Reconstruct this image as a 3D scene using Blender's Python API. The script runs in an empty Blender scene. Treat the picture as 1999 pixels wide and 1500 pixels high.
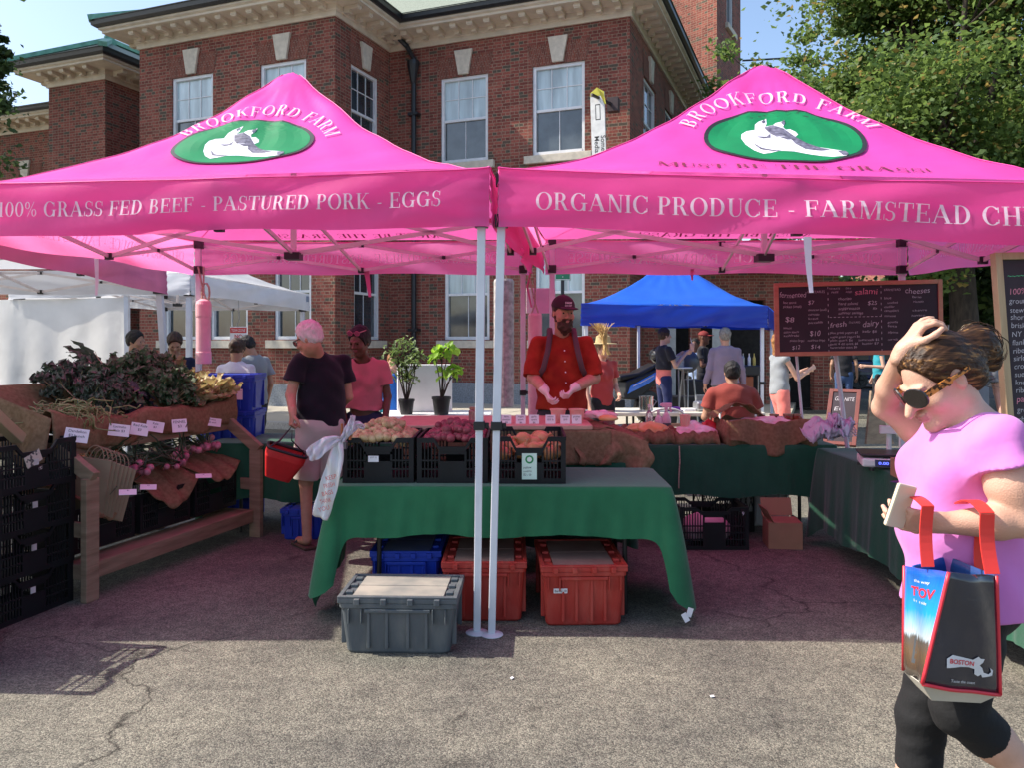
import bpy, bmesh, math, random
import numpy as np
from mathutils import Vector, Matrix, geometry
random.seed(7); rng = np.random.default_rng(7)
S = bpy.context.scene
COL = S.collection
# ---------------------------------------------------------------- camera, world, sun, exposure
F_PX = 1560.0; CX = 1000.0; HY = 672.0; CH = 1.55
cam = bpy.data.cameras.new('camera'); camo = bpy.data.objects.new('camera', cam); COL.objects.link(camo)
cam.sensor_width = 36.0; cam.sensor_fit = 'HORIZONTAL'
cam.lens = F_PX/1999*36.0
cam.shift_y = -(750-HY)/1999.0
cam.clip_start = 0.05; cam.clip_end = 2000
camo.location = (0, 0, CH); camo.rotation_euler = (math.radians(90), 0, 0)
S.camera = camo
TO_SUN = Vector((-0.97, 0.05, 1.0)).normalized()
w = bpy.data.worlds.new('World'); S.world = w; w.use_nodes = True
nt = w.node_tree; nt.nodes.clear()
sky = nt.nodes.new('ShaderNodeTexSky'); sky.sky_type = 'NISHITA'; sky.sun_disc = False
sky.sun_elevation = math.asin(TO_SUN.z); sky.sun_rotation = math.atan2(TO_SUN.x, TO_SUN.y)
sky.air_density = 1.0; sky.dust_density = 2.0; sky.ozone_density = 1.6
bg = nt.nodes.new('ShaderNodeBackground'); bg.inputs['Strength'].default_value = 0.15
wo = nt.nodes.new('ShaderNodeOutputWorld')
nt.links.new(sky.outputs[0], bg.inputs[0]); nt.links.new(bg.outputs[0], wo.inputs[0])
sl = bpy.data.lights.new('sun', 'SUN'); sl.energy = 3.9; sl.angle = math.radians(0.55); sl.color = (1.0, 0.93, 0.82)
so = bpy.data.objects.new('sun', sl); COL.objects.link(so)
so.rotation_euler = TO_SUN.to_track_quat('Z', 'Y').to_euler(); so.location = (-20, 2, 20)
S.view_settings.view_transform = 'Standard'; S.view_settings.look = 'None'
S.view_settings.exposure = 0.85; S.view_settings.gamma = 1.0
try:
    S.cycles.max_bounces = 7; S.cycles.diffuse_bounces = 4; S.cycles.glossy_bounces = 3; S.cycles.transmission_bounces = 5
    S.cycles.transparent_max_bounces = 8; S.cycles.use_denoising = True
    S.cycles.caustics_reflective = False; S.cycles.caustics_refractive = False; S.cycles.sample_clamp_indirect = 6
except Exception: pass

def P(px, py, Y):            # a point of the place at distance Y seen at photo pixel (px, py)
    return Vector(((px-CX)/F_PX*Y, Y, CH-(py-HY)/F_PX*Y))
def GY(py, z=0.0): return (CH-z)*F_PX/(py-HY)
def GP(px, py, z=0.0): return P(px, py, GY(py, z))
def V(*a): return Vector(a)

# ---------------------------------------------------------------- materials
MATS = {}
def srgb(r, g, b):
    f = lambda c: (c/255/12.92) if c/255 <= 0.04045 else ((c/255+0.055)/1.055)**2.4
    return (f(r), f(g), f(b))
def mat(name, col, rough=0.6, metal=0.0, var=0.12, scale=8.0, bump=0.0, bscale=60.0, spec=0.5, transl=0.0, tcol=None,
        alpha=1.0, sheen=0.0, coat=0.0, emit=None, stretch=None, detail=4.0, col2=None, thr=None, trans=0.0):
    if name in MATS: return MATS[name]
    m = bpy.data.materials.new(name); m.use_nodes = True; n = m.node_tree.nodes; l = m.node_tree.links
    b = n['Principled BSDF']
    b.inputs['Roughness'].default_value = rough; b.inputs['Metallic'].default_value = metal
    b.inputs['Specular IOR Level'].default_value = spec
    if sheen: b.inputs['Sheen Weight'].default_value = sheen
    if coat: b.inputs['Coat Weight'].default_value = coat
    if trans: b.inputs['Transmission Weight'].default_value = trans
    if alpha < 1: b.inputs['Alpha'].default_value = alpha
    if emit: b.inputs['Emission Color'].default_value = (*emit[0], 1); b.inputs['Emission Strength'].default_value = emit[1]
    tc = n.new('ShaderNodeTexCoord'); mp = n.new('ShaderNodeMapping'); l.new(tc.outputs['Object'], mp.inputs[0])
    if stretch: mp.inputs['Scale'].default_value = stretch
    no = n.new('ShaderNodeTexNoise'); no.inputs['Scale'].default_value = scale; no.inputs['Detail'].default_value = detail
    l.new(mp.outputs[0], no.inputs['Vector'])
    rp = n.new('ShaderNodeValToRGB'); e = rp.color_ramp.elements
    c2 = col2 if col2 else tuple(min(1, c*(1+var)) for c in col)
    c1 = col if col2 else tuple(c*(1-var) for c in col)
    e[0].position = 0.32; e[0].color = (*c1, 1); e[1].position = 0.68; e[1].color = (*c2, 1)
    if thr: e[0].position, e[1].position = thr
    l.new(no.outputs['Fac'], rp.inputs[0]); l.new(rp.outputs[0], b.inputs['Base Color'])
    if bump:
        n2 = n.new('ShaderNodeTexNoise'); n2.inputs['Scale'].default_value = bscale; n2.inputs['Detail'].default_value = 3
        l.new(mp.outputs[0], n2.inputs['Vector'])
        bp = n.new('ShaderNodeBump'); bp.inputs['Strength'].default_value = min(1, bump); bp.inputs['Distance'].default_value = 0.01
        l.new(n2.outputs['Fac'], bp.inputs['Height']); l.new(bp.outputs[0], b.inputs['Normal'])
    if transl > 0:
        t = n.new('ShaderNodeBsdfTranslucent'); t.inputs[0].default_value = (*(tcol or col), 1)
        mx = n.new('ShaderNodeMixShader'); mx.inputs[0].default_value = transl
        out = n['Material Output']; l.new(b.outputs[0], mx.inputs[1]); l.new(t.outputs[0], mx.inputs[2]); l.new(mx.outputs[0], out.inputs[0])
        if bump: l.new(bp.outputs[0], t.inputs['Normal'])
    MATS[name] = m; return m

# ---------------------------------------------------------------- objects
MW = {}
def tag(o, label=None, cat=None, group=None, kind=None):
    if label: o['label'] = label
    if cat: o['category'] = cat
    if group: o['group'] = group
    if kind: o['kind'] = kind
    return o
def thing(name, label, cat, loc=(0, 0, 0), rz=0.0, group=None, kind=None):
    o = bpy.data.objects.new(name, None); COL.objects.link(o)
    o.empty_display_size = 0.1; o.location = loc; o.rotation_euler = (0, 0, rz)
    MW[o.name] = Matrix.Translation(Vector(loc)) @ Matrix.Rotation(rz, 4, 'Z')
    return tag(o, label, cat, group, kind)
def copy_tree(o, parent=None):
    c = o.copy(); COL.objects.link(c); c.parent = parent
    for ch in [x for x in KIDS.get(o.name, [])]:
        k = copy_tree(ch, c)
        KIDS.setdefault(c.name, []).append(k)
    return c
KIDS = {}
def link_mesh(name, me, mats, parent=None, world=True, bevel=0.0, smooth=False, solid=0.0, seg=2, label=None):
    for m in (mats if isinstance(mats, (list, tuple)) else [mats]): me.materials.append(m)
    o = bpy.data.objects.new(name, me); COL.objects.link(o)
    if parent is not None:
        o.parent = parent; KIDS.setdefault(parent.name, []).append(o)
        if world and parent.name in MW: me.transform(MW[parent.name].inverted())
        MW[o.name] = MW.get(parent.name, Matrix.Identity(4)) if world else Matrix.Identity(4)
    if smooth: me.shade_smooth()
    if solid:
        s = o.modifiers.new('solid', 'SOLIDIFY'); s.thickness = solid; s.offset = 0
    if bevel:
        b = o.modifiers.new('bevel', 'BEVEL'); b.width = bevel; b.segments = seg; b.limit_method = 'ANGLE'; b.angle_limit = math.radians(40)
    if label: o['label'] = label
    return o
class MB:
    def __init__(s): s.v = []; s.f = []; s.m = []; s.uv = None; s.cur = 0; s.T = None
    def add(s, vs, fs, m=None):
        k = len(s.v)
        if s.T is not None: vs = [s.T @ Vector(v) for v in vs]
        s.v += [tuple(v) for v in vs]
        s.f += [tuple(k+i for i in f) for f in fs]; s.m += [s.cur if m is None else m]*len(fs); return s
    def box(s, x0, y0, z0, x1, y1, z1, m=None):
        vs = [(x, y, z) for z in (z0, z1) for y in (y0, y1) for x in (x0, x1)]
        return s.add(vs, [(0, 2, 3, 1), (4, 5, 7, 6), (0, 1, 5, 4), (2, 6, 7, 3), (0, 4, 6, 2), (1, 3, 7, 5)], m)
    def obox(s, c, sx, sy, sz, R=None, m=None):
        R = R or Matrix.Identity(3); c = Vector(c)
        vs = [c + R @ Vector((x*sx/2, y*sy/2, z*sz/2)) for z in (-1, 1) for y in (-1, 1) for x in (-1, 1)]
        return s.add(vs, [(0, 2, 3, 1), (4, 5, 7, 6), (0, 1, 5, 4), (2, 6, 7, 3), (0, 4, 6, 2), (1, 3, 7, 5)], m)
    def bar(s, a, b, wd, th=None, up=(0, 0, 1), m=None):          # square bar from a to b
        a, b = Vector(a), Vector(b); th = th or wd; d = (b-a); L = d.length
        if L < 1e-6: return s
        d.normalize(); u = Vector(up)
        if abs(d.dot(u)) > 0.98: u = Vector((0, 1, 0))
        x = d.cross(u).normalized(); y = x.cross(d).normalized()
        vs = [p + x*(i*wd/2) + y*(j*th/2) for p in (a, b) for i, j in ((-1, -1), (1, -1), (1, 1), (-1, 1))]
        return s.add(vs, [(0, 1, 2, 3)[::-1], (4, 5, 6, 7), (0, 4, 5, 1)[::-1], (1, 5, 6, 2)[::-1], (2, 6, 7, 3)[::-1], (3, 7, 4, 0)[::-1]], m)
    def tube(s, pts, r, n=8, m=None, cap=True, flat=1.0):
        pts = [Vector(p) for p in pts]; k = len(pts); rs = r if isinstance(r, (list, tuple)) else [r]*k
        vs = []; d0 = (pts[1]-pts[0]).normalized(); u = Vector((0, 0, 1)) if abs(d0.z) < 0.9 else Vector((1, 0, 0))
        x = d0.cross(u).normalized()
        for i in range(k):
            d = (pts[min(k-1, i+1)]-pts[max(0, i-1)]).normalized()
            x = (x - d*x.dot(d)).normalized(); y = d.cross(x)
            for j in range(n):
                a = 2*math.pi*j/n; vs.append(pts[i] + x*(math.cos(a)*rs[i]) + y*(math.sin(a)*rs[i]*flat))
        fs = [(i*n+j, i*n+(j+1) % n, (i+1)*n+(j+1) % n, (i+1)*n+j) for i in range(k-1) for j in range(n)]
        if cap: fs += [tuple(range(n))[::-1], tuple((k-1)*n+j for j in range(n))]
        return s.add(vs, fs, m)
    def lathe(s, c, prof, n=24, m=None, ax=(0, 0, 1)):
        c = Vector(c); q = Vector((0, 0, 1)).rotation_difference(Vector(ax)); vs = []
        for r, z in prof:
            for j in range(n):
                a = 2*math.pi*j/n; vs.append(c + q @ Vector((r*math.cos(a), r*math.sin(a), z)))
        k = len(prof); fs = [(i*n+j, i*n+(j+1) % n, (i+1)*n+(j+1) % n, (i+1)*n+j) for i in range(k-1) for j in range(n)]
        if prof[0][0] > 1e-5: fs.append(tuple(range(n))[::-1])
        if prof[-1][0] > 1e-5: fs.append(tuple((k-1)*n+j for j in range(n)))
        return s.add(vs, fs, m)
    def grid(s, fn, nu, nv, m=None, wrap=False):
        vs = [fn(i/nu, j/nv) for j in range(nv+1) for i in range(nu+(0 if wrap else 1))]
        w_ = nu if wrap else nu+1
        fs = []
        for j in range(nv):
            for i in range(nu):
                i2 = (i+1) % nu if wrap else i+1
                fs.append((j*w_+i, j*w_+i2, (j+1)*w_+i2, (j+1)*w_+i))
        return s.add(vs, fs, m)
    def prism(s, poly, T, depth, m=None):       # polygon (2D) mapped by T, extruded along local z by depth
        n = len(poly); vs = [T @ Vector((x, y, z)) for z in (0, depth) for x, y in poly]
        fs = [tuple(range(n))[::-1], tuple(range(n, 2*n))] + [(i, (i+1) % n, n+(i+1) % n, n+i) for i in range(n)]
        return s.add(vs, fs, m)
    def ball(s, c, r, m=None, n=12, k=8, R=None):
        r = r if isinstance(r, (tuple, list)) else (r, r, r); R = R or Matrix.Identity(3); c = Vector(c)
        def fn(u, v):
            a = 2*math.pi*u; b = math.pi*(v*0.998+0.001)
            return c + R @ Vector((r[0]*math.cos(a)*math.sin(b), r[1]*math.sin(a)*math.sin(b), -r[2]*math.cos(b)))
        return s.grid(fn, n, k, m, wrap=True)
    def mesh(s, name='mesh'):
        me = bpy.data.meshes.new(name); me.from_pydata(s.v, [], s.f)
        if any(s.m): me.polygons.foreach_set('material_index', s.m)
        if s.uv is not None:
            ul = me.uv_layers.new(name='UVMap'); ul.data.foreach_set('uv', [c for uv in s.uv for c in uv])
        me.update(); return me
    def build(s, name, mats, parent=None, **kw):
        return link_mesh(name, s.mesh(name), mats, parent, **kw)
def frame_T(o, x, y):          # matrix with origin o, x axis, y axis (orthonormalised), z = x cross y
    x = Vector(x).normalized(); z = x.cross(Vector(y)).normalized(); y = z.cross(x)
    M = Matrix((x, y, z)).transposed().to_4x4(); M.translation = Vector(o); return M
def rotm(ax, ang): return Matrix.Rotation(ang, 3, ax)

# ---------------------------------------------------------------- lettering
TXC = {}
def text_polys(s, bold=0.0, shear=0.0):
    key = (s, bold, shear)
    if key in TXC: return TXC[key]
    c = bpy.data.curves.new('t', 'FONT'); c.body = s; c.size = 1.0; c.offset = bold; c.shear = shear; c.resolution_u = 3
    o = bpy.data.objects.new('t', c); COL.objects.link(o)
    dg = bpy.context.evaluated_depsgraph_get(); me = o.evaluated_get(dg).to_mesh()
    vs = [tuple(v.co) for v in me.vertices]; fs = [tuple(p.vertices) for p in me.polygons]
    o.evaluated_get(dg).to_mesh_clear(); bpy.data.objects.remove(o); bpy.data.curves.remove(c)
    TXC[key] = (vs, fs); return TXC[key]
def text_w(s):
    vs, _ = text_polys(s); return max([v[0] for v in vs], default=0)
def put_text(mb, s, T, size, x=0, y=0, m=None, align='l', bold=0.0, shear=0.0, width=None, mirror=False):
    vs, fs = text_polys(s, bold, shear)
    if not vs: return
    W = max(v[0] for v in vs); sx = size if width is None else width/W
    x0 = x - (W*sx/2 if align == 'c' else (W*sx if align == 'r' else 0))
    out = []
    for v in vs:
        xx = x0+v[0]*sx
        if mirror: xx = 2*x - xx if align == 'c' else xx
        out.append(T @ Vector((xx, y+v[1]*size, 0)))
    mb.add(out, fs, m)
def chalk(mb, s, T, size, x, y, m=None, width=None, jit=0.06):      # hand-drawn line of text, one letter at a time
    vs, fs = text_polys(s, -.005)
    if not vs: return
    W = text_w(s); sx = size if width is None else width/W
    r = random.Random(hash(s) % 1000 if False else sum(map(ord, s)))
    ph = r.random()*6
    out = [T @ Vector((x+v[0]*sx+0.12*v[1]*size, y+v[1]*size*(1+jit*math.sin(v[0]*3+ph))+size*jit*math.sin(v[0]*2.1+ph), 0)) for v in vs]
    mb.add(out, fs, m)

def arcp(cx, cy, rx, ry, wx, a0, a1, hair=0.04, n=14):   # Didone bowl: thick at the sides, thin at top and bottom
    o = []; i = []
    for k in range(n+1):
        a = math.radians(a0+(a1-a0)*k/n); c, s_ = math.cos(a), math.sin(a)
        o.append((cx+rx*c, cy+ry*s_)); i.append((cx+(rx-wx)*c, cy+(ry-hair)*s_))
    return [[o[k], o[k+1], i[k+1], i[k]] for k in range(n)]
def R_(x0, y0, x1, y1): return [[(x0, y0), (x1, y0), (x1, y1), (x0, y1)]]
def D_(x0, y0, x1, y1, w_): return [[(x0-w_/2, y0), (x0+w_/2, y0), (x1+w_/2, y1), (x1-w_/2, y1)]]
SF = 0.035; TK = 0.15; HR = 0.045
def stem(x, s0=True, s1=True, w_=TK, e=0.09):
    p = R_(x, 0, x+w_, 1)
    if s0: p += R_(x-e, 0, x, SF)+R_(x+w_, 0, x+w_+e, SF)
    if s1: p += R_(x-e, 1-SF, x, 1)+R_(x+w_, 1-SF, x+w_+e, 1)
    return p
def glyph(c):
    if c == 'A': return D_(.08, 0, .40, 1, HR)+D_(.40, 1, .74, 0, TK+.02)[0:1]+R_(.2, .33, .58, .37)+R_(-.02, 0, .2, SF)+R_(.56, 0, .92, SF), .92
    if c == 'B': return stem(.1)+arcp(.34, .745, .24, .255, .13, -90, 90)+arcp(.36, .255, .30, .275, .15, -90, 90)+R_(.24, .96, .36, 1)+R_(.24, .49, .36, .53)+R_(.24, 0, .36, .04), .74
    if c == 'C': return arcp(.45, .5, .42, .52, .16, 42, 318)+R_(.72, .66, .77, .96)+R_(.72, .1, .76, .3), .86
    if c == 'D': return stem(.1)+arcp(.34, .5, .42, .5, .16, -90, 90)+R_(.24, .96, .36, 1)+R_(.24, 0, .36, .04), .86
    if c == 'E': return stem(.1)+R_(.25, .96, .66, 1)+R_(.25, 0, .7, .04)+R_(.62, .74, .66, .96)+R_(.66, .04, .7, .27)+R_(.25, .49, .5, .53)+R_(.5, .39, .54, .63), .76
    if c == 'F': return stem(.1)+R_(.25, .96, .66, 1)+R_(.62, .74, .66, .96)+R_(.25, .49, .5, .53)+R_(.5, .39, .54, .63), .7
    if c == 'G': return arcp(.45, .5, .42, .52, .16, 42, 325)+R_(.72, .68, .77, .96)+R_(.66, 0, .80, .42)+R_(.56, .42, .9, .455), .93
    if c == 'H': return stem(.1)+stem(.62)+R_(.25, .48, .62, .52), .88
    if c == 'I': return stem(.1), .36
    if c == 'K': return stem(.1)+D_(.27, .42, .68, 1, HR)+D_(.38, .56, .70, 0, TK)+R_(.56, .965, .82, 1)+R_(.58, 0, .88, SF), .86
    if c == 'M': return stem(.1, w_=.05)+stem(.86)+D_(.17, 1, .50, 0, TK)[0:1]+D_(.50, 0, .87, 1, HR), 1.12
    if c == 'N': return stem(.12, w_=.05)+stem(.68, s0=False, w_=.05)+D_(.18, 1, .66, 0, TK), .86
    if c == 'O': return arcp(.46, .5, .43, .52, .16, 0, 360, n=26), .93
    if c == 'P': return stem(.1)+arcp(.36, .73, .28, .27, .15, -90, 90)+R_(.24, .96, .38, 1)+R_(.24, .46, .38, .5), .7
    if c == 'R': return stem(.1)+arcp(.36, .74, .27, .26, .15, -90, 90)+R_(.24, .96, .38, 1)+R_(.24, .48, .38, .52)+D_(.44, .5, .66, 0, TK)+R_(.7, 0, .84, SF), .84
    if c == 'S': return arcp(.32, .75, .25, .27, .10, 40, 270)+arcp(.32, .25, .27, .27, .12, -140, 90)+R_(.52, .7, .56, .98)+R_(.03, .02, .07, .32), .64
    if c == 'T': return stem(.32, s1=False)+R_(.04, .96, .32, 1)+R_(.47, .96, .75, 1)+R_(.04, .7, .08, .96)+R_(.71, .7, .75, .96), .8
    if c == 'U': return R_(.1, .3, .25, 1)+R_(.01, .965, .1, 1)+R_(.25, .965, .34, 1)+R_(.64, .3, .685, 1)+R_(.56, .965, .64, 1)+R_(.685, .965, .77, 1)+arcp(.393, .32, .293, .34, .15, 180, 270)+arcp(.393, .32, .292, .34, .045, 270, 360), .8
    if c == '%': return arcp(.2, .75, .17, .25, .07, 0, 360)+arcp(.66, .25, .17, .25, .07, 0, 360)+D_(.2, 0, .66, 1, .035), .9
    if c == '0': return arcp(.32, .5, .29, .51, .13, 0, 360, n=20), .66
    if c == '1': return stem(.18, s1=False)+R_(.06, .86, .18, .9), .5
    if c == '-': return R_(.08, .3, .34, .36), .42
    if c == '!': return D_(.15, .3, .15, 1, .1)+R_(.09, 0, .21, .12), .32
    return [], .34
def didone(s, tr=0.04):
    x = 0; out = []
    for c in s:
        g, a = glyph(c); out.append((x, g)); x += a+tr
    return out, x-tr
_lay = [0]
def put_didone(mb, s, mapf, x0, width, h, base=0, m=None, sub=3):
    """write s from x0 over width with cap height h; mapf(x, y, lift) -> world"""
    gl, W = didone(s); k = width/W
    for gx, polys in gl:
        for p in polys:
            _lay[0] = (_lay[0]+1) % 6; lift = 0.0012*(_lay[0]/6)
            a, b, c, d = p; n = max(1, min(sub, int(max(abs(b[0]-a[0])*k, abs(d[1]-a[1])*h)/0.03)+1))
            for i in range(n):
                for_ = [(a, d, b, c)]
                t0, t1 = i/n, (i+1)/n
                L = lambda p_, q_, t: (p_[0]+(q_[0]-p_[0])*t, p_[1]+(q_[1]-p_[1])*t)
                if abs(d[1]-a[1])*h > abs(b[0]-a[0])*k:
                    q = [L(a, d, t0), L(b, c, t0), L(b, c, t1), L(a, d, t1)]
                else:
                    q = [L(a, b, t0), L(a, b, t1), L(d, c, t1), L(d, c, t0)]
                mb.add([mapf(x0+(gx+X)*k, base+Y*h, lift) for X, Y in q], [(0, 1, 2, 3)], m)
def poly_decal(mb, poly, mapf, m=None, maxlen=0.07, lift=0.0):
    """fill a 2D outline, split it fine enough to follow a curved surface, map it"""
    bm = bmesh.new(); vs = [bm.verts.new((x, y, 0)) for x, y in poly]; bm.verts.index_update()
    tr = geometry.tessellate_polygon([[Vector((x, y, 0)) for x, y in poly]])
    for t in tr:
        try: bm.faces.new([vs[i] for i in t])
        except ValueError: pass
    for _ in range(5):
        es = [e for e in bm.edges if e.calc_length() > maxlen]
        if not es: break
        bmesh.ops.subdivide_edges(bm, edges=es, cuts=1)
        bmesh.ops.triangulate(bm, faces=[f for f in bm.faces if len(f.verts) > 3])
    bm.verts.index_update()
    out = [mapf(v.co.x, v.co.y, lift) for v in bm.verts]
    mb.add(out, [tuple(v.index for v in f.verts) for f in bm.faces], m); bm.free()
# ---------------------------------------------------------------- smooth solids: a signed field on a grid, meshed by surface nets
def _n(v): v = np.asarray(v, float); return v/np.linalg.norm(v)
class Field:
    def __init__(s, lo, hi, res):
        s.lo = np.array(lo, float); s.res = res; s.n = np.ceil((np.array(hi)-s.lo)/res).astype(int)+1
        s.F = np.full(s.n, 0.2, np.float32)
        s.ax = [s.lo[i]+res*np.arange(s.n[i]) for i in range(3)]
    def _sl(s, lo, hi):
        a = np.clip(np.floor((np.array(lo)-s.lo)/s.res).astype(int), 0, s.n); b = np.clip(np.ceil((np.array(hi)-s.lo)/s.res).astype(int)+1, 0, s.n)
        if np.any(b <= a): return None
        sl = tuple(slice(a[i], b[i]) for i in range(3))
        g = [s.ax[0][sl[0]][:, None, None], s.ax[1][sl[1]][None, :, None], s.ax[2][sl[2]][None, None, :]]
        return sl, g
    def _comb(s, sl, v, k, op):
        a = s.F[sl]
        if op == 'sub':
            v = -v; h = np.maximum(k-np.abs(a-v), 0)/k; s.F[sl] = np.maximum(a, v)+h*h*k*.25
        else:
            h = np.maximum(k-np.abs(a-v), 0)/k; s.F[sl] = np.minimum(a, v)-h*h*k*.25
    def cap(s, a, b, r1, r2=None, k=.02, flat=None, op='add'):
        a = np.array(a, float); b = np.array(b, float); r2 = r1 if r2 is None else r2; R = max(r1, r2)+k+s.res*2
        if flat is not None: R = max(R, max(r1, r2)*max(1, flat[1])+k+2*s.res)
        q = s._sl(np.minimum(a, b)-R, np.maximum(a, b)+R)
        if q is None: return s
        sl, (X, Y, Z) = q; ba = b-a; L2 = max(ba@ba, 1e-9)
        px, py, pz = X-a[0], Y-a[1], Z-a[2]
        t = np.clip((px*ba[0]+py*ba[1]+pz*ba[2])/L2, 0, 1)
        dx, dy, dz = px-t*ba[0], py-t*ba[1], pz-t*ba[2]
        if flat is not None:
            n = _n(flat[0]); f = 1/flat[1]-1; dn = (dx*n[0]+dy*n[1]+dz*n[2])*f
            dx, dy, dz = dx+dn*n[0], dy+dn*n[1], dz+dn*n[2]
        v = np.sqrt(dx*dx+dy*dy+dz*dz)-(r1+(r2-r1)*t)
        if flat is not None and flat[1] < 1: v = v*(0.5+0.5*flat[1])
        s._comb(sl, v.astype(np.float32), k, op); return s
    def chain(s, pts, rs, k=.02, flat=None):
        for i in range(len(pts)-1): s.cap(pts[i], pts[i+1], rs[i], rs[i+1], k, flat)
        return s
    def ell(s, c, r, R=None, k=.02, op='add'):
        c = np.array(c, float); r = np.array(r, float); m = r.max()+k+s.res*2
        q = s._sl(c-m, c+m)
        if q is None: return s
        sl, (X, Y, Z) = q; x, y, z = X-c[0], Y-c[1], Z-c[2]
        if R is not None:
            A = np.array(R); x, y, z = (A[0, 0]*x+A[1, 0]*y+A[2, 0]*z, A[0, 1]*x+A[1, 1]*y+A[2, 1]*z, A[0, 2]*x+A[1, 2]*y+A[2, 2]*z)
        k0 = np.sqrt((x/r[0])**2+(y/r[1])**2+(z/r[2])**2); k1 = np.sqrt((x/r[0]**2)**2+(y/r[1]**2)**2+(z/r[2]**2)**2)
        v = k0*(k0-1)/np.maximum(k1, 1e-6)
        s._comb(sl, v.astype(np.float32), k, op); return s
    def cut(s, p, n, lo=None, hi=None):      # remove what lies on the side n points to
        q = s._sl(s.lo if lo is None else lo, (s.lo+s.res*s.n) if hi is None else hi)
        if q is None: return s
        sl, (X, Y, Z) = q; n = _n(n)
        v = (X-p[0])*n[0]+(Y-p[1])*n[1]+(Z-p[2])*n[2]
        s.F[sl] = np.maximum(s.F[sl], v.astype(np.float32)); return s
    def wrinkle(s, amp, fx, fy, fz, ph=0.0, lo=None, hi=None):
        q = s._sl(s.lo if lo is None else lo, (s.lo+s.res*s.n) if hi is None else hi)
        if q is None: return s
        sl, (X, Y, Z) = q
        w_ = np.sin(fx*X+1.7*np.sin(fz*.5*Z+ph)+ph)*np.sin(fz*Z+1.3*np.sin(fx*.6*X+fy*.6*Y)+2*ph)+.5*np.sin(fy*1.7*Y+fz*1.4*Z+1.1*np.sin(fx*X*.8)+ph)
        s.F[sl] += (amp*w_).astype(np.float32); return s
    def mesh(s, name='solid', matfn=None):
        F = s.F.copy(); F[0] = F[-1] = .05; F[:, 0] = F[:, -1] = .05; F[:, :, 0] = F[:, :, -1] = .05
        I = F < 0; nx, ny, nz = F.shape
        c = I[:-1, :-1, :-1].astype(np.int8)
        for d in ((1, 0, 0), (0, 1, 0), (0, 0, 1), (1, 1, 0), (1, 0, 1), (0, 1, 1), (1, 1, 1)):
            c = c+I[d[0]:nx-1+d[0], d[1]:ny-1+d[1], d[2]:nz-1+d[2]]
        idx = np.argwhere((c > 0) & (c < 8)); n = len(idx)
        if n == 0: return bpy.data.meshes.new(name)
        vid = np.full((nx-1, ny-1, nz-1), -1, np.int32); vid[tuple(idx.T)] = np.arange(n)
        pos = np.zeros((n, 3)); cnt = np.zeros(n)
        cor = [(i, j, k) for i in (0, 1) for j in (0, 1) for k in (0, 1)]
        for A in cor:
            for ax in range(3):
                if A[ax]: continue
                B = list(A); B[ax] = 1; B = tuple(B)
                fa = F[idx[:, 0]+A[0], idx[:, 1]+A[1], idx[:, 2]+A[2]]; fb = F[idx[:, 0]+B[0], idx[:, 1]+B[1], idx[:, 2]+B[2]]
                m = (fa < 0) != (fb < 0); t = np.where(m, fa/np.where(m, fa-fb, 1), 0)
                p = np.array(A, float)[None, :].repeat(n, 0); p[:, ax] += t
                pos += p*m[:, None]; cnt += m
        pos = (idx+pos/cnt[:, None])*s.res+s.lo
        quads = []
        for ax in range(3):
            o1, o2 = [(1, 2), (2, 0), (0, 1)][ax]
            sl0 = [slice(None)]*3; sl1 = [slice(None)]*3; sl0[ax] = slice(0, -1); sl1[ax] = slice(1, None)
            e = I[tuple(sl0)] != I[tuple(sl1)]; q = np.argwhere(e)
            q = q[(q[:, o1] > 0) & (q[:, o2] > 0) & (q[:, o1] < F.shape[o1]-1) & (q[:, o2] < F.shape[o2]-1)]
            ins = I[tuple(q.T)]
            d1 = np.zeros(3, int); d1[o1] = 1; d2 = np.zeros(3, int); d2[o2] = 1
            a, b, c_, d = vid[tuple((q-d1-d2).T)], vid[tuple((q-d2).T)], vid[tuple(q.T)], vid[tuple((q-d1).T)]
            Q = np.stack([a, b, c_, d], 1); Q[~ins] = Q[~ins][:, ::-1]; quads.append(Q)
        Q = np.concatenate(quads); Q = Q[(Q >= 0).all(1)]
        me = bpy.data.meshes.new(name); me.vertices.add(n); me.vertices.foreach_set('co', pos.astype(np.float32).ravel())
        me.loops.add(len(Q)*4); me.loops.foreach_set('vertex_index', Q.ravel().astype(np.int32))
        me.polygons.add(len(Q)); me.polygons.foreach_set('loop_start', np.arange(0, len(Q)*4, 4, dtype=np.int32)); me.polygons.foreach_set('loop_total', np.full(len(Q), 4, np.int32))
        me.update(calc_edges=True)
        me.polygons.foreach_set('use_smooth', np.ones(len(Q), bool))
        if matfn is not None:
            cen = pos[Q].mean(1); me.polygons.foreach_set('material_index', matfn(cen).astype(np.int32))
        me.update(); return me
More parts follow.
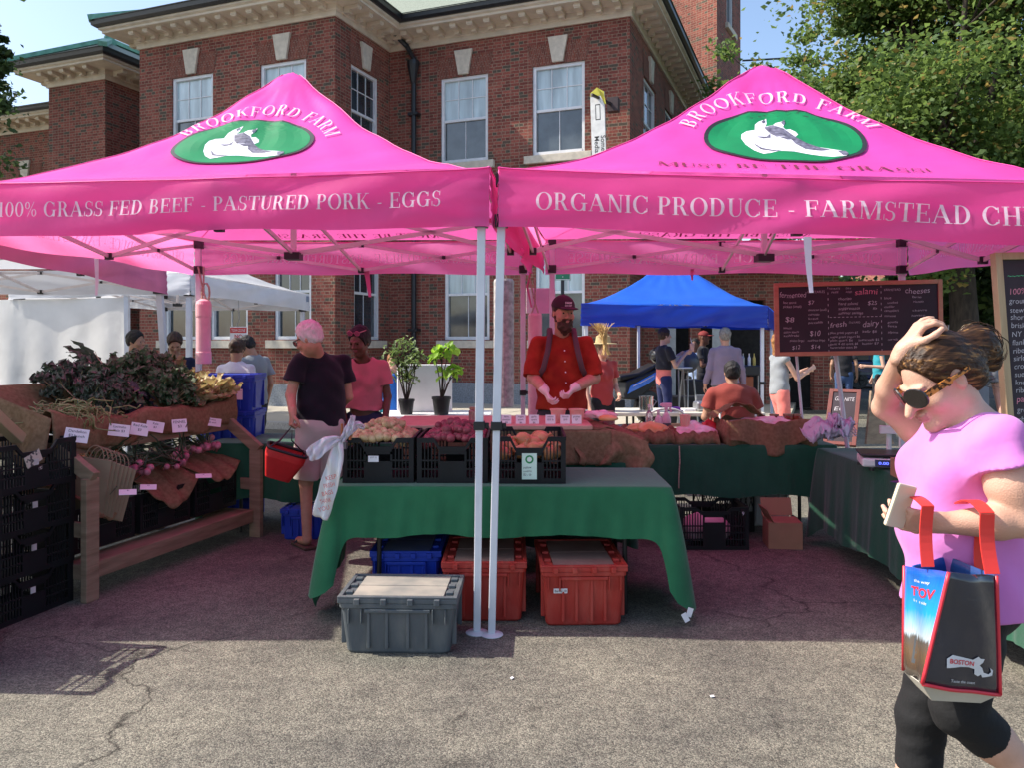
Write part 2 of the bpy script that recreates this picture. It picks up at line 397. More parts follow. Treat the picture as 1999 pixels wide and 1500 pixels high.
# ---------------------------------------------------------------- ground materials
def asphalt_mat(name, c_lo, c_hi, crack=True):
    m = bpy.data.materials.new(name); m.use_nodes = True; n = m.node_tree.nodes; l = m.node_tree.links; b = n['Principled BSDF']
    b.inputs['Roughness'].default_value = 0.85; b.inputs['Specular IOR Level'].default_value = 0.3
    tc = n.new('ShaderNodeTexCoord'); C_ = tc.outputs['Object']
    def noise(sc, det, rg=0.6):
        q = n.new('ShaderNodeTexNoise'); q.inputs['Scale'].default_value = sc; q.inputs['Detail'].default_value = det; q.inputs['Roughness'].default_value = rg; l.new(C_, q.inputs[0]); return q.outputs['Fac']
    def mth(op, a, b_=None, v=None):
        q = n.new('ShaderNodeMath'); q.operation = op; l.new(a, q.inputs[0])
        if b_ is not None: l.new(b_, q.inputs[1])
        elif v is not None: q.inputs[1].default_value = v
        return q.outputs[0]
    vo = n.new('ShaderNodeTexVoronoi'); vo.inputs['Scale'].default_value = 165; l.new(C_, vo.inputs[0])      # aggregate stones
    sp = n.new('ShaderNodeSeparateColor'); l.new(vo.outputs['Color'], sp.inputs[0])
    rp = n.new('ShaderNodeValToRGB'); e = rp.color_ramp.elements; e[0].position = .0; e[0].color = (*c_lo, 1); e[1].position = 1; e[1].color = (*[min(1, c*1.65) for c in c_hi], 1)
    e2 = rp.color_ramp.elements.new(.55); e2.color = (*c_hi, 1); l.new(sp.outputs[0], rp.inputs[0])
    big = n.new('ShaderNodeValToRGB'); e = big.color_ramp.elements; e[0].position = .36; e[0].color = (.60, .60, .62, 1); e[1].position = .60; e[1].color = (1.12, 1.1, 1.06, 1); l.new(noise(.75, 7, .68), big.inputs[0])
    mx = n.new('ShaderNodeMix'); mx.data_type = 'RGBA'; mx.blend_type = 'MULTIPLY'; mx.inputs[0].default_value = 1; l.new(rp.outputs[0], mx.inputs[6]); l.new(big.outputs[0], mx.inputs[7])
    col = mx.outputs[2]
    med = n.new('ShaderNodeValToRGB'); e = med.color_ramp.elements; e[0].position = .35; e[0].color = (.8, .8, .8, 1); e[1].position = .6; e[1].color = (1.05, 1.05, 1.05, 1); l.new(noise(14, 4), med.inputs[0])
    mx2 = n.new('ShaderNodeMix'); mx2.data_type = 'RGBA'; mx2.blend_type = 'MULTIPLY'; mx2.inputs[0].default_value = 1; l.new(col, mx2.inputs[6]); l.new(med.outputs[0], mx2.inputs[7]); col = mx2.outputs[2]
    hgt = mth('MULTIPLY', vo.outputs['Distance'], v=-1.0)
    sta = n.new('ShaderNodeValToRGB'); e = sta.color_ramp.elements; e[0].position = .64; e[0].color = (1, 1, 1, 1); e[1].position = .74; e[1].color = (.55, .54, .54, 1); l.new(noise(2.3, 2.5), sta.inputs[0])
    mx4 = n.new('ShaderNodeMix'); mx4.data_type = 'RGBA'; mx4.blend_type = 'MULTIPLY'; mx4.inputs[0].default_value = 1; l.new(col, mx4.inputs[6]); l.new(sta.outputs[0], mx4.inputs[7]); col = mx4.outputs[2]
    if crack:
        nz = n.new('ShaderNodeTexNoise'); nz.inputs['Scale'].default_value = 2.2; nz.inputs['Detail'].default_value = 6; l.new(C_, nz.inputs[0])
        mv = n.new('ShaderNodeMix'); mv.data_type = 'VECTOR'; mv.inputs[0].default_value = .35; l.new(C_, mv.inputs[4]); l.new(nz.outputs['Color'], mv.inputs[5])
        vc = n.new('ShaderNodeTexVoronoi'); vc.feature = 'DISTANCE_TO_EDGE'; vc.inputs['Scale'].default_value = .85; l.new(mv.outputs[1], vc.inputs[0])
        cr = n.new('ShaderNodeValToRGB'); e = cr.color_ramp.elements; e[0].position = .0; e[0].color = (.25, .25, .25, 1); e[1].position = .006; e[1].color = (1, 1, 1, 1); l.new(vc.outputs['Distance'], cr.inputs[0])
        brk = n.new('ShaderNodeValToRGB'); e = brk.color_ramp.elements; e[0].position = .42; e[0].color = (0, 0, 0, 1); e[1].position = .56; e[1].color = (1, 1, 1, 1); l.new(noise(.7, 3), brk.inputs[0])
        m3 = n.new('ShaderNodeMix'); m3.data_type = 'RGBA'; m3.blend_type = 'MULTIPLY'; l.new(brk.outputs[0], m3.inputs[0]); l.new(col, m3.inputs[6]); l.new(cr.outputs[0], m3.inputs[7]); col = m3.outputs[2]
    bp = n.new('ShaderNodeBump'); bp.inputs['Strength'].default_value = .5; bp.inputs['Distance'].default_value = .005; l.new(hgt, bp.inputs['Height'])
    l.new(bp.outputs[0], b.inputs['Normal']); l.new(col, b.inputs['Base Color']); return m
M_asph = asphalt_mat('asphalt', (.075, .073, .063), (.170, .163, .132))
M_road = asphalt_mat('road_asphalt', (.05, .05, .052), (.08, .08, .082), crack=False)
M_conc = mat('concrete_paving', (.40, .37, .30), .9, var=.14, scale=3, bump=.3, bscale=90)
M_kerb = mat('kerb_granite', (.38, .37, .35), .85, var=.25, scale=60)
def sheet(name, pts, z, m, n=1):
    mb = MB(); mb.add([(x, y, z) for x, y in pts], [tuple(range(len(pts)))]); o = mb.build(name, m); o['kind'] = 'structure'; return o
sheet('ground', [(-150, -30), (150, -30), (150, 400), (-150, 400)], 0.0, M_asph)
# raised pavement along the town building, with a granite kerb (a real step)
bu = Vector((math.cos(math.radians(-21.2)), math.sin(math.radians(-21.2)), 0)); bn = Vector((-bu.y, bu.x, 0))
O_B = Vector((-3.93, 17.76, 0))
def BP(u, n_, z=0.0): return O_B + bu*u + bn*n_ + Vector((0, 0, z))
def slab(name, poly, z0, z1, m):
    mb = MB(); n = len(poly)
    mb.add([(p[0], p[1], z) for z in (z0, z1) for p in poly], [tuple(range(n, 2*n))]+[(i, (i+1) % n, n+(i+1) % n, n+i) for i in range(n)])
    o = mb.build(name, m, bevel=.01); o['kind'] = 'structure'; return o
kx = [BP(-16, -3.2), BP(9.5, -3.2)]
slab('kerb', [kx[0], kx[1], kx[1]+bn*.16, kx[0]+bn*.16], -.02, .13, M_kerb)
m_flags = bpy.data.materials.new('concrete_flags'); m_flags.use_nodes = True
_n_, _l_ = m_flags.node_tree.nodes, m_flags.node_tree.links
_t = _n_.new('ShaderNodeTexCoord'); _m = _n_.new('ShaderNodeMapping'); _m.inputs['Rotation'].default_value = (0, 0, math.radians(21.2)); _l_.new(_t.outputs['Object'], _m.inputs[0])
_b = _n_.new('ShaderNodeTexBrick'); _b.offset = 0; _b.inputs['Scale'].default_value = 1; _b.inputs['Brick Width'].default_value = 1.5; _b.inputs['Row Height'].default_value = 1.5; _b.inputs['Mortar Size'].default_value = .012
_b.inputs['Color1'].default_value = (.42, .38, .30, 1); _b.inputs['Color2'].default_value = (.47, .43, .35, 1); _b.inputs['Mortar'].default_value = (.16, .14, .12, 1)
_l_.new(_m.outputs[0], _b.inputs[0]); _l_.new(_b.outputs[0], _n_['Principled BSDF'].inputs['Base Color']); _n_['Principled BSDF'].inputs['Roughness'].default_value = .9
slab('pavement', [kx[0]+bn*.16, kx[1]+bn*.16, BP(9.5, 14), BP(-16, 14)], -.02, .125, m_flags)
# street on the right with far pavement
sheet('street', [(5.2, 22.5), (80, 22.5), (80, 30.5), (5.2, 30.5)], .004, M_road)
slab('far_pavement', [(5.2, 30.5), (80, 30.5), (80, 35), (5.2, 35)], -.02, .13, M_conc)
slab('near_pavement', [(9.6, 10.6), (60, 10.6), (60, 13.2), (9.6, 13.2)], -.02, .11, m_flags)
sheet('pavement_apron', [(-1.2, 8.6), (9.5, 8.6), (9.5, 11.2), (-1.2, 12.6)], .004, m_flags)

# ---------------------------------------------------------------- building materials
def brick_mat(name, reds, header, mortar, rot=False, dark=1.0):
    m = bpy.data.materials.new(name); m.use_nodes = True; n = m.node_tree.nodes; l = m.node_tree.links; b = n['Principled BSDF']
    b.inputs['Roughness'].default_value = .9; b.inputs['Specular IOR Level'].default_value = .25
    uv = n.new('ShaderNodeUVMap'); mp = n.new('ShaderNodeMapping'); l.new(uv.outputs[0], mp.inputs[0])
    if rot: mp.inputs['Rotation'].default_value = (0, 0, math.pi/2)
    br = n.new('ShaderNodeTexBrick'); l.new(mp.outputs[0], br.inputs[0]); br.offset = .5
    br.inputs['Scale'].default_value = 1; br.inputs['Brick Width'].default_value = .215; br.inputs['Row Height'].default_value = .074
    br.inputs['Mortar Size'].default_value = .007; br.inputs['Mortar Smooth'].default_value = .2; br.inputs['Bias'].default_value = 0
    br.squash = .52; br.squash_frequency = 2
    br.inputs['Color1'].default_value = (0, 0, 0, 1); br.inputs['Color2'].default_value = (1, 1, 1, 1); br.inputs['Mortar'].default_value = (.5, .5, .5, 1)
    rp = n.new('ShaderNodeValToRGB'); rp.color_ramp.interpolation = 'LINEAR'; e = rp.color_ramp.elements
    e[0].position = 0; e[0].color = (*reds[0], 1); e[1].position = .5; e[1].color = (*reds[1], 1)
    x = rp.color_ramp.elements.new(.86); x.color = (*reds[2], 1); x = rp.color_ramp.elements.new(.90); x.color = (*header, 1)
    l.new(br.outputs['Color'], rp.inputs[0])
    no = n.new('ShaderNodeTexNoise'); no.inputs['Scale'].default_value = .45; no.inputs['Detail'].default_value = 6; l.new(uv.outputs[0], no.inputs[0])
    st = n.new('ShaderNodeValToRGB'); e = st.color_ramp.elements; e[0].position = .3; e[0].color = (.8, .8, .8, 1); e[1].position = .7; e[1].color = (1.12, 1.1, 1.08, 1); l.new(no.outputs['Fac'], st.inputs[0])
    n2 = n.new('ShaderNodeTexNoise'); n2.inputs['Scale'].default_value = 25; n2.inputs['Detail'].default_value = 2; l.new(uv.outputs[0], n2.inputs[0])
    s2 = n.new('ShaderNodeValToRGB'); e = s2.color_ramp.elements; e[0].position = .3; e[0].color = (.78, .78, .78, 1); e[1].position = .7; e[1].color = (1.15, 1.15, 1.15, 1); l.new(n2.outputs['Fac'], s2.inputs[0])
    mx = n.new('ShaderNodeMix'); mx.data_type = 'RGBA'; l.new(br.outputs['Fac'], mx.inputs[0]); l.new(rp.outputs[0], mx.inputs[6]); mx.inputs[7].default_value = (*mortar, 1)
    m2 = n.new('ShaderNodeMix'); m2.data_type = 'RGBA'; m2.blend_type = 'MULTIPLY'; m2.inputs[0].default_value = 1; l.new(mx.outputs[2], m2.inputs[6]); l.new(st.outputs[0], m2.inputs[7])
    m3 = n.new('ShaderNodeMix'); m3.data_type = 'RGBA'; m3.blend_type = 'MULTIPLY'; m3.inputs[0].default_value = 1; l.new(m2.outputs[2], m3.inputs[6]); l.new(s2.outputs[0], m3.inputs[7])
    l.new(m3.outputs[2], b.inputs['Base Color'])
    bp = n.new('ShaderNodeBump'); bp.inputs['Strength'].default_value = .5; bp.inputs['Distance'].default_value = .008; bp.invert = True
    l.new(br.outputs['Fac'], bp.inputs['Height']); l.new(bp.outputs[0], b.inputs['Normal']); return m
M_brick = brick_mat('brick', [(.165, .050, .040), (.25, .074, .056), (.32, .102, .075)], (.10, .082, .062), (.30, .22, .16))
M_brickv = brick_mat('brick_soldier', [(.17, .055, .042), (.23, .075, .055), (.27, .095, .068)], (.24, .06, .04), (.28, .2, .15), rot=True)
M_cream = mat('cream_trim', (.62, .54, .42), .7, var=.1, scale=4, bump=.1)
M_stone = mat('limestone', (.58, .52, .42), .85, var=.12, scale=9, bump=.2)
M_gran = mat('granite', (.23, .25, .27), .8, var=.3, scale=40, bump=.2, detail=8)
M_gutter = mat('dark_gutter', (.018, .02, .024), .35, var=.2)
M_wfr = mat('white_window_paint', (.74, .75, .76), .5, var=.06)
M_slate = mat('roof_slate', (.21, .24, .19), .8, var=.3, scale=30, bump=.5, bscale=30, stretch=(1, 1, 1))
M_copper = mat('green_copper', (.16, .38, .27), .6, var=.25, scale=6)
M_glass = mat('window_glass_dark', (.035, .045, .055), .04, var=.5, scale=.8, spec=1.0)
M_glassc = mat('window_glass_curtain', (.42, .52, .54), .15, var=.3, scale=1.2, spec=.9, stretch=(4, 4, .6))
M_glassm = mat('window_glass_mid', (.06, .07, .075), .08, var=.4, scale=2.5, spec=1.0)

WINDOWS_MADE = 0
def wall_seg(mb, p0, p1, z0, z1, ops, reveal=.13, uvoff=0.0):
    """brick wall from p0 to p1 with real openings (u0, u1, za, zb); uv in metres; outside is to the right hand of p0->p1 seen from above (toward -n)"""
    d = (p1-p0); L = d.length; d.normalize(); nrm = Vector((d.y, -d.x, 0))
    us = sorted({0, L, *[o[0] for o in ops], *[o[1] for o in ops]}); zs = sorted({z0, z1, *[o[2] for o in ops], *[o[3] for o in ops]})
    def q(pts, uvs):
        mb.add(pts, [(0, 1, 2, 3)]); mb.uv += uvs
    if mb.uv is None: mb.uv = []
    W = lambda u, z, dpt=0: p0+d*u-nrm*dpt+Vector((0, 0, z))
    for i in range(len(us)-1):
        for j in range(len(zs)-1):
            uc, zc = (us[i]+us[i+1])/2, (zs[j]+zs[j+1])/2
            if any(o[0] < uc < o[1] and o[2] < zc < o[3] for o in ops): continue
            a, b, c, e = us[i], us[i+1], zs[j], zs[j+1]
            q([W(a, c), W(b, c), W(b, e), W(a, e)], [(a+uvoff, c), (b+uvoff, c), (b+uvoff, e), (a+uvoff, e)])
    for a, b, c, e in [o[:4] for o in ops]:
        q([W(a, c), W(a, e), W(a, e, reveal), W(a, c, reveal)], [(0, c), (0, e), (reveal, e), (reveal, c)])
        q([W(b, e), W(b, c), W(b, c, reveal), W(b, e, reveal)], [(0, e), (0, c), (reveal, c), (reveal, e)])
        q([W(a, e), W(b, e), W(b, e, reveal), W(a, e, reveal)], [(a, 0), (b, 0), (b, reveal), (a, reveal)])
        q([W(b, c), W(a, c), W(a, c, reveal), W(b, c, reveal)], [(b, 0), (a, 0), (a, reveal), (b, reveal)])
def window_at(parent, p0, p1, o, glass_top, glass_bot, sill=True, key=True, zkey=.62):
    d = (p1-p0).normalized(); nrm = Vector((d.y, -d.x, 0)); a, b, c, e = o[:4]
    Rm = Matrix((d, nrm, Vector((0, 0, 1)))).transposed()
    W = lambda u, z, out=0: p0+d*u+nrm*out+Vector((0, 0, z))
    f = MB()
    def pc(u0, u1, za, zb, o0, o1, m=None): f.obox(W((u0+u1)/2, (za+zb)/2, (o0+o1)/2), u1-u0, abs(o1-o0), zb-za, Rm, m)
    fw = .075
    pc(a+.002, a+fw, c, e, -.125, -.04); pc(b-fw, b-.002, c, e, -.125, -.04); pc(a+fw, b-fw, e-fw, e-.002, -.124, -.041); pc(a+fw, b-fw, c+.002, c+fw, -.124, -.03)
    mid = c+(e-c)*.5
    pc(a+fw, b-fw, mid-.03, mid+.03, -.12, -.07)
    for k in (1, 2): pc(a+fw+(b-a-2*fw)*k/3-.009, a+fw+(b-a-2*fw)*k/3+.009, mid+.03, e-fw, -.108, -.09)
    pc(a+fw, b-fw, (mid+e)/2-.009, (mid+e)/2+.009, -.107, -.091)
    uc = (a+b)/2; pc(uc-.008, uc+.008, c+fw, mid-.03, -.119, -.105)
    fo = f.build('window', M_wfr, parent)
    g = MB(); g.obox(W(uc, (mid+e)/2-.02, -.111), b-a-2*fw, .006, (e-mid)-fw-.03+.04, Rm, 0); g.obox(W(uc, (c+mid)/2+.02, -.124), b-a-2*fw, .006, mid-c-fw-.03+.04, Rm, 1)
    g.build('pane', [glass_top, glass_bot], fo)
    if sill:
        s_ = MB(); s_.obox(W(uc, c-.11, .035), b-a+.36, .14, .18, Rm); s_.build('sill', M_stone, parent, bevel=.008)
    if key:
        k = MB(); T = Matrix((d, Vector((0, 0, 1)), nrm)).transposed().to_4x4(); T.translation = W(uc, e, .0)
        k.prism([(-.13, .03), (.13, .03), (.24, zkey), (-.24, zkey)], T, .07); k.build('keystone', M_stone, parent, bevel=.006)
        for sgn in (-1, 1):
            ar = MB(); ar.uv = []
            n = 6; bw = (b-a)/2+.02; 
            for i in range(n):
                f0 = i/n; f1 = (i+1)/n
                x00 = sgn*(.13+(bw-.13)*f0); x01 = sgn*(.13+(bw-.13)*f1); x10 = sgn*(.215+(bw+.12-.215)*f0); x11 = sgn*(.215+(bw+.12-.215)*f1)
                pts = [(x00, 0), (x01, 0), (x11, zkey-.12), (x10, zkey-.12)]
                if sgn < 0: pts = pts[::-1]
                ar.add([T @ Vector((x, y, .012)) for x, y in pts], [(0, 1, 2, 3)])
                uv = [(.9*f0, 0), (.9*f1, 0), (.9*f1, .5), (.9*f0, .5)]
                if sgn < 0: uv = uv[::-1]
                ar.uv += uv
            ar.build('flat_arch', M_brickv, parent)
def cornice(parent, pts, z, over=.65, spacing=.43, closed=False):
    """frieze, modillions, soffit, fascia and dark gutter along an outline (outside to the right hand of the walk)"""
    n = len(pts); nr = []
    for i in range(n-1):
        d = (pts[i+1]-pts[i]).normalized(); nr.append(Vector((d.y, -d.x, 0)))
    def off(i, k):
        if i == 0: return pts[0]+nr[0]*k
        if i == n-1: return pts[-1]+nr[-1]*k
        a, b = nr[i-1], nr[i]; m = (a+b); m = m/(m.dot(a)); return pts[i]+m*k
    def sweep(mb, prof):
        for i in range(n-1):
            vs = [off(j, o)+Vector((0, 0, z+h)) for j in (i, i+1) for o, h in prof]
            k = len(prof); mb.add(vs, [(a, a+1, k+a+1, k+a) for a in range(k-1)])
    c = MB(); sweep(c, [(.0, -.10), (.05, -.10), (.05, .02), (.09, .04), (.09, .15), (.13, .17), (over-.06, .18), (over-.06, .23), (over, .26), (over, .31)]); c.build('cornice', M_cream, parent)
    for i in range(n-1):
        d = pts[i+1]-pts[i]; L = d.length; d.normalize(); k = max(1, int(L/spacing)); Rm = Matrix((d, nr[i], Vector((0, 0, 1)))).transposed()
        for j in range(k):
            q = pts[i]+d*(L*(j+.5)/k); mo = MB()
            mo.obox(q+nr[i]*(.10+.19)+Vector((0, 0, z+.125)), .14, .36, .09, Rm); mo.obox(q+nr[i]*.17+Vector((0, 0, z+.06)), .12, .14, .09, Rm)
            mo.obox(q+nr[i]*.46+Vector((0, 0, z+.14)), .16, .06, .07, Rm)
            mo.build('modillion', M_cream, parent)
    g = MB(); sweep(g, [(over-.02, .305), (over+.05, .31), (over+.11, .35), (over+.13, .48), (over+.09, .49), (over+.08, .42), (over-.1, .42)]); g.build('gutter', M_gutter, parent)
def hip(parent, u0, u1, n0, n1, z, pitch, over=.8, name='roof'):
    a, b, c, d = BP(u0-over, n0-over, z), BP(u1+over, n0-over, z), BP(u1+over, n1+over, z), BP(u0-over, n1+over, z)
    w_ = u1-u0+2*over; l_ = n1-n0+2*over; h = math.tan(math.radians(pitch))*min(w_, l_)/2
    if w_ < l_: e, f = BP((u0+u1)/2, n0-over+w_/2, z+h), BP((u0+u1)/2, n1+over-w_/2, z+h); fs = [(0, 1, 4), (1, 2, 5, 4), (2, 3, 5), (3, 0, 4, 5)]
    else: e, f = BP(u0-over+l_/2, (n0+n1)/2, z+h), BP(u1+over-l_/2, (n0+n1)/2, z+h); fs = [(0, 1, 5, 4), (1, 2, 5), (2, 3, 4, 5), (3, 0, 4)]
    mb = MB(); mb.add([a, b, c, d, e, f], fs); mb.build(name, M_slate, parent)
    r = MB(); pr = [(0, 4), (1, 4 if w_ < l_ else 5), (2, 5), (3, 5 if w_ < l_ else 4), (4, 5)]; vs = [a, b, c, d, e, f]
    for i, j in pr: r.bar(vs[i]+Vector((0, 0, .05)), vs[j]+Vector((0, 0, .05)), .22, .12)
    r.build('ridge_capping', M_copper, parent)
ZT = 8.95
def uat(px, A, B):      # distance along wall A->B of the point seen at pixel column px
    k = (px-CX)/F_PX; d = (B-A).normalized(); return (k*A.y-A.x)/(d.x-k*d.y)
bld = thing('brick_building', 'two storey red brick building with cream cornice and white sash windows behind the tents', 'building', BP(0, 0))
A1, B1, C1, D1, E1 = BP(-5.69, 0), BP(0, 0), BP(0, 2.4), BP(6.1, 2.4), BP(6.1, 14)
w1 = MB(); ops = []
def op(A, B, x0, x1, za, zb):
    a, b = sorted((uat(x0, A, B), uat(x1, A, B))); return (a, b, za, zb)
S1 = [op(A1, B1, 336, 416, 5.95, 8.02), op(A1, B1, 508, 598, 5.95, 8.02), op(A1, B1, 322, 393, 1.66, 3.85), op(A1, B1, 411, 484, 1.66, 3.85), op(A1, B1, 536, 608, 1.66, 3.85)]
S2 = [op(B1, C1, 686, 739, 5.95, 8.02), op(B1, C1, 692, 742, 1.66, 3.85)]
S3 = [op(C1, D1, 861, 953, 5.95, 8.02), op(C1, D1, 1040, 1142, 5.95, 8.02), op(C1, D1, 868, 956, 1.66, 3.85), op(C1, D1, 1046, 1142, 1.66, 3.85)]
S4 = [op(D1, E1, 1257, 1281, 5.95, 8.02), op(D1, E1, 1299, 1318, 5.95, 8.02), op(D1, E1, 1327, 1338, 5.95, 8.02)]
wall_seg(w1, BP(-5.69, 12), A1, 0, ZT, [], uvoff=3); wall_seg(w1, A1, B1, 0, ZT, S1); wall_seg(w1, B1, C1, 0, ZT, S2, uvoff=1.3); wall_seg(w1, C1, D1, 0, ZT, S3, uvoff=.4); wall_seg(w1, D1, E1, 0, ZT, S4, uvoff=2.2)
w1.build('wall', M_brick, bld)
G3 = (M_glassc, M_glassm)
for i, o in enumerate(S1): window_at(bld, A1, B1, o, M_glassc if i < 2 else M_glass, M_glass if i > 1 else M_glassm, key=i < 2)
for i, o in enumerate(S2): window_at(bld, B1, C1, o, M_glass, M_glass, key=i < 1)
for i, o in enumerate(S3): window_at(bld, C1, D1, o, M_glassc, M_glassm, key=i < 2)
for i, o in enumerate(S4): window_at(bld, D1, E1, o, M_glass, M_glass)
g = MB(); g.uv = None
pts = [BP(-5.69, 4), A1, B1, C1, D1, E1]
for i in range(len(pts)-1):
    d = (pts[i+1]-pts[i]).normalized(); nr = Vector((d.y, -d.x, 0)); c = (pts[i]+pts[i+1])/2
    conv = {1: (1, 1), 0: (0, 1), 2: (1, -1), 3: (-1, 1), 4: (1, 0)}[i]
    Rm = Matrix((d, nr, Vector((0, 0, 1)))).transposed(); L = (pts[i+1]-pts[i]).length
    p, q = pts[i]-d*(.035*max(conv[0], 0)), pts[i+1]+d*(.034*max(conv[1], 0))
    g.obox((p+q)/2+nr*.0+Vector((0, 0, .31+.001*i)), (q-p).length-.004, .07+.002*i, .62, Rm)
g.build('granite_base', M_gran, bld, bevel=.01)
cornice(bld, [BP(-5.69, 8), A1, B1, C1, D1, E1], ZT)
hip(bld, -5.69, 0, 0, 12, ZT+.45, 21); hip(bld, -5.6, 6.1, 2.4, 16, ZT+.44, 34)
dp = MB(); q = BP(.75, 2.4)
o_ = -bn*.13
dp.tube([BP(.28, 2.1, 9.35), BP(.28, 2.1, 9.2), BP(.55, 2.28, 8.9), BP(.75, 2.27, 8.55), BP(.75, 2.27, .2)], .062, 10)
dp.lathe(BP(.75, 2.24, 8.15), [(.06, -.2), (.10, 0), (.15, .25), (.15, .34)], 12)
for z in (1.9, 3.4, 5.6, 7.2): dp.obox(BP(.75, 2.29, z), .26, .2, .07, Matrix((bu, bn, Vector((0, 0, 1)))).transposed())
dp.build('downpipe', M_gutter, bld, smooth=False)
fl = MB(); Rb = Matrix((bu, bn, Vector((0, 0, 1)))).transposed()
vp = MB(); T = frame_T(BP(0, 0)+bu*0, bu, (0, 0, 1))
# left wing
wing = thing('brick_wing', 'lower brick wing with green copper roof peak at the far left', 'building', BP(-9, 5))
W0 = BP(0, 0); Wc = Vector((-11.2, 22.0, 0)); W1 = Wc-bu*2.15; W2 = W1+bn*2.2; W3 = W2-bu*6; W4 = Wc+bn*8
wm = MB(); oW = [(3.2, 4.15, 4.6, 6.4)]
wall_seg(wm, W3, W2, 0, ZT-.35, [op(W3, W2, 24, 78, 4.9, 6.95)]); wall_seg(wm, W2, W1, 0, ZT, []); wall_seg(wm, W1, Wc, 0, ZT, [], uvoff=.7); wall_seg(wm, Wc, W4, 0, ZT, [], uvoff=1.9)
wm.build('wall', M_brick, wing); window_at(wing, W3, W2, op(W3, W2, 24, 78, 4.9, 6.95), M_glass, M_glass, sill=True)
cornice(wing, [W2, W1, Wc, W4], ZT); cornice(wing, [W3, W2-bu*.66], ZT-.35)
def FR(p): r = p-O_B; return r.dot(bu), r.dot(bn)
u0, n0 = FR(W1); u1, _ = FR(Wc)
hip(wing, u0, u1, n0, n0+7, ZT+.45, 28)
u2, n2 = FR(W2); hip(wing, u2-8, u2-.2, n2, n2+8, ZT+.08, 18)
fi = MB(); fi.lathe(BP((u0+u1)/2, n0+1.1, ZT+1.2), [(.45, 0), (.22, .15), (.14, .45), (.0, .5)], 4); fi.build('copper_finial', M_copper, wing)
# tower behind
tow = thing('brick_tower', 'tall plain brick tower block rising behind the right end of the cornice', 'building', (6.5, 27, 0))
T0 = P(1308, 672, 27); T0.z = 0; T1 = P(1400, 672, 25.6); T1.z = 0; T2 = P(1446, 672, 28.6); T2.z = 0
tm = MB(); ot = [op(T1, T2, 1419, 1432, 12.3, 16.5)]
wall_seg(tm, T0, T1, 0, 22, []); wall_seg(tm, T1, T2, 0, 22, ot); wall_seg(tm, T2, T2-(T1-T0), 0, 22, []); wall_seg(tm, T2-(T1-T0), T0, 0, 22, [])
tm.build('wall', M_brick, tow); window_at(tow, T1, T2, ot[0], M_glassm, M_glass, key=False)
cp = MB(); cp.prism([(v.x, v.y) for v in (T0, T1, T2, T2-(T1-T0))], Matrix.Translation((0, 0, 22.002)), .3); cp.build('coping', M_stone, tow)
# entrance block right of the corner (seen under the blue tent)
ent = thing('entrance_block', 'dark recessed entrance of the brick building seen under the blue tent', 'building', (4.5, 21, 0))
em = MB(); em.uv = None
Ea = P(1236, 672, 17.9); Ea.z = 0
em2 = MB()
e0, e1 = Vector((3.0, 19.2, 0)), Vector((7.6, 18.6, 0))
wall_seg(em2, e0, e1, 0, 3.3, [(.55, 1.25, .0, 2.6), (1.5, 3.0, .0, 2.6), (3.25, 4.1, .0, 2.6)], reveal=.4)
wall_seg(em2, e1, e1+Vector((.6, 7, 0)), 0, 3.3, [])
em2.build('wall', M_brick, ent)
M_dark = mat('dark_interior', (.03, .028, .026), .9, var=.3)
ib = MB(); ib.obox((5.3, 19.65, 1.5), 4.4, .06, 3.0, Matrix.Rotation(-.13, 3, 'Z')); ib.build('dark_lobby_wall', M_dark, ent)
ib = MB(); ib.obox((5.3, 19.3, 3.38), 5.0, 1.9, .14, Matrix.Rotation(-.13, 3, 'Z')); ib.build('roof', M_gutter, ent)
for k_, (x, c) in enumerate([(4.98, (.55, .55, .5)), (3.72, (.5, .52, .5))]):
    d_ = MB(); d_.obox((x, 19.28-(x-3)*.13, 1.28), .42, .05, 2.5, Matrix.Rotation(-.13, 3, 'Z')); d_.build('door', mat('door_grey', (.42, .43, .42), .5), ent, bevel=.01)
# far brick houses across the street
for i, (x0, x1, Y, h, lab) in enumerate([(9.0, 17.5, 37, 3.9, 'low brick building across the street behind the parked cars'), (20.3, 24.5, 40, 9, 'brick house with white windows between the menu board and the tree trunk'), (25.4, 40, 42, 8, 'wide brick block at the far right beyond the trees')]):
    t = thing('brick_house', lab, 'building', ((x0+x1)/2, Y, 0))
    mb = MB(); n = max(1, int((x1-x0)/2.4)); ops = []
    for k in range(n):
        u = (x1-x0)*(k+.5)/n
        for z in ([1.2] if h < 5 else [1.2, 4.6]): ops.append((u-.55, u+.55, z, z+1.9))
    a, b = Vector((x0, Y, 0)), Vector((x1, Y, 0)); wall_seg(mb, a, b, 0, h, ops); wall_seg(mb, b, b+Vector((0, 8, 0)), 0, h, []); wall_seg(mb, a+Vector((0, 8, 0)), a, 0, h, [])
    mb.build('wall', M_brick, t)
    for o in ops: window_at(t, a, b, o, M_glassc, M_glassm, key=False)
    r = MB(); r.box(x0-.3, Y-.3, h, x1+.3, Y+8.3, h+.4); r.build('roof', M_cream, t, bevel=.03)

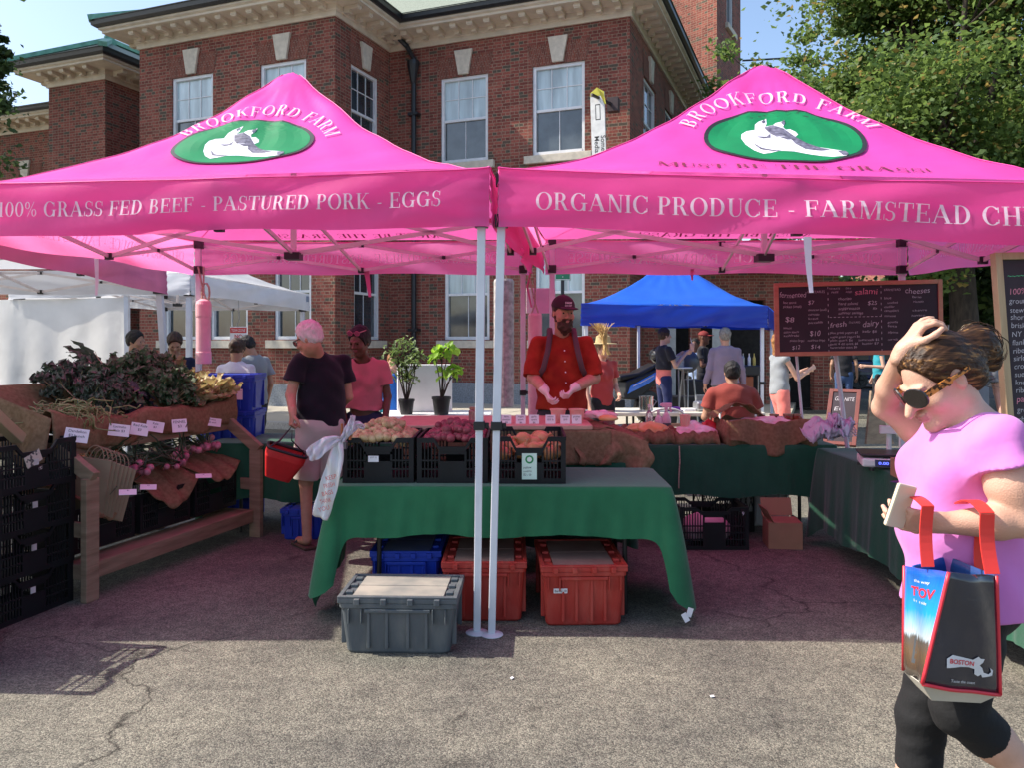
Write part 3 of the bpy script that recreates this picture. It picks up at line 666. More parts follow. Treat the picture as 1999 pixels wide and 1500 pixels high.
# ---------------------------------------------------------------- trees
M_bark = mat('bark', (.055, .042, .032), .95, var=.4, scale=14, bump=.8, bscale=25, stretch=(1, 1, .3))
def leafmat(name, a, b, tr=.35):
    return mat(name, a, .55, col2=b, scale=.9, thr=(.35, .65), spec=.35, transl=tr, tcol=tuple(min(1, c*1.6) for c in b), detail=6)
M_leafA = leafmat('maple_leaves', (.055, .115, .032), (.135, .20, .05), tr=.45); M_leafB = leafmat('dark_leaves', (.025, .055, .018), (.05, .085, .025))
M_leafY = leafmat('maple_leaves_turning', (.20, .19, .05), (.32, .23, .07))
def leaf_cloud(centers, n, size, seed, spread, up=.35):
    r = np.random.default_rng(seed); C = np.array(centers, float); k = r.integers(0, len(C), n)
    pos = C[k, :3]+r.normal(0, 1, (n, 3))*np.stack([C[k, 3], C[k, 3], C[k, 3]*.62], 1)*spread
    a = r.normal(0, 1, (n, 3)); a[:, 2] *= .45; a /= np.linalg.norm(a, axis=1)[:, None]
    b = np.cross(a, r.normal(0, 1, (n, 3))+np.array([0, 0, up])); b /= np.linalg.norm(b, axis=1)[:, None]
    s = size*(.55+.8*r.random(n))[:, None]; fold = np.cross(a, b)*s*.25
    V_ = np.stack([pos-a*s, pos-b*s*.62+fold, pos+a*s, pos+b*s*.62+fold], 1).reshape(-1, 3)
    me = bpy.data.meshes.new('foliage'); me.vertices.add(4*n); me.vertices.foreach_set('co', V_.astype(np.float32).ravel())
    me.loops.add(4*n); me.loops.foreach_set('vertex_index', np.arange(4*n, dtype=np.int32)); me.polygons.add(n)
    me.polygons.foreach_set('loop_start', np.arange(0, 4*n, 4, dtype=np.int32)); me.polygons.foreach_set('loop_total', np.full(n, 4, np.int32))
    mi = (r.random(n) < .07).astype(np.int32); me.polygons.foreach_set('material_index', mi); me.update(calc_edges=True); return me
def tree(name, label, base, h_trunk, tips, n, size, mats, r0=.25, seed=1, spread=.5, cat='tree', group=None):
    t = thing(name, label, cat, base, group=group); b = Vector(base); r = random.Random(seed)
    tb = MB(); top = b+Vector((r.uniform(-.2, .2), r.uniform(-.2, .2), h_trunk))
    tb.tube([b, b.lerp(top, .5)+Vector((.06, 0, 0)), top], [r0*1.15, r0*.85, r0*.7], 10)
    cl = []
    for (x, y, z, s) in tips:
        e = Vector((x, y, z)); m1 = top.lerp(e, .4)+Vector((r.uniform(-.3, .3), r.uniform(-.3, .3), r.uniform(.0, .5)))
        tb.tube([top, m1, e], [r0*.42, r0*.25, r0*.06], 6)
        ns = 7 if n > 8000 else 3
        for k in range(ns):
            d = Vector((r.gauss(0, 1), r.gauss(0, 1), r.gauss(0, .7)))*s*.62
            q = e+d; st = m1.lerp(e, r.uniform(.3, 1)); tb.tube([st, st.lerp(q, .5)+Vector((0, 0, .1*s)), q], [r0*.10, r0*.06, r0*.02], 5)
            for _ in range(3): cl.append((q.x+r.gauss(0, .22*s), q.y+r.gauss(0, .22*s), q.z+r.gauss(0, .16*s), s*.42))
    tb.build('trunk', M_bark, t, smooth=True)
    me = leaf_cloud(cl, n, size, seed, spread); link_mesh('crown', me, mats, t); return t
r = random.Random(5); tips = []
def pt(px, py, Y, s): p = P(px, py, Y); tips.append((p.x, p.y, p.z, s))
for px, py, s in [(1700, -30, 1.5), (1760, 60, 1.7), (1700, 150, 1.1), (1860, 0, 2.0), (1980, 40, 2.0), (1880, 150, 1.9), (1780, 230, 1.7), (1980, 200, 2.0), (1650, 250, 1.2), (1700, 300, 1.2), (1580, 290, 1.0), (1870, 290, 1.8), (1990, 310, 1.8), (1760, 330, 1.5), (1850, 400, 1.6), (1950, 420, 1.6), (1840, -150, 2.2), (1980, -160, 2.2), (2150, 0, 2.2), (2150, 250, 2.2), (2100, 420, 2), (1640, 360, 1.2), (1610, 200, .7), (1730, 440, 1.3), (1680, 0, .8)]:
    pt(px+45+(1999-px)*.06, py, 17+r.uniform(-1.8, 2.5), s*.93)
tree('maple_tree', 'large broad maple filling the upper right sky', (9.9, 17.5, 0), 4.2, tips, 150000, .066, [M_leafA, M_leafY], r0=.34, seed=3, spread=.62)
tips = []
for px, py, s in [(1500, 130, .9), (1540, 165, 1.1), (1475, 175, .8), (1570, 110, .7), (1520, 240, 1.2), (1600, 190, 1.0), (1560, 300, 1.4), (1490, 300, 1.2)]: pt(px, py, 23+r.uniform(-1, 1), s)
tree('maple_tree', 'thin pale branched tree showing between the brick tower and the right tent peak', (7.9, 23.5, 0), 5, tips, 4200, .08, [M_leafA, M_leafY], r0=.2, seed=9, spread=.6)
tips = []
for px, py, s in [(1880, 560, 1.1), (1930, 590, 1.0), (1850, 590, .8), (1960, 550, 1.2), (2020, 560, 1.3), (1900, 520, 1.2), (1825, 545, .6)]: pt(px, py, 20+r.uniform(-1, 1), s)
tree('street_tree', 'low dark street tree hanging over the white gap right of the menu board', (11.4, 20.2, 0), 2.6, tips, 9000, .11, [M_leafB, M_leafA], r0=.26, seed=12)
tips = [(-22.5+q_[0]*1.1, 22.8+q_[1]*1.3, 14.5+q_[2]*1.3, 2.3) for q_ in ((0, 0, 0), (-2, 1, 2), (1, -1.5, 2.5), (1.2, 1.5, -.5), (-1.5, -1.5, -1), (0, 1, 4), (1.5, 0, 4), (-1, 2.5, 1), (1, 3, 3), (1.5, -2.5, -1))]
tree('maple_tree', 'tall unseen tree added left of the picture to shade the brick wing', (-22.5, 22.5, 0), 8, tips, 30000, .19, [M_leafA, M_leafB], r0=.35, seed=41, spread=.75)  # unseen tree, added to throw shade on the brick wing
tips = []
for px, py, s in [(-150, 70, .8), (-120, 130, .8), (-160, 180, 1.0), (-35, 165, .3), (-28, 120, .25), (-20, 60, .15), (-26, 90, .2), (-150, 300, 1.2), (-30, 190, .3)]: pt(px, py, 15.5+r.uniform(-.6, .6), s)
tree('conifer_tree', 'dark tree edge at the far left against the sky', (-11.0, 15.5, 0), 4, tips, 14000, .06, [M_leafB, M_leafB], r0=.22, seed=15, spread=.55)
tips = [(x, y, z, s) for x, y, z, s in [(5.4, 30, 4.6, .8), (6.2, 30.5, 5.0, .8), (9.2, 33, 4.0, 1.6), (12, 34, 5, 2), (15, 34, 5.4, 2.2), (19, 35, 5, 2.4)]]
tree('street_tree', 'small distant trees above the top edge of the menu board', (12, 34, 0), 3, tips, 7000, .15, [M_leafB, M_leafA], r0=.2, seed=18)
# ---------------------------------------------------------------- tents
def cloth_mat(name, col, transl, tcol, rough=.55, spec=.4, fold=.6):
    m = mat(name, col, rough, var=.10, scale=2.2, bump=fold, bscale=6, transl=transl, tcol=tcol, spec=spec, detail=3); return m
M_pink = cloth_mat('pink_canopy_fabric', (.98, .09, .51), .37, (1.0, .17, .53), rough=.42, spec=.45)
M_pinkv = cloth_mat('pink_valance_fabric', (1.0, .11, .42), .60, (1.0, .25, .56), rough=.4, spec=.5)
M_pinkm = cloth_mat('shade_muted_pink', (.72, .20, .38), .3, (.8, .22, .42))  # pink muted by shade put into its colour
M_wht = cloth_mat('white_canopy_fabric', (.78, .79, .82), .35, (.75, .77, .82), rough=.5)
M_wall = cloth_mat('white_sidewall_fabric', (.80, .79, .77), .3, (.8, .79, .76), rough=.6)
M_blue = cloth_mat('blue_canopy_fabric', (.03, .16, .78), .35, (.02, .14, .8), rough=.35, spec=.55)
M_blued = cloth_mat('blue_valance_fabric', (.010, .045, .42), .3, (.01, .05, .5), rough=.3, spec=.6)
M_seam = mat('pink_seam_tape', (.78, .05, .30), .6)
M_letw = mat('white_print', (.86, .80, .86), .5, var=.04, transl=.35, tcol=(.9, .8, .88))
M_letp = mat('print_seen_from_inside', (.98, .82, .90), .6, var=.04, transl=.45, tcol=(1, .9, .95))
M_letd = mat('dark_red_print', (.18, .01, .03), .6, var=.1)
M_ovk = mat('oval_rim_black', (.02, .018, .02), .5); M_ovg = mat('oval_green', (.005, .30, .10), .5, var=.08, transl=.3, tcol=(.0, .35, .12))
M_cow = mat('cow_white', (.78, .76, .84), .5, var=.06); M_cowk = mat('cow_black', (.045, .04, .07), .6, var=.6, scale=40, col2=(.2, .19, .26))
M_alu = mat('tent_leg_white_metal', (.66, .68, .72), .35, metal=.0, var=.06, spec=.6)
M_truss = mat('tent_truss_metal', (.72, .66, .66), .45, var=.08)
M_blk = mat('black_plastic', (.015, .015, .017), .45, var=.2)
def cow_logo(mapf, par, cx, cy, rx, ry, front=True):
    e = lambda k, n=48, f=1.0: [(cx+rx*f*math.cos(2*math.pi*i/n), cy+ry*f*math.sin(2*math.pi*i/n)) for i in range(n)]
    N = lambda pts: [(cx+rx*(x-688)/422, cy+ry*(772-y)/148) for x, y in pts]
    mb = MB(); poly_decal(mb, e(0), mapf, 0, lift=.010)
    poly_decal(mb, e(0, f=.945), mapf, 1, lift=.0115)
    neck = [(560, 868), (515, 845), (480, 812), (463, 775), (470, 750), (500, 735), (545, 728), (552, 700), (575, 682), (605, 668), (622, 662), (618, 690), (606, 706), (650, 700), (668, 690), (700, 684), (718, 674), (716, 694), (700, 712), (712, 726), (735, 720), (762, 732), (770, 746), (752, 760), (770, 778), (850, 815), (925, 834), (975, 842), (985, 858), (968, 874), (900, 878), (800, 862), (720, 852), (640, 852), (600, 862)]
    poly_decal(mb, N(neck), mapf, 2, lift=.013)
    pk = [[(598, 712), (650, 702), (700, 722), (752, 762), (800, 792), (860, 820), (905, 834), (860, 838), (780, 826), (738, 800), (722, 772), (690, 762), (650, 768), (622, 748)], [(935, 842), (975, 842), (984, 858), (972, 872), (950, 870), (945, 856)], [(545, 764), (600, 766), (622, 750), (618, 772), (580, 775)],
          [(665, 770), (705, 766), (735, 776), (700, 782)], [(520, 805), (534, 812), (560, 832), (610, 846), (660, 850), (610, 852), (550, 838)], [(590, 682), (608, 670), (614, 680), (598, 690)], [(694, 692), (716, 676), (716, 692), (704, 702)]]
    for i, p in enumerate(pk): poly_decal(mb, N(p), mapf, 3, lift=.0145+.0003*i)
    mb.build('cow_logo', [M_ovk, M_ovg, M_cow, M_cowk], par)
class Tent:
    def __init__(s, name, label, c, ze, apex, mc, mv, group=None, vh=.32, leg=.045, g=.45, feet=None, legs=(0, 1, 2, 3), seed=0, low=.25, amp=.016, truss=True, vmats=None, base=None, tops=None, sm=None):
        s.c = [Vector(x) for x in c]; s.ze = ze; s.ap = Vector(apex); s.g = g; s.seed = seed; s.vh = vh; s.amp = amp
        b = sum((Vector((x[0], x[1], 0)) for x in c), Vector())/4 if base is None else Vector(base)
        s.t = t = thing(name, label, 'tent', b, group=group)
        def cf(u, v): return s.surf(u*2-1, v*2-1)
        mb = MB(); mb.grid(cf, 110, 110); mb.build('canopy', mc, t, smooth=True)
        for i in range(4):
            mb = MB(); mb.grid(lambda u, v, i=i: s.val(i, u, v), 110, 14); mb.build('valance', (vmats[i] if vmats else mv), t, smooth=True)
        for i in legs:
            x, y = s.c[i]; z = ze[i]
            cx_, cy_ = sum(q.x for q in s.c)/4, sum(q.y for q in s.c)/4; dd = Vector((cx_-x, cy_-y)).normalized()*(leg*1.3+.035)
            fx, fy = feet[i] if feet and i in feet else (x+dd.x, y+dd.y)
            x, y = (x+dd.x, y+dd.y) if not (tops and i in tops) else tops[i]; top = Vector((x, y, z-.03)); ft = Vector((fx, fy, 0)); mid = top.lerp(ft, .55)
            mb = MB(); mb.bar(top, mid, leg); mb.bar(mid, ft+Vector((0, 0, .01)), leg*.86)
            lo = mb.build('leg', M_alu, t, bevel=.004)
            f = MB(); f.lathe(ft+Vector((0, 0, .001)), [(.0, 0), (.062, 0), (.062, .005), (.03, .014), (.0, .015)], 20); f.build('foot_plate', M_alu, lo, bevel=.003)
            k = MB(); k.obox(mid+Vector((0, 0, .0)), leg*1.35, leg*1.35, .045); k.obox(mid+Vector((leg*.9, 0, 0)), leg*.5, leg*.5, .03); k.build('leg_collar', M_blk, lo, bevel=.003)
            if truss:
                k = MB(); k.obox(top+Vector((0, 0, -.02)), leg*1.6, leg*1.6, .07); k.build('corner_bracket', M_blk, t, bevel=.004)
                k = MB(); k.obox(top.lerp(ft, low/z), leg*1.6, leg*1.6, .07); k.build('slider', M_blk, t, bevel=.004)
        if truss: s.truss(low)
        if sm:
            mb = MB()
            for i in range(4): mb.tube([s.val(i, j/40, .0, .004) for j in range(41)], .0035, 5)
            mb.build('eave_seam', sm, t)
            for sa, sb2 in ((-1, -1), (1, -1), (1, 1), (-1, 1)):
                mb = MB(); mb.tube([s.surf(sa*(j/24), sb2*(j/24))+Vector((0, 0, .003)) for j in range(1, 25)], .004, 5); mb.build('ridge_seam', sm, t)
    def eave(s, a, b):
        w_ = [(1-a)*(1-b)/4, (1+a)*(1-b)/4, (1+a)*(1+b)/4, (1-a)*(1+b)/4]
        x = sum(w_[i]*s.c[i].x for i in range(4)); y = sum(w_[i]*s.c[i].y for i in range(4)); z = sum(w_[i]*s.ze[i] for i in range(4)); return Vector((x, y, z))
    def surf(s, a, b, lift=0):
        A, B = abs(a), abs(b); m = (A**14+B**14)**(1/14); m = min(m, 1) if max(A, B) < .999 else 1; r = 1-m
        e = s.eave(a, b); cen = s.eave(0, 0); gr = s.g*r+(1-s.g)*r*r
        if r > .93: gr = s.g*.93+(1-s.g)*.93**2+(gr-(s.g*.93+(1-s.g)*.93**2))*.5
        p = e+Vector(((s.ap.x-cen.x)*r*(1 if m > 0 else 1), (s.ap.y-cen.y)*r, (s.ap.z-cen.z)*gr))
        q = min(A, B)/(max(A, B)+1e-6)
        sag = (1-q**2)*r*(1-r)*4
        p.z -= .030*sag
        k = s.seed; wr = math.sin(9*a+5*b*b+k)*math.sin(7*b-4*a+2*k)+.6*math.sin(19*a*b+11*r+k)+.5*math.sin(31*(a+.3*b)+k*2)*r
        ray = math.sin(math.atan2(b, a)*22+k)*r*r*(1-r)*2.2
        p.z += s.amp*(wr*(.3+r)*min(1, 6*(1-m)+.05)+ray)
        if lift: p = p+Vector((0, -.5, .86))*lift
        return p
    def val(s, i, u, v, lift=0.0):
        a, b = s.c[i], s.c[(i+1) % 4]; za, zb = s.ze[i], s.ze[(i+1) % 4]
        d = (b-a).normalized(); nr = Vector((d.y, -d.x, 0)); p = a.lerp(b, u); k = s.seed+i*2.1
        edge = math.sin(math.pi*u)**.5 if 0 < u < 1 else 0
        bil = .007*edge*math.sin(8*v+17*u+3*math.sin(5*u+k)+k)+.026*edge*math.sin(math.pi*v*.9)+.016*v*edge*math.sin(5.1*u*2+k)+.012*edge*math.sin(4*v+13*u+k)*v+.007*edge*math.sin(23*u+6*v+k)
        pinch = .005*math.sin(30*v+3)*math.exp(-u*30)+.005*math.sin(27*v)*math.exp(-(1-u)*30)
        z = za+(zb-za)*u-s.vh*v*(1-.06*edge*math.sin(2.2*u*3+k)**2)-.02*edge*(1-v)
        return Vector((p.x, p.y, z))+nr*(bil+pinch+lift+.012*v)
    def text(s, i, txt, u0, u1, base, h, m, inside=False, name='lettering'):
        L = (s.c[(i+1) % 4]-s.c[i]).length; mb = MB(); lf = -.009 if inside else .007
        put_didone(mb, txt, lambda x, y, l: s.val(i, x/L, min(.98, max(.02, (base-y)/s.vh)), lf+(-l if inside else l)), u0*L, (u1-u0)*L, h, 0, None)
        return mb.build(name, m, s.t)
    def face(s, x, y, l=0): return s.surf(x/1.525, -(1-y/1.525), l)
    def arc_text(s, txt, cx, cy, rx, ry, a0, a1, h, m):
        gl, W = didone(txt, .14); mb = MB(); 
        for gx, polys in gl:
            for p in polys:
                _lay[0] = (_lay[0]+1) % 6; q = []
                for X, Y in p:
                    t = (gx+X)/W; ang = math.radians(a0+(a1-a0)*t); q.append(s.face(cx+(rx+Y*h)*math.cos(ang), cy+(ry+Y*h)*math.sin(ang), .011+.0008*_lay[0]/6))
                mb.add(q, [(0, 1, 2, 3)])
        mb.build('lettering', m, s.t)
    def truss(s, low):
        C_ = [Vector((c.x, c.y, z-.05)) for c, z in zip(s.c, s.ze)]; t = s.t; up = Vector((0, 0, 1))
        dn = Vector((0, 0, -(low-.02))); cen = s.eave(0, 0); hub = Vector((s.ap.x, s.ap.y, cen.z-.30)); ht = Vector((s.ap.x, s.ap.y, cen.z+.12))
        inn = lambda p: p+(Vector((cen.x, cen.y, p.z))-p).normalized()*.05
        for i in range(4):
            a, b = inn(C_[i]), inn(C_[(i+1) % 4]); mid = (a+b)/2
            for p, q in ((a, mid+dn), (a+dn, mid), (b, mid+dn), (b+dn, mid)):
                mb = MB(); mb.bar(p, q, .014, .028); mb.build('truss_bar', M_truss, t)
            k = MB(); k.obox(mid, .05, .04, .04); k.build('joint', M_blk, t); k = MB(); k.obox(mid+dn, .05, .04, .05); k.build('joint', M_blk, t)
            for q in ((a+mid+dn)/2, (b+mid+dn)/2):
                k = MB(); k.obox(q, .03, .03, .03); k.build('joint', M_blk, t)
            for p, q in ((mid, hub+Vector((0, 0, .02))), (mid+dn, ht)):
                mb = MB(); mb.bar(p, q, .014, .028); mb.build('truss_bar', M_truss, t)
        mb = MB(); mb.bar(hub, Vector((s.ap.x, s.ap.y, s.ap.z-.06)), .035); mb.build('centre_pole', M_truss, t)
        k = MB(); k.obox(hub, .11, .11, .05); k.build('joint', M_blk, t)
    def strap(s, p, w_, L, lean=0, m=None):
        mb = MB(); p = Vector(p); mb.grid(lambda u, v: p+Vector(((u-.5)*w_*(1-.5*v)+lean*v, .012*math.sin(v*3), -L*v)), 2, 6); mb.build('strap', m or M_letw, s.t, solid=.002)
GRP = 'pink market canopies of the farm stand'
LT = Tent('canopy_tent', 'left pink pop-up canopy with beef, pork and eggs lettering on its front valance', [(-3.12, 4.5), (-.12, 4.26), (.17, 7.25), (-2.90, 7.3)], [2.46, 2.495, 2.50, 2.50], (-1.585, 5.80, 3.57), M_pink, M_pinkv, GRP, feet={1: (-.187, 4.28), 0: (-3.2, 4.5)}, tops={1: (-.163, 4.34)}, sm=M_seam, seed=1.3)
RT = Tent('canopy_tent', 'right pink pop-up canopy with organic produce lettering on its front valance', [(-.07, 4.27), (2.96, 3.80), (3.38, 6.83), (.30, 7.22)], [2.495, 2.32, 2.46, 2.50], (1.735, 5.50, 3.53), M_pink, M_pinkv, GRP, feet={0: (-.108, 4.25), 1: (3.05, 3.8)}, tops={0: (-.052, 4.34)}, sm=M_seam, seed=4.1)
LT.text(0, '100% GRASS FED BEEF - PASTURED PORK - EGGS', .085, .915, .205, .088, M_letw)
RT.text(0, 'ORGANIC PRODUCE - FARMSTEAD CHEESE', .065, .935, .225, .098, M_letw)
LT.text(2, '100% GRASS FED BEEF - PASTURED PORK - EGGS', .085, .915, .205, .088, M_letp, True)
RT.text(2, 'ORGANIC PRODUCE - FARMSTEAD CHEESE', .065, .935, .215, .092, M_letp, True)
LT.text(3, 'ORGANIC PRODUCE - FARMSTEAD CHEESE', .065, .935, .215, .098, M_letp, True)
RT.text(1, '100% GRASS FED BEEF - PASTURED PORK - EGGS', .085, .915, .205, .088, M_letp, True)
cow_logo(lambda x, y, l: LT.face(x, y, l), LT.t, -.09, .69, .455, .30)
cow_logo(lambda x, y, l: RT.face(x, y, l), RT.t, .02, .70, .455, .345)
LT.arc_text('BROOKFORD FARM', -.06, .57, .53, .47, 148, 22, .095, M_letw)
RT.arc_text('BROOKFORD FARM', .01, .60, .55, .52, 156, 24, .095, M_letw)
for T_ in (RT,):
    mb = MB(); put_didone(mb, 'MUST BE THE GRASS!', lambda x, y, l: T_.face(x, y, .006+l*.4), -.70, 1.40, .085, .205, sub=6); mb.build('lettering', M_letd, T_.t)
# the same words on the back slopes, seen through the cloth from underneath
for T_ in (LT, RT):
    mb = MB(); put_didone(mb, 'MUST BE THE GRASS!', lambda x, y, l: T_.surf(-x/1.525, (1-y/1.525))-Vector((0, 0, .004+l)), -.72, 1.44, .085, .06); mb.build('lettering', mat('print_through_cloth', (.45, .04, .14), .7), T_.t)
LT.strap(P(188, 497, 5.9), .035, .30); LT.strap(P(716, 528, 7.25), .05, .24, .03, M_pinkm); RT.strap(P(1577, 462, 4.0), .04, .28, .02); RT.strap(P(1352, 525, 7.1), .03, .1, 0, M_pinkm)
# link bar between both tents' rear legs and ties
mb = MB(); mb.bar((.17, 7.22, 2.40), (.30, 7.19, 2.40), .05, .03); mb.tube([P(1035, 470, 7.2), P(1042, 500, 7.15), P(1030, 560, 7.15), P(1038, 600, 7.15)], .01, 6); tag(mb.build('tie_strap', M_pinkm), 'muted pink tie linking the two rear tent legs above the red shirted man', 'strap')
PT = Tent('canopy_tent', 'pale tent with a shade-muted pink side valance behind the kale display', [(-6.9, 4.3), (-3.3, 4.3), (-4.15, 9.6), (-7.2, 9.7)], [2.44, 2.44, 2.46, 2.46], (-5.4, 7.0, 3.4), M_wht, M_wht, vmats=[M_wht, M_pinkm, M_wht, M_wht], feet={2: (-4.05, 9.55)}, leg=.07, seed=2.2)  # near end stretched out of view to shade the stall ground
WT = Tent('canopy_tent', 'white tent with a hanging sidewall beside the brick wall at left', [(-7.3, 11.6), (-4.35, 10.8), (-3.6, 14.2), (-6.55, 15.0)], [2.5, 2.52, 2.44, 2.48], (-5.4, 12.9, 3.35), M_wht, M_wht, leg=.07, seed=.7, vh=.30)
mb = MB(); a_, b_ = Vector((-8.3, 11.87, 0)), Vector((-5.35, 11.07, 0))
def swf(u, v):
    p = a_.lerp(b_, u); z = 2.2-v*2.15; return Vector((p.x, p.y+.05+.03*math.sin(u*34)*v+.02*math.sin(u*11+1), z))
mb.grid(swf, 90, 10); mb.build('sidewall', M_wall, WT.t, smooth=True)
mb = MB(); mb.obox(WT.val(1, .97, .3, .006), .01, .09, .1, rotm('Z', -.2)); mb.build('round_emblem', mat('emblem_grey', (.25, .3, .4), .6), WT.t)
mb = MB(); mb.bar(Vector((-5.35, 11.1, 2.3)), Vector((-5.33, 11.1, 0)), .06); mb.build('sidewall_pole', M_alu, WT.t)
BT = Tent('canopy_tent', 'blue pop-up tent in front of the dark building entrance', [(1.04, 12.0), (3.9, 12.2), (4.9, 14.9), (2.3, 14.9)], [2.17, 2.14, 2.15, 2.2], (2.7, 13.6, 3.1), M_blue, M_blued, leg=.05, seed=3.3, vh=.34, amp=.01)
# hanging tent weights
M_wp = mat('weight_tube_pink', (.72, .42, .46), .6, var=.08, scale=12); M_wg = mat('weight_tube_grey', (.42, .41, .39), .8, var=.35, scale=22, bump=.2, detail=8); M_rope = mat('rope', (.42, .34, .26), .9, var=.3, scale=80)
def weight(label, px, Y, py0, py1, r, m, cap=True):
    top = P(px, py0, Y); bot = P(px, py1, Y); t = thing('tent_weight', label, 'weight', (top.x, Y, bot.z), group='tube weights hanging from the tent legs')
    mb = MB(); pr = [(r*.96, 0), (r, .01), (r, top.z-bot.z-.02), (r*.9, top.z-bot.z)]
    mb.lathe(Vector((top.x, Y, bot.z)), pr, 24); mb.build('tube', m, t, smooth=False, bevel=.0)
    if cap:
        mb = MB(); mb.lathe(Vector((top.x, Y, top.z-.13)), [(r*1.08, 0), (r*1.1, .01), (r*1.1, .11), (r*.95, .14), (r*.3, .16)], 24); mb.build('end_cap', m, t)
        mb = MB(); mb.lathe(Vector((top.x, Y, bot.z-.01)), [(r*1.08, 0), (r*1.1, .01), (r*1.1, .1), (r*1.02, .11)], 24); mb.build('end_cap', m, t)
    q = P(px, py0-70, Y); mb = MB(); mb.tube([top+Vector((-.03, 0, 0)), top+Vector((0, 0, .09)), q+Vector((.0, 0, 0))], .008, 6); mb.tube([top+Vector((.03, 0, 0)), top+Vector((0, 0, .09)), q+Vector((-.05, 0, 0))], .008, 6)
    if cap:
        c_ = P(402, 572, Y); mb.tube([c_+Vector((.035*math.cos(a/10*6.28), 0, .09*math.sin(a/10*6.28))) for a in range(11)], .009, 6)
    mb.build('rope', M_rope, t)
weight('pink tube weight hanging from the left rear tent leg above the vegetables', 398, 7.15, 590, 708, .062, M_wp)
weight('rough grey tube weight hanging just right of the white tent poles', 984, 7.75, 545, 795, .098, M_wg, False)
weight('pink tube weight behind the right shoulder of the red shirted man', 1045, 7.1, 612, 860, .062, M_wp, False)
# ---------------------------------------------------------------- tables and cloths
def fabric_mat(name, col, bump=.25, var=.1, sheen=.2, scale=5, bscale=40, rough=.85):
    return mat(name, col, rough, var=var, scale=scale, bump=bump, bscale=bscale, sheen=sheen, spec=.2)
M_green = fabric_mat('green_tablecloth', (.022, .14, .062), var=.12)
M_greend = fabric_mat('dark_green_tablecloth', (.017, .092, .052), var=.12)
M_metal = mat('grey_metal', (.35, .36, .38), .35, metal=.8); M_blackmetal = mat('black_metal', (.02, .02, .022), .4, metal=.3)
M_white = mat('white_plastic', (.75, .75, .74), .45, var=.05); M_paper = mat('white_paper', (.80, .78, .80), .8, var=.04); M_ink = mat('black_ink', (.02, .02, .03), .8); M_inkg = mat('green_ink', (.02, .25, .08), .8)
def ring(hx, hy, r, n):
    segs = []; L = [2*(hx-r), math.pi*r/2, 2*(hy-r), math.pi*r/2]*2; tot = sum(L[:8])
    out = []
    for k in range(n):
        s = tot*k/n; i = 0
        while s > L[i]: s -= L[i]; i += 1
        side, cor = i % 2 == 0, i//2
        if side:
            f = s
            pt_ = [((-hx+r+f, -hy), (0, -1)), ((hx, -hy+r+f), (1, 0)), ((hx-r-f, hy), (0, 1)), ((-hx, hy-r-f), (-1, 0))][cor]
            out.append((pt_[0], pt_[1], cor, f/(L[i]), 0))
        else:
            a = [-90, 0, 90, 180][cor]+90*s/L[i]; a = math.radians(a); cc = [(hx-r, -hy+r), (hx-r, hy-r), (-hx+r, hy-r), (-hx+r, -hy+r)][cor]
            out.append(((cc[0]+r*math.cos(a), cc[1]+r*math.sin(a)), (math.cos(a), math.sin(a)), cor, 0, 1))
    return out
def cloth(name, label, c, hx, hy, z, rz, drop, m, group=None, corner=None, n=300, fold=.018, flare=.04, seed=0, cat='tablecloth', top=True):
    """drop = hem drop on (front, right, back, left); corner = extra drop at (front right, back right, back left, front left)"""
    corner = corner or (0, 0, 0, 0); t = thing(name, label, cat, (c[0], c[1], z), rz, group); R = Matrix.Rotation(rz, 3, 'Z'); O = Vector((c[0], c[1], 0))
    rg = ring(hx, hy, .035, n); rows = 14; mb = MB()
    cors = [Vector((hx, -hy)), Vector((hx, hy)), Vector((-hx, hy)), Vector((-hx, -hy))]
    def dist(p, k): return (Vector(p)-cors[k]).length
    vs = []; tr = [.0, .5, .9, .985, 1.0]
    for f in tr:
        for (p, nn, a, b_, c_) in rg:
            zz = z+.0015*math.sin(p[0]*f*9+seed)*math.sin(p[1]*f*11)+(0 if f < 1 else -.004)
            vs.append(O+R @ Vector((p[0]*f, p[1]*f, zz)))
    for j in range(1, rows+1):
        d = j/rows
        for (p, nn, side, f, isc) in rg:
            sg = .16 if abs(nn[0]) > .7 else .045; wts = [math.exp(-(dist(p, k)/sg)**2) for k in range(4)]
            base = drop[side] if not isc else (drop[side]+drop[(side+1) % 4])/2
            if not isc:   # blend between neighbouring sides close to the corner
                nb = drop[(side+1) % 4] if f > .5 else drop[(side-1) % 4]; dd = min(f, 1-f)*(2*(hx if side % 2 == 0 else hy)); base += (nb-base)*.5*math.exp(-dd/.035)
            L = base+sum(w_*corner[k] for k, w_ in enumerate(wts)); wc = sum(w_*max(0, corner[k]) for k, w_ in enumerate(wts))
            sN = p[0]*13+p[1]*11
            out = d**.8*(flare*(.35+1.3*min(1, L))+fold*math.sin(sN+seed)+fold*.7*math.sin(sN*2.3+seed*2+d)+fold*.35*math.sin(sN*5.1+seed+2*d)+wc*.28)*min(1, L*2)
            out += .03*wc*math.sin(math.atan2(nn[1], nn[0])*5+seed+d*2)*d
            zz = z-.004-L*d*(1-.04*math.sin(sN*.7+seed))
            vs.append(O+R @ Vector((p[0]+nn[0]*out, p[1]+nn[1]*out, max(.015, zz))))
    k = len(tr)-1+rows; fs = [(j*n+i, j*n+(i+1) % n, (j+1)*n+(i+1) % n, (j+1)*n+i) for j in range(k) for i in range(n)]
    mb.add(vs, fs); mb.build('cloth', m, t, smooth=True); return t
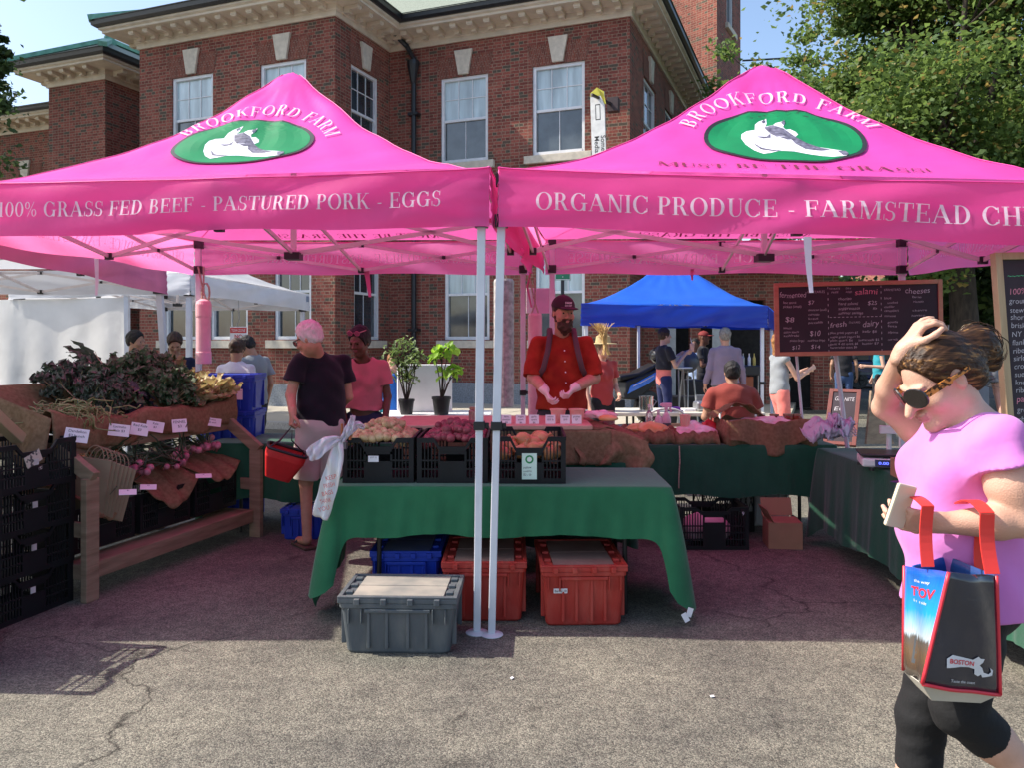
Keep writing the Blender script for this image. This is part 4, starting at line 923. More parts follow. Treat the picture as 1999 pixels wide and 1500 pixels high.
def table(name, label, c, hx, hy, z, rz, group=None, legcol=None, mtop=None):
    t = thing(name, label, 'table', (c[0], c[1], 0), rz, group); T = MW[t.name]
    mb = MB(); mb.T = T; mb.box(-hx, -hy, z-.045, hx, hy, z); mb.build('tabletop', mtop or M_white, t, bevel=.01)
    for x in (-1, 1):
        for y in (-1, 1):
            mb = MB(); mb.T = T; mb.tube([(x*(hx-.22), y*(hy-.1), z-.045), (x*(hx-.22), y*(hy-.08), .0)], .014, 10); mb.tube([(x*(hx-.5), y*(hy-.12), z-.06), (x*(hx-.22), y*(hy-.09), z*.55)], .008, 6); mb.build('leg', legcol or M_blackmetal, t)
        mb = MB(); mb.T = T; mb.tube([(x*(hx-.22), -(hy-.09), .12), (x*(hx-.22), hy-.09, .12)], .01, 8); mb.build('stretcher', legcol or M_blackmetal, t)
    return t
FT_C = (-.055, 4.87); FT_R = math.radians(-1.0)
table('folding_table', 'folding table with black legs under the bright green cloth, over the totes', FT_C, .93, .34, .735, FT_R)
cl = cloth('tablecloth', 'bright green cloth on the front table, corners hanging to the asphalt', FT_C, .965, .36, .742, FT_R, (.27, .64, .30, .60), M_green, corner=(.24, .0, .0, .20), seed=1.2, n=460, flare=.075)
mb = MB()
for q, r_ in (((.975, 4.385, .075), .3), ((.95, 4.375, .05), -.5)): mb.obox(q, .03, .004, .05, rotm('Y', r_))
mb.build('wash_tag', M_paper, cl)
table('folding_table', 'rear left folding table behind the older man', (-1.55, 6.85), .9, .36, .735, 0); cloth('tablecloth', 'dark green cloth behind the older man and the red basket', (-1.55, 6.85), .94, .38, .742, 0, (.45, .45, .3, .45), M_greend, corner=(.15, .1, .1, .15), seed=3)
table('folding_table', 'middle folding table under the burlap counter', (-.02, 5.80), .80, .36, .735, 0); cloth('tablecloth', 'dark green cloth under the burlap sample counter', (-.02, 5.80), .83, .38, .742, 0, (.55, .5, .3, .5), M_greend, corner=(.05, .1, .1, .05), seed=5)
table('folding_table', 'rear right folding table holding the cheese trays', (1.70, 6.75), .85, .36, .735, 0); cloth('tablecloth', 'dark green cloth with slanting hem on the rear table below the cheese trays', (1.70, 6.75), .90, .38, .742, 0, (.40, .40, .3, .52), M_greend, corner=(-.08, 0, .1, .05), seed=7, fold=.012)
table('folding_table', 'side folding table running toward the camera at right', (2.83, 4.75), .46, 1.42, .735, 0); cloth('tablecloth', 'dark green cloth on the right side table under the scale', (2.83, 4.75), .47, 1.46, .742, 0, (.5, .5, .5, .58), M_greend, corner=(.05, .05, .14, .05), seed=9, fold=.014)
# ---------------------------------------------------------------- crates
def side_panel(mb, T, L, h, dip, th=.010):
    # T maps (u along, v up, w outward); u from -L/2 to L/2
    def bx(u0, v0, u1, v1, t0=0, t1=None): 
        t1 = th if t1 is None else t1
        vs = [T @ Vector((u, v, w_)) for w_ in (t0, t1) for v in (v0, v1) for u in (u0, u1)]
        mb.add(vs, [(0, 2, 3, 1), (4, 5, 7, 6), (0, 1, 5, 4), (2, 6, 7, 3), (0, 4, 6, 2), (1, 3, 7, 5)])
    H = L/2
    bx(-H, 0, -H+.028, h); bx(H-.028, 0, H, h); bx(-H+.028, 0, H-.028, .03, .001)
    k = [-H+.028, -H*.52, -H*.36, H*.36, H*.52, H-.028]; tv = [h, h, h-dip, h-dip, h, h]
    for i in range(5):
        mb.prism([(k[i], tv[i]-.028), (k[i+1], tv[i+1]-.028), (k[i+1], tv[i+1]), (k[i], tv[i])], T, th+.004)
    pw = min(.085, H*.4)
    bx(-pw, .03, pw, h-dip-.085); bx(-pw, h-dip-.045, pw, h-dip-.026); bx(-pw, h-dip-.088, -pw+.012, h-dip-.03); bx(pw-.012, h-dip-.088, pw, h-dip-.03)
    for v in (.075, .125, .175):
        if v < h-dip-.04: bx(-H+.028, v, -pw, v+.009, .002, th+.002); bx(pw, v, H-.028, v+.009, .002, th+.002)
    u = pw+.018
    while u < H-.035:
        for s_ in (-1, 1):
            tt = h-.028 if u > H*.52 else (h-dip-.03 if u < H*.36 else h-dip*.5-.03)
            bx(s_*u-.0035, .03, s_*u+.0035, tt, .001, th-.001)
        u += .02
def crate_mesh(w_, d, h, dipf=.05, dips=.0):
    mb = MB(); X, Y, Z = Vector((1, 0, 0)), Vector((0, 1, 0)), Vector((0, 0, 1))
    def T_(o, x, out):
        M = Matrix((x, Z, out)).transposed().to_4x4(); M.translation = o; return M
    side_panel(mb, T_(Vector((0, -d/2+.01, 0)), X, -Y), w_, h, dipf); side_panel(mb, T_(Vector((0, d/2-.01, 0)), -X, Y), w_, h, dipf)
    side_panel(mb, T_(Vector((w_/2-.01, 0, 0)), Y, X), d-.024, h, dips); side_panel(mb, T_(Vector((-w_/2+.01, 0, 0)), -Y, -X), d-.024, h, dips)
    mb.box(-w_/2+.012, -d/2+.012, .002, w_/2-.012, d/2-.012, .012); return mb
M_crate = mat('black_crate_plastic', (.008, .009, .011), .5, var=.3, scale=5, spec=.3)
def crate_thing(label, loc, rz, w_=.41, d=.56, h=.26, dipf=.05, dips=0, m=None, group='black slotted crates', src=None, name='crate'):
    t = thing(name, label, 'crate', loc, rz, group)
    if src is not None:
        for ch in KIDS[src.name]:
            c = ch.copy(); COL.objects.link(c); c.parent = t; c.name = ch.name.split('.')[0]; KIDS.setdefault(t.name, []).append(c)
    else: crate_mesh(w_, d, h, dipf, dips).build('shell', m or M_crate, t, world=False)
    return t
def card(mb, c, w_, h, R, m=0, th=.003): mb.obox(c, w_, th, h, R, m)
def tagcard(parent, name, c, w_, h, R, lines, size, mats=(None, None), logo=False):
    """small card: paper and writing; R columns = right, outward-back, up"""
    mb = MB(); mb.obox(c, w_, .003, h, R, 0)
    T = Matrix((R.col[0], R.col[2], -R.col[1])).transposed().to_4x4(); T.translation = Vector(c)-R.col[1]*.0025
    y = h/2-size*1.1
    for ln in lines: put_text(mb, ln, T, size, 0, y, 1, 'c', width=min(w_*.85, text_w(ln)*size)); y -= size*1.2
    return mb.build(name, [mats[0] or M_paper, mats[1] or M_ink], parent)
I3 = Matrix.Identity(3)
c1 = crate_thing('black crate heaped with yellow potatoes on the green table', (-.78, 4.90, .745), 0.02)
c2 = crate_thing('black crate heaped with red potatoes on the green table', (-.345, 4.90, .745), 0, src=c1)
c3 = crate_thing('black crate of onions at the right on the green table', (.105, 4.88, .745), -.02, w_=.42, h=.27, dipf=.065)
tagcard(c1, 'label_sticker', (-.80, 4.612, .885), .06, .035, I3, ['LOT 12'], .012)
mb = MB(); cc = Vector((.10, 4.592, .845)); mb.obox(cc, .086, .003, .15, I3, 0)
T = frame_T(cc+Vector((0, -.0025, 0)), (1, 0, 0), (0, 0, 1))
mb.add([T @ Vector((.0+.024*math.cos(a*.3927)*(1), .04+.024*math.sin(a*.3927), 0)) for a in range(16)], [tuple(range(16))], 1)
mb.add([T @ Vector((.015*math.cos(a*.7854), .04+.015*math.sin(a*.7854), .0006)) for a in range(8)], [tuple(range(8))], 3)
for i, tx in enumerate(['yellow', 'onions', '$2 / lb']): chalk(mb, tx, T, .018, -.036, -.012-.021*i, 2)
mb.build('price_card', [mat('card_mint', (.62, .78, .68), .8), M_inkg, M_ink, mat('cow_mark', (.7, .75, .7), .8)], c3)
# potatoes and onions: one object each
def tuber(seed, r=(.030, .026, .023), bump=.12):
    q = random.Random(seed); ph = [q.random()*6 for _ in range(6)]; mb = MB()
    def fn(u, v):
        a = 2*math.pi*u; b = math.pi*(v*.996+.002); x, y, z = math.cos(a)*math.sin(b), math.sin(a)*math.sin(b), -math.cos(b)
        k = 1+bump*(math.sin(2.1*x+ph[0])*math.sin(1.9*y+ph[1])+.5*math.sin(3.3*z+ph[2]+2*x)+.2*math.sin(7*x+ph[3])*math.sin(6*y+5*z+ph[4])); return Vector((x*r[0]*k, y*r[1]*k, z*r[2]*k))
    mb.grid(fn, 16, 10, wrap=True); return mb.mesh('tuber')
M_ypot = mat('yellow_potato_skin', (.36, .22, .09), .75, col2=(.66, .50, .28), scale=30, bump=.5, bscale=120, thr=(.3, .7)); M_rpot = mat('red_potato_skin', (.16, .022, .035), .6, col2=(.34, .07, .09), scale=34, bump=.4, bscale=120)
M_onion = mat('onion_skin', (.50, .19, .07), .35, col2=(.68, .34, .15), scale=14, stretch=(1, 1, .3), bump=.1, bscale=30)
def heap(name, label, cat, group, m, meshes, cx_, cy_, w_, d, z0, zh, nx, ny, seed, extra=8, sc=(.85, 1.25), tilt=.5):
    q = random.Random(seed); k = 0
    for me in meshes: 
        if not me.materials: me.materials.append(m); me.shade_smooth()
    def put(x, y, z):
        o = bpy.data.objects.new(name, meshes[q.randrange(len(meshes))]); COL.objects.link(o); o.location = (x, y, z)
        o.rotation_euler = (q.uniform(-tilt, tilt), q.uniform(-tilt, tilt), q.uniform(0, 6.28)); s = q.uniform(*sc); o.scale = (s, s, s); tag(o, label, cat, group)
    H = lambda x, y: z0+zh*(1-((x)/(w_/2))**2*.75)*(1-((y)/(d/2))**2*.55)
    for j in range(ny):
        for i in range(nx):
            x = (i+.5+(.25 if j % 2 else -.25))/nx*w_-w_/2+q.uniform(-.007, .007); y = (j+.5)/ny*d-d/2+q.uniform(-.007, .007); x = max(-w_/2+.012, min(w_/2-.012, x))
            put(cx_+x, cy_+y, H(x, y)+q.uniform(-.008, .01))
    for _ in range(extra):
        x, y = q.uniform(-w_*.3, w_*.3), q.uniform(-d*.38, d*.38); put(cx_+x, cy_+y, H(x, y)+.034)
pm = [tuber(i) for i in range(5)]; rm = [tuber(20+i, (.029, .026, .025), .08) for i in range(5)]
heap('potato', 'tan skinned potato in the heap filling the left crate', 'potato', 'yellow potatoes heaped in the left crate', M_ypot, pm, -.78, 4.89, .355, .50, .955, .085, 8, 11, 1, 18, (.85, 1.3))
heap('red_potato', 'dark red potato in the heap filling the middle crate', 'potato', 'red potatoes heaped in the middle crate', M_rpot, rm, -.345, 4.89, .355, .50, .955, .085, 9, 12, 2, 22, (.72, 1.15))
om = []
for i in range(3):
    b = MB(); b.lathe((0, 0, 0), [(0, -.036), (.02, -.034), (.037, -.018), (.042, .0), (.036, .019), (.018, .033), (.007, .044), (.009, .06), (.0, .062)], 18); om.append(b.mesh('onion'))
heap('onion', 'brown skinned onion lying in the right crate', 'onion', 'brown onions in the right crate', M_onion, om, .105, 4.88, .34, .48, .895, .04, 4, 6, 4, 4, (.95, 1.35), tilt=1.5)
# ---------------------------------------------------------------- lidded totes
def tote(label, loc, rz, w_, d, h, m, dusty, split='x', tagtxt=None, group='lidded plastic totes under and before the front table'):
    t = thing('tote', label, 'tote', loc, rz, group); a = MB(); hx, hy = w_/2, d/2; bx_, by_ = hx*.86, hy*.86; hr = h-.055
    prof = [(.0, 0), (.05, .0), (1, 1)]
    vs = []; lv = [(.84, 0), (.87, .012), (.95, hr), (.985, hr), (.985, h-.03), (.95, h-.03)]
    def rr(sx, sy, z, r=.03, n=5):
        o = []
        for cx_, cy_, a0 in ((sx-r, sy-r, 0), (-sx+r, sy-r, 90), (-sx+r, -sy+r, 180), (sx-r, -sy+r, 270)):
            for i in range(n): an = math.radians(a0+90*i/(n-1)); o.append((cx_+r*math.cos(an), cy_+r*math.sin(an), z))
        return o
    for f, z in lv: vs += rr(hx*f, hy*f, z)
    n = 20; fs = [(j*n+i, j*n+(i+1) % n, (j+1)*n+(i+1) % n, (j+1)*n+i) for j in range(len(lv)-1) for i in range(n)]+[tuple(range(n))[::-1], tuple((len(lv)-1)*n+i for i in range(n))]
    a.add(vs, fs)
    for sgn in (-1, 1):            # ribs on long and short faces, handle recess frames
        for u in (-.55, -.2, .2, .55):
            a.prism([(-.008, .03), (.008, .03), (.008, hr-.01), (-.008, hr-.01)], Matrix.Translation((u*w_*.8/2*1.1, sgn*(hy*.915), 0)) @ Matrix.Rotation(math.pi/2, 4, 'X') @ Matrix.Translation((0, 0, -.013)), .026)
        for u in (-.35, .35):
            a.box(sgn*hx*.93-.012, u*d-.008, .04, sgn*hx*.93+.012, u*d+.008, hr)
        for u in (-1, 1): a.box(u*hx*.70-.035, sgn*hy*.985-.014, hr-.075, u*hx*.70-.028, sgn*hy*.985+.010, hr); a.box(u*hx*.70+.028, sgn*hy*.985-.014, hr-.075, u*hx*.70+.035, sgn*hy*.985+.010, hr)
        a.box(-hx*.55, sgn*hy*.975-.008, hr-.02, hx*.55, sgn*hy*.975+.012, hr-.002)
    a.build('body', m, t, world=False, bevel=.004)
    l = MB(); q = random.Random(int(w_*1000))
    l.box(-hx, -hy, h-.029, hx, hy, h-.006)
    rim = .022
    for y in (-1, 1): l.box(-hx, y*hy-(rim if y > 0 else 0), h-.006, hx, y*hy+(0 if y > 0 else rim), h+.006)
    for x in (-1, 1): l.box(x*hx-(rim if x > 0 else 0), -hy+rim, h-.006, x*hx+(0 if x > 0 else rim), hy-rim, h+.006)
    k = 9
    for i in range(k):             # interlocking teeth along the outer edges
        u = -hx+(i+.5)*w_/k
        if i % 2:
            for y in (-1, 1): l.box(u-.014, y*(hy+.006)-.01, h-.035, u+.014, y*(hy+.006)+.01, h-.004)
    k = 7
    for i in range(k):
        u = -hy+(i+.5)*d/k
        for x in (-1, 1):
            if i % 2: l.box(x*(hx-.045)-.018, u-.018, h-.0055, x*(hx-.045)+.018, u+.018, h+.010)
    l.build('lid', m, t, world=False, bevel=.003)
    p = MB(); p.box(-hx+.07, -hy+rim+.012, h-.0055, hx-.07, -.004, h+.003); p.box(-hx+.07, .004, h-.0055, hx-.07, hy-rim-.012, h+.003); p.build('lid_panel', dusty, t, world=False, bevel=.002)
    if tagtxt:
        Rt = I3; mb = MB(); mb.obox((-hx*.55, -hy*.955, h*.60), .075, .003, .026, rotm('X', .10), 0); T2 = frame_T((-hx*.55, -hy*.955-.003, h*.60-.006), (1, 0, 0), (0, 0, 1)); put_text(mb, tagtxt, T2, .018, 0, 0, 1, 'c', width=.065); mb.build('tape_label', [M_paper, M_ink], t, world=False)
    return t
M_totg = mat('grey_tote_plastic', (.080, .095, .105), .55, col2=(.13, .14, .14), scale=16, bump=.15, bscale=60, thr=(.45, .75), stretch=(1, 1, .35), detail=8); M_totr = mat('red_tote_plastic', (.40, .030, .020), .55, col2=(.46, .085, .06), scale=14, thr=(.45, .8), stretch=(1, 1, .35), detail=8, bump=.15); M_totb = mat('blue_tote_plastic', (.010, .045, .42), .45, var=.1)
M_dustg = mat('dusty_grey_lid', (.20, .20, .18), .9, col2=(.36, .33, .27), scale=5, thr=(.3, .6)); M_dustr = mat('dusty_red_lid', (.20, .10, .075), .9, col2=(.28, .17, .13), scale=5); M_dustb = mat('dusty_blue_lid', (.06, .09, .22), .9, col2=(.14, .15, .2), scale=5)
tg = tote('grey tote with a dusty lid standing in front of the green cloth', (-.565, 4.17, 0), math.radians(-2), .60, .40, .285, M_totg, M_dustg)
mb = MB(); mb.obox((.262, .03, .16), .003, .07, .09, I3, 0); mb.obox((.264, .03, .17), .003, .04, .04, I3, 1); mb.build('round_label', [mat('card_green', (.35, .6, .42), .8), M_inkg], tg, world=False)
tote('red tote behind the white tent poles under the front table', (-.155, 4.72, 0), 0, .475, .60, .335, M_totr, M_dustr)
tote('red tote with a small paper tape label on its front under the table', (.385, 4.65, 0), math.radians(2), .475, .60, .335, M_totr, M_dustr, tagtxt='Barley 10')
tote('blue tote behind the grey tote under the front table', (-.62, 4.95, 0), 0, .42, .60, .335, M_totb, M_dustb)
# blue stacking totes behind the display
for i, z in enumerate([0, .32, .64, .96]):
    lab = ['blue tote at the bottom of the stack right of the wooden display', 'blue tote second from the bottom of the stack behind the display', 'blue tote just below the top one of the stack behind the display', 'topmost blue tote of the stack right of the leafy greens'][i]
    t = tote(lab, (-2.46, 7.02, z), .05, .50, .40, .325, M_totb, M_totb, group='blue totes stacked behind the produce display')
    if i == 3: tagcard(t, 'sticker', (-2.32, 6.806, 1.12), .05, .09, I3, ['No.4'], .016)
# ---------------------------------------------------------------- wooden produce display
SA = Vector((-2.54, 4.81, 0)); Sa = Vector((.289, .957, 0)).normalized(); Si = Vector((-Sa.y, Sa.x, 0))
def SP(t, s, z): return SA+Sa*t+Si*s+Vector((0, 0, z))
RS = Matrix((Sa, Si, Vector((0, 0, 1)))).transposed()
M_wood = mat('weathered_wood', (.20, .13, .08), .8, col2=(.33, .23, .15), scale=3, stretch=(1, 1, 9), bump=.3, bscale=12, thr=(.3, .7)); M_woodl = mat('pale_wood', (.36, .25, .14), .8, col2=(.46, .34, .20), scale=3, stretch=(9, 1, 1), bump=.3, bscale=12)
st = thing('produce_stand', 'two tier weathered wooden produce display at left', 'display stand', SP(.8, .5, 0))
def plank(name, a, b, wd, th, up=(0, 0, 1), m=None): k = MB(); k.bar(a, b, wd, th, up); return k.build(name, m or M_wood, st, bevel=.004)
for t_, hh in ((0, .74), (1.68, .70)):
    plank('post', SP(t_, 0, 0), SP(t_, 0, hh), .045 if t_ == 0 else .10, .10 if t_ == 0 else .045, Sa); plank('post', SP(t_, .95, 0), SP(t_, .95, 1.15), .06, .09, Sa)
    plank('sloping_arm', SP(t_, -.03, hh-.0), SP(t_, .30, .945), .05, .085); plank('side_rail', SP(t_, .02, .42), SP(t_, .95, .46), .03, .09); plank('side_rail', SP(t_, .02, .17), SP(t_, .95, .17), .03, .09)
    plank('side_rail', SP(t_, .28, .92), SP(t_, .95, 1.1), .03, .09)
plank('front_rail', SP(.02, .03, .17), SP(1.66, .03, .17), .04, .10); plank('top_rail', SP(-.02, .27, .895), SP(1.72, .27, .895), .035, .085); plank('back_rail', SP(0, .97, .5), SP(1.7, .97, .5), .03, .1)
for s_, z in ((.15, .20), (.45, .20), (.75, .20)): plank('shelf_board', SP(0, s_, z), SP(1.68, s_, z), .2, .02)
for s_, z in ((.38, .93), (.6, .99), (.82, 1.05)): plank('shelf_board', SP(-.02, s_, z), SP(1.72, s_, z), .2, .02)
M_burl = mat('burlap', (.22, .135, .075), .95, col2=(.34, .22, .13), scale=40, bump=.6, bscale=220, spec=.1, transl=.12, tcol=(.5, .2, .1), detail=8)
def drape(name, label, f, nu=60, nv=26, cat='burlap', thick=.006, group=None, m=None):
    mb = MB(); mb.grid(f, nu, nv); o = mb.build(name, m or M_burl, None, smooth=True, solid=thick); return tag(o, label, cat, group)
def tray_f(u, v):      # burlap lining the upper tray: hangs over the front board, dips, rises at the back
    t = -.06+u*1.80; e = math.exp(-((u)/.05)**2)+math.exp(-((1-u)/.04)**2)
    pr = [(-.005, -.03), (.22, .93), (.235, 1.075), (.30, 1.07), (.42, 1.0), (.8, 1.08), (.97, 1.25), (1.02, 1.30)]
    pr = [(.245, .90), (.225, .99), (.235, 1.07), (.275, 1.085), (.33, 1.04), (.45, .99), (.8, 1.07), (.95, 1.22), (1.02, 1.27)]
    x = v*(len(pr)-1); i = min(int(x), len(pr)-2); f = x-i; s_ = pr[i][0]+(pr[i+1][0]-pr[i][0])*f; z = pr[i][1]+(pr[i+1][1]-pr[i][1])*f
    w_ = math.sin(u*31)*.012+math.sin(u*13+1)*.018
    front = max(0, 1-v*3)
    s_ += -abs(w_)*front*1.2; z += w_*.8*(v < .5)+e*.05*(v > .2)-.02*math.sin(u*7)**2*front
    return SP(t, s_, z)
drape('burlap_cloth', 'brown burlap lining the upper tier of leafy greens', tray_f, 110, 30)
def nearf(u, v):       # burlap corner hanging at the near end
    s_ = .22+u*.95; z = 1.10+.28*u-v*(.26+.1*math.sin(u*5)); return SP(-.07-.04*math.sin(u*17)*v-.05*v, s_, z)
drape('burlap_cloth', 'burlap flap hanging over the near end of the produce display', nearf, 40, 12)
# crates of the lower tier
Rz = math.atan2(Sa.y, Sa.x)-math.pi/2
lc = [crate_thing('black crate in the lower tier nearest the camera', SP(.28, .36, .26), Rz-math.pi/2, w_=.50, d=.42, h=.27)]
lc.append(crate_thing('black crate in the middle of the lower tier under the hanging burlap', SP(.83, .36, .26), Rz-math.pi/2, src=lc[0])); lc.append(crate_thing('black crate at the far end of the lower tier', SP(1.38, .36, .26), Rz-math.pi/2, src=lc[0]))
def lowf(t0, t1, dip, sd):
    def f(u, v):
        t = t0+(t1-t0)*u; sh = 4*u*(1-u)
        s_ = .12-.045*sh*(1-v)+v*.45+.01*math.sin(u*19+sd); z = .60-(1-v)**3*dip*sh**1.3+v*.12+.014*math.sin(u*23+sd)*(1-v); return SP(t, s_, z)
    return f
drape('burlap_cloth', 'burlap swag on the lower tier between the red onions and its price card', lowf(.55, 1.16, .20, 1), lowf and 40, 16); drape('burlap_cloth', 'burlap folded over the far end of the lower tier', lowf(1.12, 1.64, .10, 3), 40, 16)
drape('burlap_cloth', 'small burlap corner hanging beside the paper bags', lowf(.05, .42, .16, 5), 30, 16)
# leaves
def leafy(mb, o, d, up, L, W, ruf, n=7, m=None, curl=.5, q=None, k=9):
    q = q or random; d = Vector(d).normalized(); up = Vector(up); sd = d.cross(up).normalized(); up = sd.cross(d); ph = q.random()*6
    def fn(u, v):
        x = u*2-1; wd = W*math.sin(math.pi*min(1, .08+v*.92))**.6*(.55+.45*v); 
        c = o+d*(L*v)-up*(curl*L*v*v)+sd*(x*wd)
        return c+up*(ruf*abs(x)**1.5*math.sin(k*v*3+ph+3*x)+.25*W*x*x)+d*(ruf*.5*abs(x)*math.cos(k*v*2.3+ph))
    mb.grid(fn, 8, n+4, m)
M_kaleg = mat('curly_kale_leaf', (.055, .115, .055), .7, col2=(.13, .22, .11), scale=25, bump=.4, bscale=90, transl=.1, tcol=(.15, .2, .08)); M_kalep = mat('purple_kale_leaf', (.065, .095, .060), .65, col2=(.16, .17, .13), scale=20, bump=.4, bscale=90)
M_kaled = mat('dark_ribbed_kale_leaf', (.035, .042, .050), .6, col2=(.08, .08, .10), scale=20, bump=.9, bscale=60); M_lett = mat('pale_leaf', (.36, .36, .14), .55, col2=(.62, .50, .32), scale=8, transl=.25, tcol=(.6, .5, .2)); M_scape = mat('green_scape', (.17, .20, .07), .5, col2=(.34, .33, .14), scale=6); M_lgreen = mat('leaf_green_bunch', (.10, .14, .04), .6, col2=(.20, .21, .07), scale=12)
M_stem = mat('pale_stem', (.45, .38, .22), .5)
def bunch(name, label, base, d, n, L, W, ruf, m, spread, seed, cat, group=None, curl=.4, k=9, stemL=.10, nseg=8):
    q = random.Random(seed); t = thing(name, label, cat, base, group=group); mb = MB(); sm = MB(); d = Vector(d).normalized(); base = Vector(base)
    for i in range(n):
        dd = (d+Vector((q.gauss(0, spread), q.gauss(0, spread), q.gauss(0, spread*.8)+.1))).normalized(); o = base+dd*(stemL*q.uniform(.3, 1.2)+(q.uniform(0, .14) if n > 60 else 0))+Vector((q.gauss(0, .02), q.gauss(0, .02), abs(q.gauss(0, .02)))); up = Vector((q.gauss(0, .5), q.gauss(0, .5), 1))
        l_ = L*q.uniform(.7, 1.15); leafy(mb, o, dd, up, l_, W*q.uniform(.7, 1.2), ruf, nseg, curl=curl*q.uniform(.2, 1.2), q=q, k=k*(2.0 if ruf > .02 else 1.2))
        sm.tube([base, o, o+dd*l_*.6], [.005, .004, .002], 5)
    mb.build('leaves', m, t, smooth=True); sm.build('stems', M_stem, t, smooth=True); return t
def sp_px(px, py, Y): return P(px, py, Y)
bunch('kale_bunch', 'curly purple kale bunch at the far left end of the upper tier', SP(.62, .78, 1.13), (-.3, .2, .8), 100, .095, .050, .035, M_kalep, .55, 1, 'kale'); bunch('kale_bunch', 'curly kale bunch spilling forward beside the scapes', SP(.55, .55, 1.08), (.5, -.1, .5), 90, .095, .050, .035, M_kalep, .5, 2, 'kale')
bunch('kale_bunch', 'dark flat-leaved kale bunch sloping down to the front of the tray', SP(.95, .80, 1.36), (.50, -.25, -.55), 22, .42, .040, .012, M_kaled, .16, 3, 'kale', curl=.1, k=16, nseg=14); bunch('kale_bunch', 'long purple kale leaves pointing up from the middle of the tray', SP(.95, .75, 1.25), (-.55, .1, .55), 14, .27, .035, .014, M_kalep, .22, 4, 'kale', curl=.5, k=14)
bunch('kale_bunch', 'tall grey green curly kale bunch at the centre of the upper tier', SP(1.25, .70, 1.20), (-.1, .1, 1), 130, .11, .055, .04, M_kaleg, .55, 5, 'kale', k=11); bunch('kale_bunch', 'curly kale bunch low in the middle front of the tray', SP(1.18, .46, 1.06), (.25, -.1, .75), 110, .10, .052, .04, M_kaleg, .55, 6, 'kale', k=11)
bunch('kale_bunch', 'loose curly kale leaves behind the scapes', SP(.75, .62, 1.10), (.1, -.2, .9), 100, .10, .052, .04, M_kaleg, .6, 7, 'kale', k=11)
bunch('greens_bunch', 'green leafy bunch beside the kale at the right of the tray', SP(1.50, .62, 1.12), (0, 0, 1), 30, .14, .05, .03, M_lgreen, .7, 8, 'greens', k=12); bunch('greens_bunch', 'green leafy bunch at the far back corner beside the blue totes', SP(1.70, .80, 1.18), (0, .1, 1), 30, .15, .05, .03, M_lgreen, .7, 9, 'greens', k=12)
for i, (t_, s_, z, lab) in enumerate([(1.42, .42, 1.06, 'pale leafy head leaning on the kale at the tray front'), (1.56, .38, 1.06, 'pale leafy head at the middle of the right tray front'), (1.68, .40, 1.05, 'pale leafy head at the far right end of the tray'), (1.60, .58, 1.12, 'pale leafy head in the second row of the tray')]):
    bunch('leafy_head', lab, SP(t_, s_, z), (.35, -.2, .35), 26, .16, .06, .012, M_lett, .42, 20+i, 'vegetable', curl=.2, k=6)
q = random.Random(4); mb = MB()
for i in range(190):
    c = SP(.27+q.gauss(0, .12), .46+q.gauss(0, .11), 1.07+abs(q.gauss(0, .045))); a = q.random()*6.28; pts = []; R_c = q.uniform(.03, .08); L = q.uniform(.5, 1.4); tilt = q.uniform(-.5, .5)
    for k in range(8):
        f = k/7*L*3.6; pts.append(c+Vector((R_c*math.cos(a+f)*(1+.4*f/3), R_c*math.sin(a+f), tilt*R_c*math.sin(f)+.01*math.sin(k)-max(0, .10*(k/7))*(q.random() < .2))))
    mb.tube(pts, .0042, 5)
tag(mb.build('garlic_scapes', M_scape, None, smooth=True), 'tangled heap of thin curly green scapes at the near end of the tray', 'garlic scapes', kind='stuff')
# onions bunches on the lower tier
M_ronion = mat('purple_onion_skin', (.26, .05, .09), .35, col2=(.55, .22, .28), scale=12); M_scal = mat('scallion_green', (.025, .06, .03), .5, col2=(.06, .10, .05), scale=5); M_root = mat('onion_roots', (.45, .36, .26), .9)
bulb = MB(); bulb.lathe((0, 0, 0), [(0, -.02), (.012, -.019), (.021, -.008), (.022, .003), (.014, .016), (.006, .026), (.005, .05)], 14)
bme = bulb.mesh('bulb'); bme.materials.append(M_ronion); bme.shade_smooth()
for j, (t_, s_, z, n, sc, lab) in enumerate([(.62, .20, .68, 9, 1.15, 'bunch of pink onions with green tops nearest the paper bags'), (.92, .16, .67, 6, .95, 'bunch of small red onions above the burlap swag'), (1.12, .24, .71, 7, 1.2, 'bunch of red onions in the middle of the lower tier'), (1.42, .26, .73, 9, 1.15, 'bunch of red onions with fanned roots at the far end of the lower tier')]):
    q = random.Random(50+j); b = SP(t_, s_, z); t = thing('onion_bunch', lab, 'onions', b)
    for i in range(int(n*1.7)):
        dd = Vector((.45+q.gauss(0, .4), -.25+q.gauss(0, .5), .35+q.gauss(0, .25))).normalized(); p = b+Vector((q.gauss(0, .04), q.gauss(0, .065), abs(q.gauss(0, .025))))
        o = bpy.data.objects.new('bulb', bme); COL.objects.link(o); o.parent = t; KIDS.setdefault(t.name, []).append(o); o.location = MW[t.name].inverted() @ p; o.rotation_euler = (-dd).to_track_quat('Z', 'Y').to_euler(); o.scale = (sc, sc, sc)
    g = MB()
    for i in range(26):
        dd = Vector((-.45+q.gauss(0, .25), -.1+q.gauss(0, .5), .2+q.gauss(0, .2))).normalized(); p = b+Vector((q.gauss(0, .03), q.gauss(0, .03), .02)); L = q.uniform(.25, .45)
        g.tube([p, p+dd*L*.5+Vector((0, 0, .03)), p+dd*L-Vector((0, 0, .04))], [.006, .005, .002], 5)
    g.build('green_tops', M_scal, t, smooth=True)
    g = MB()
    for i in range(30):
        dd = Vector((q.gauss(0, .5), q.gauss(0, .5), .9)).normalized(); g.tube([b+Vector((0, 0, .02)), b+dd*q.uniform(.05, .12)], [.0015, .0008], 4)
    g.build('roots', M_root, t)
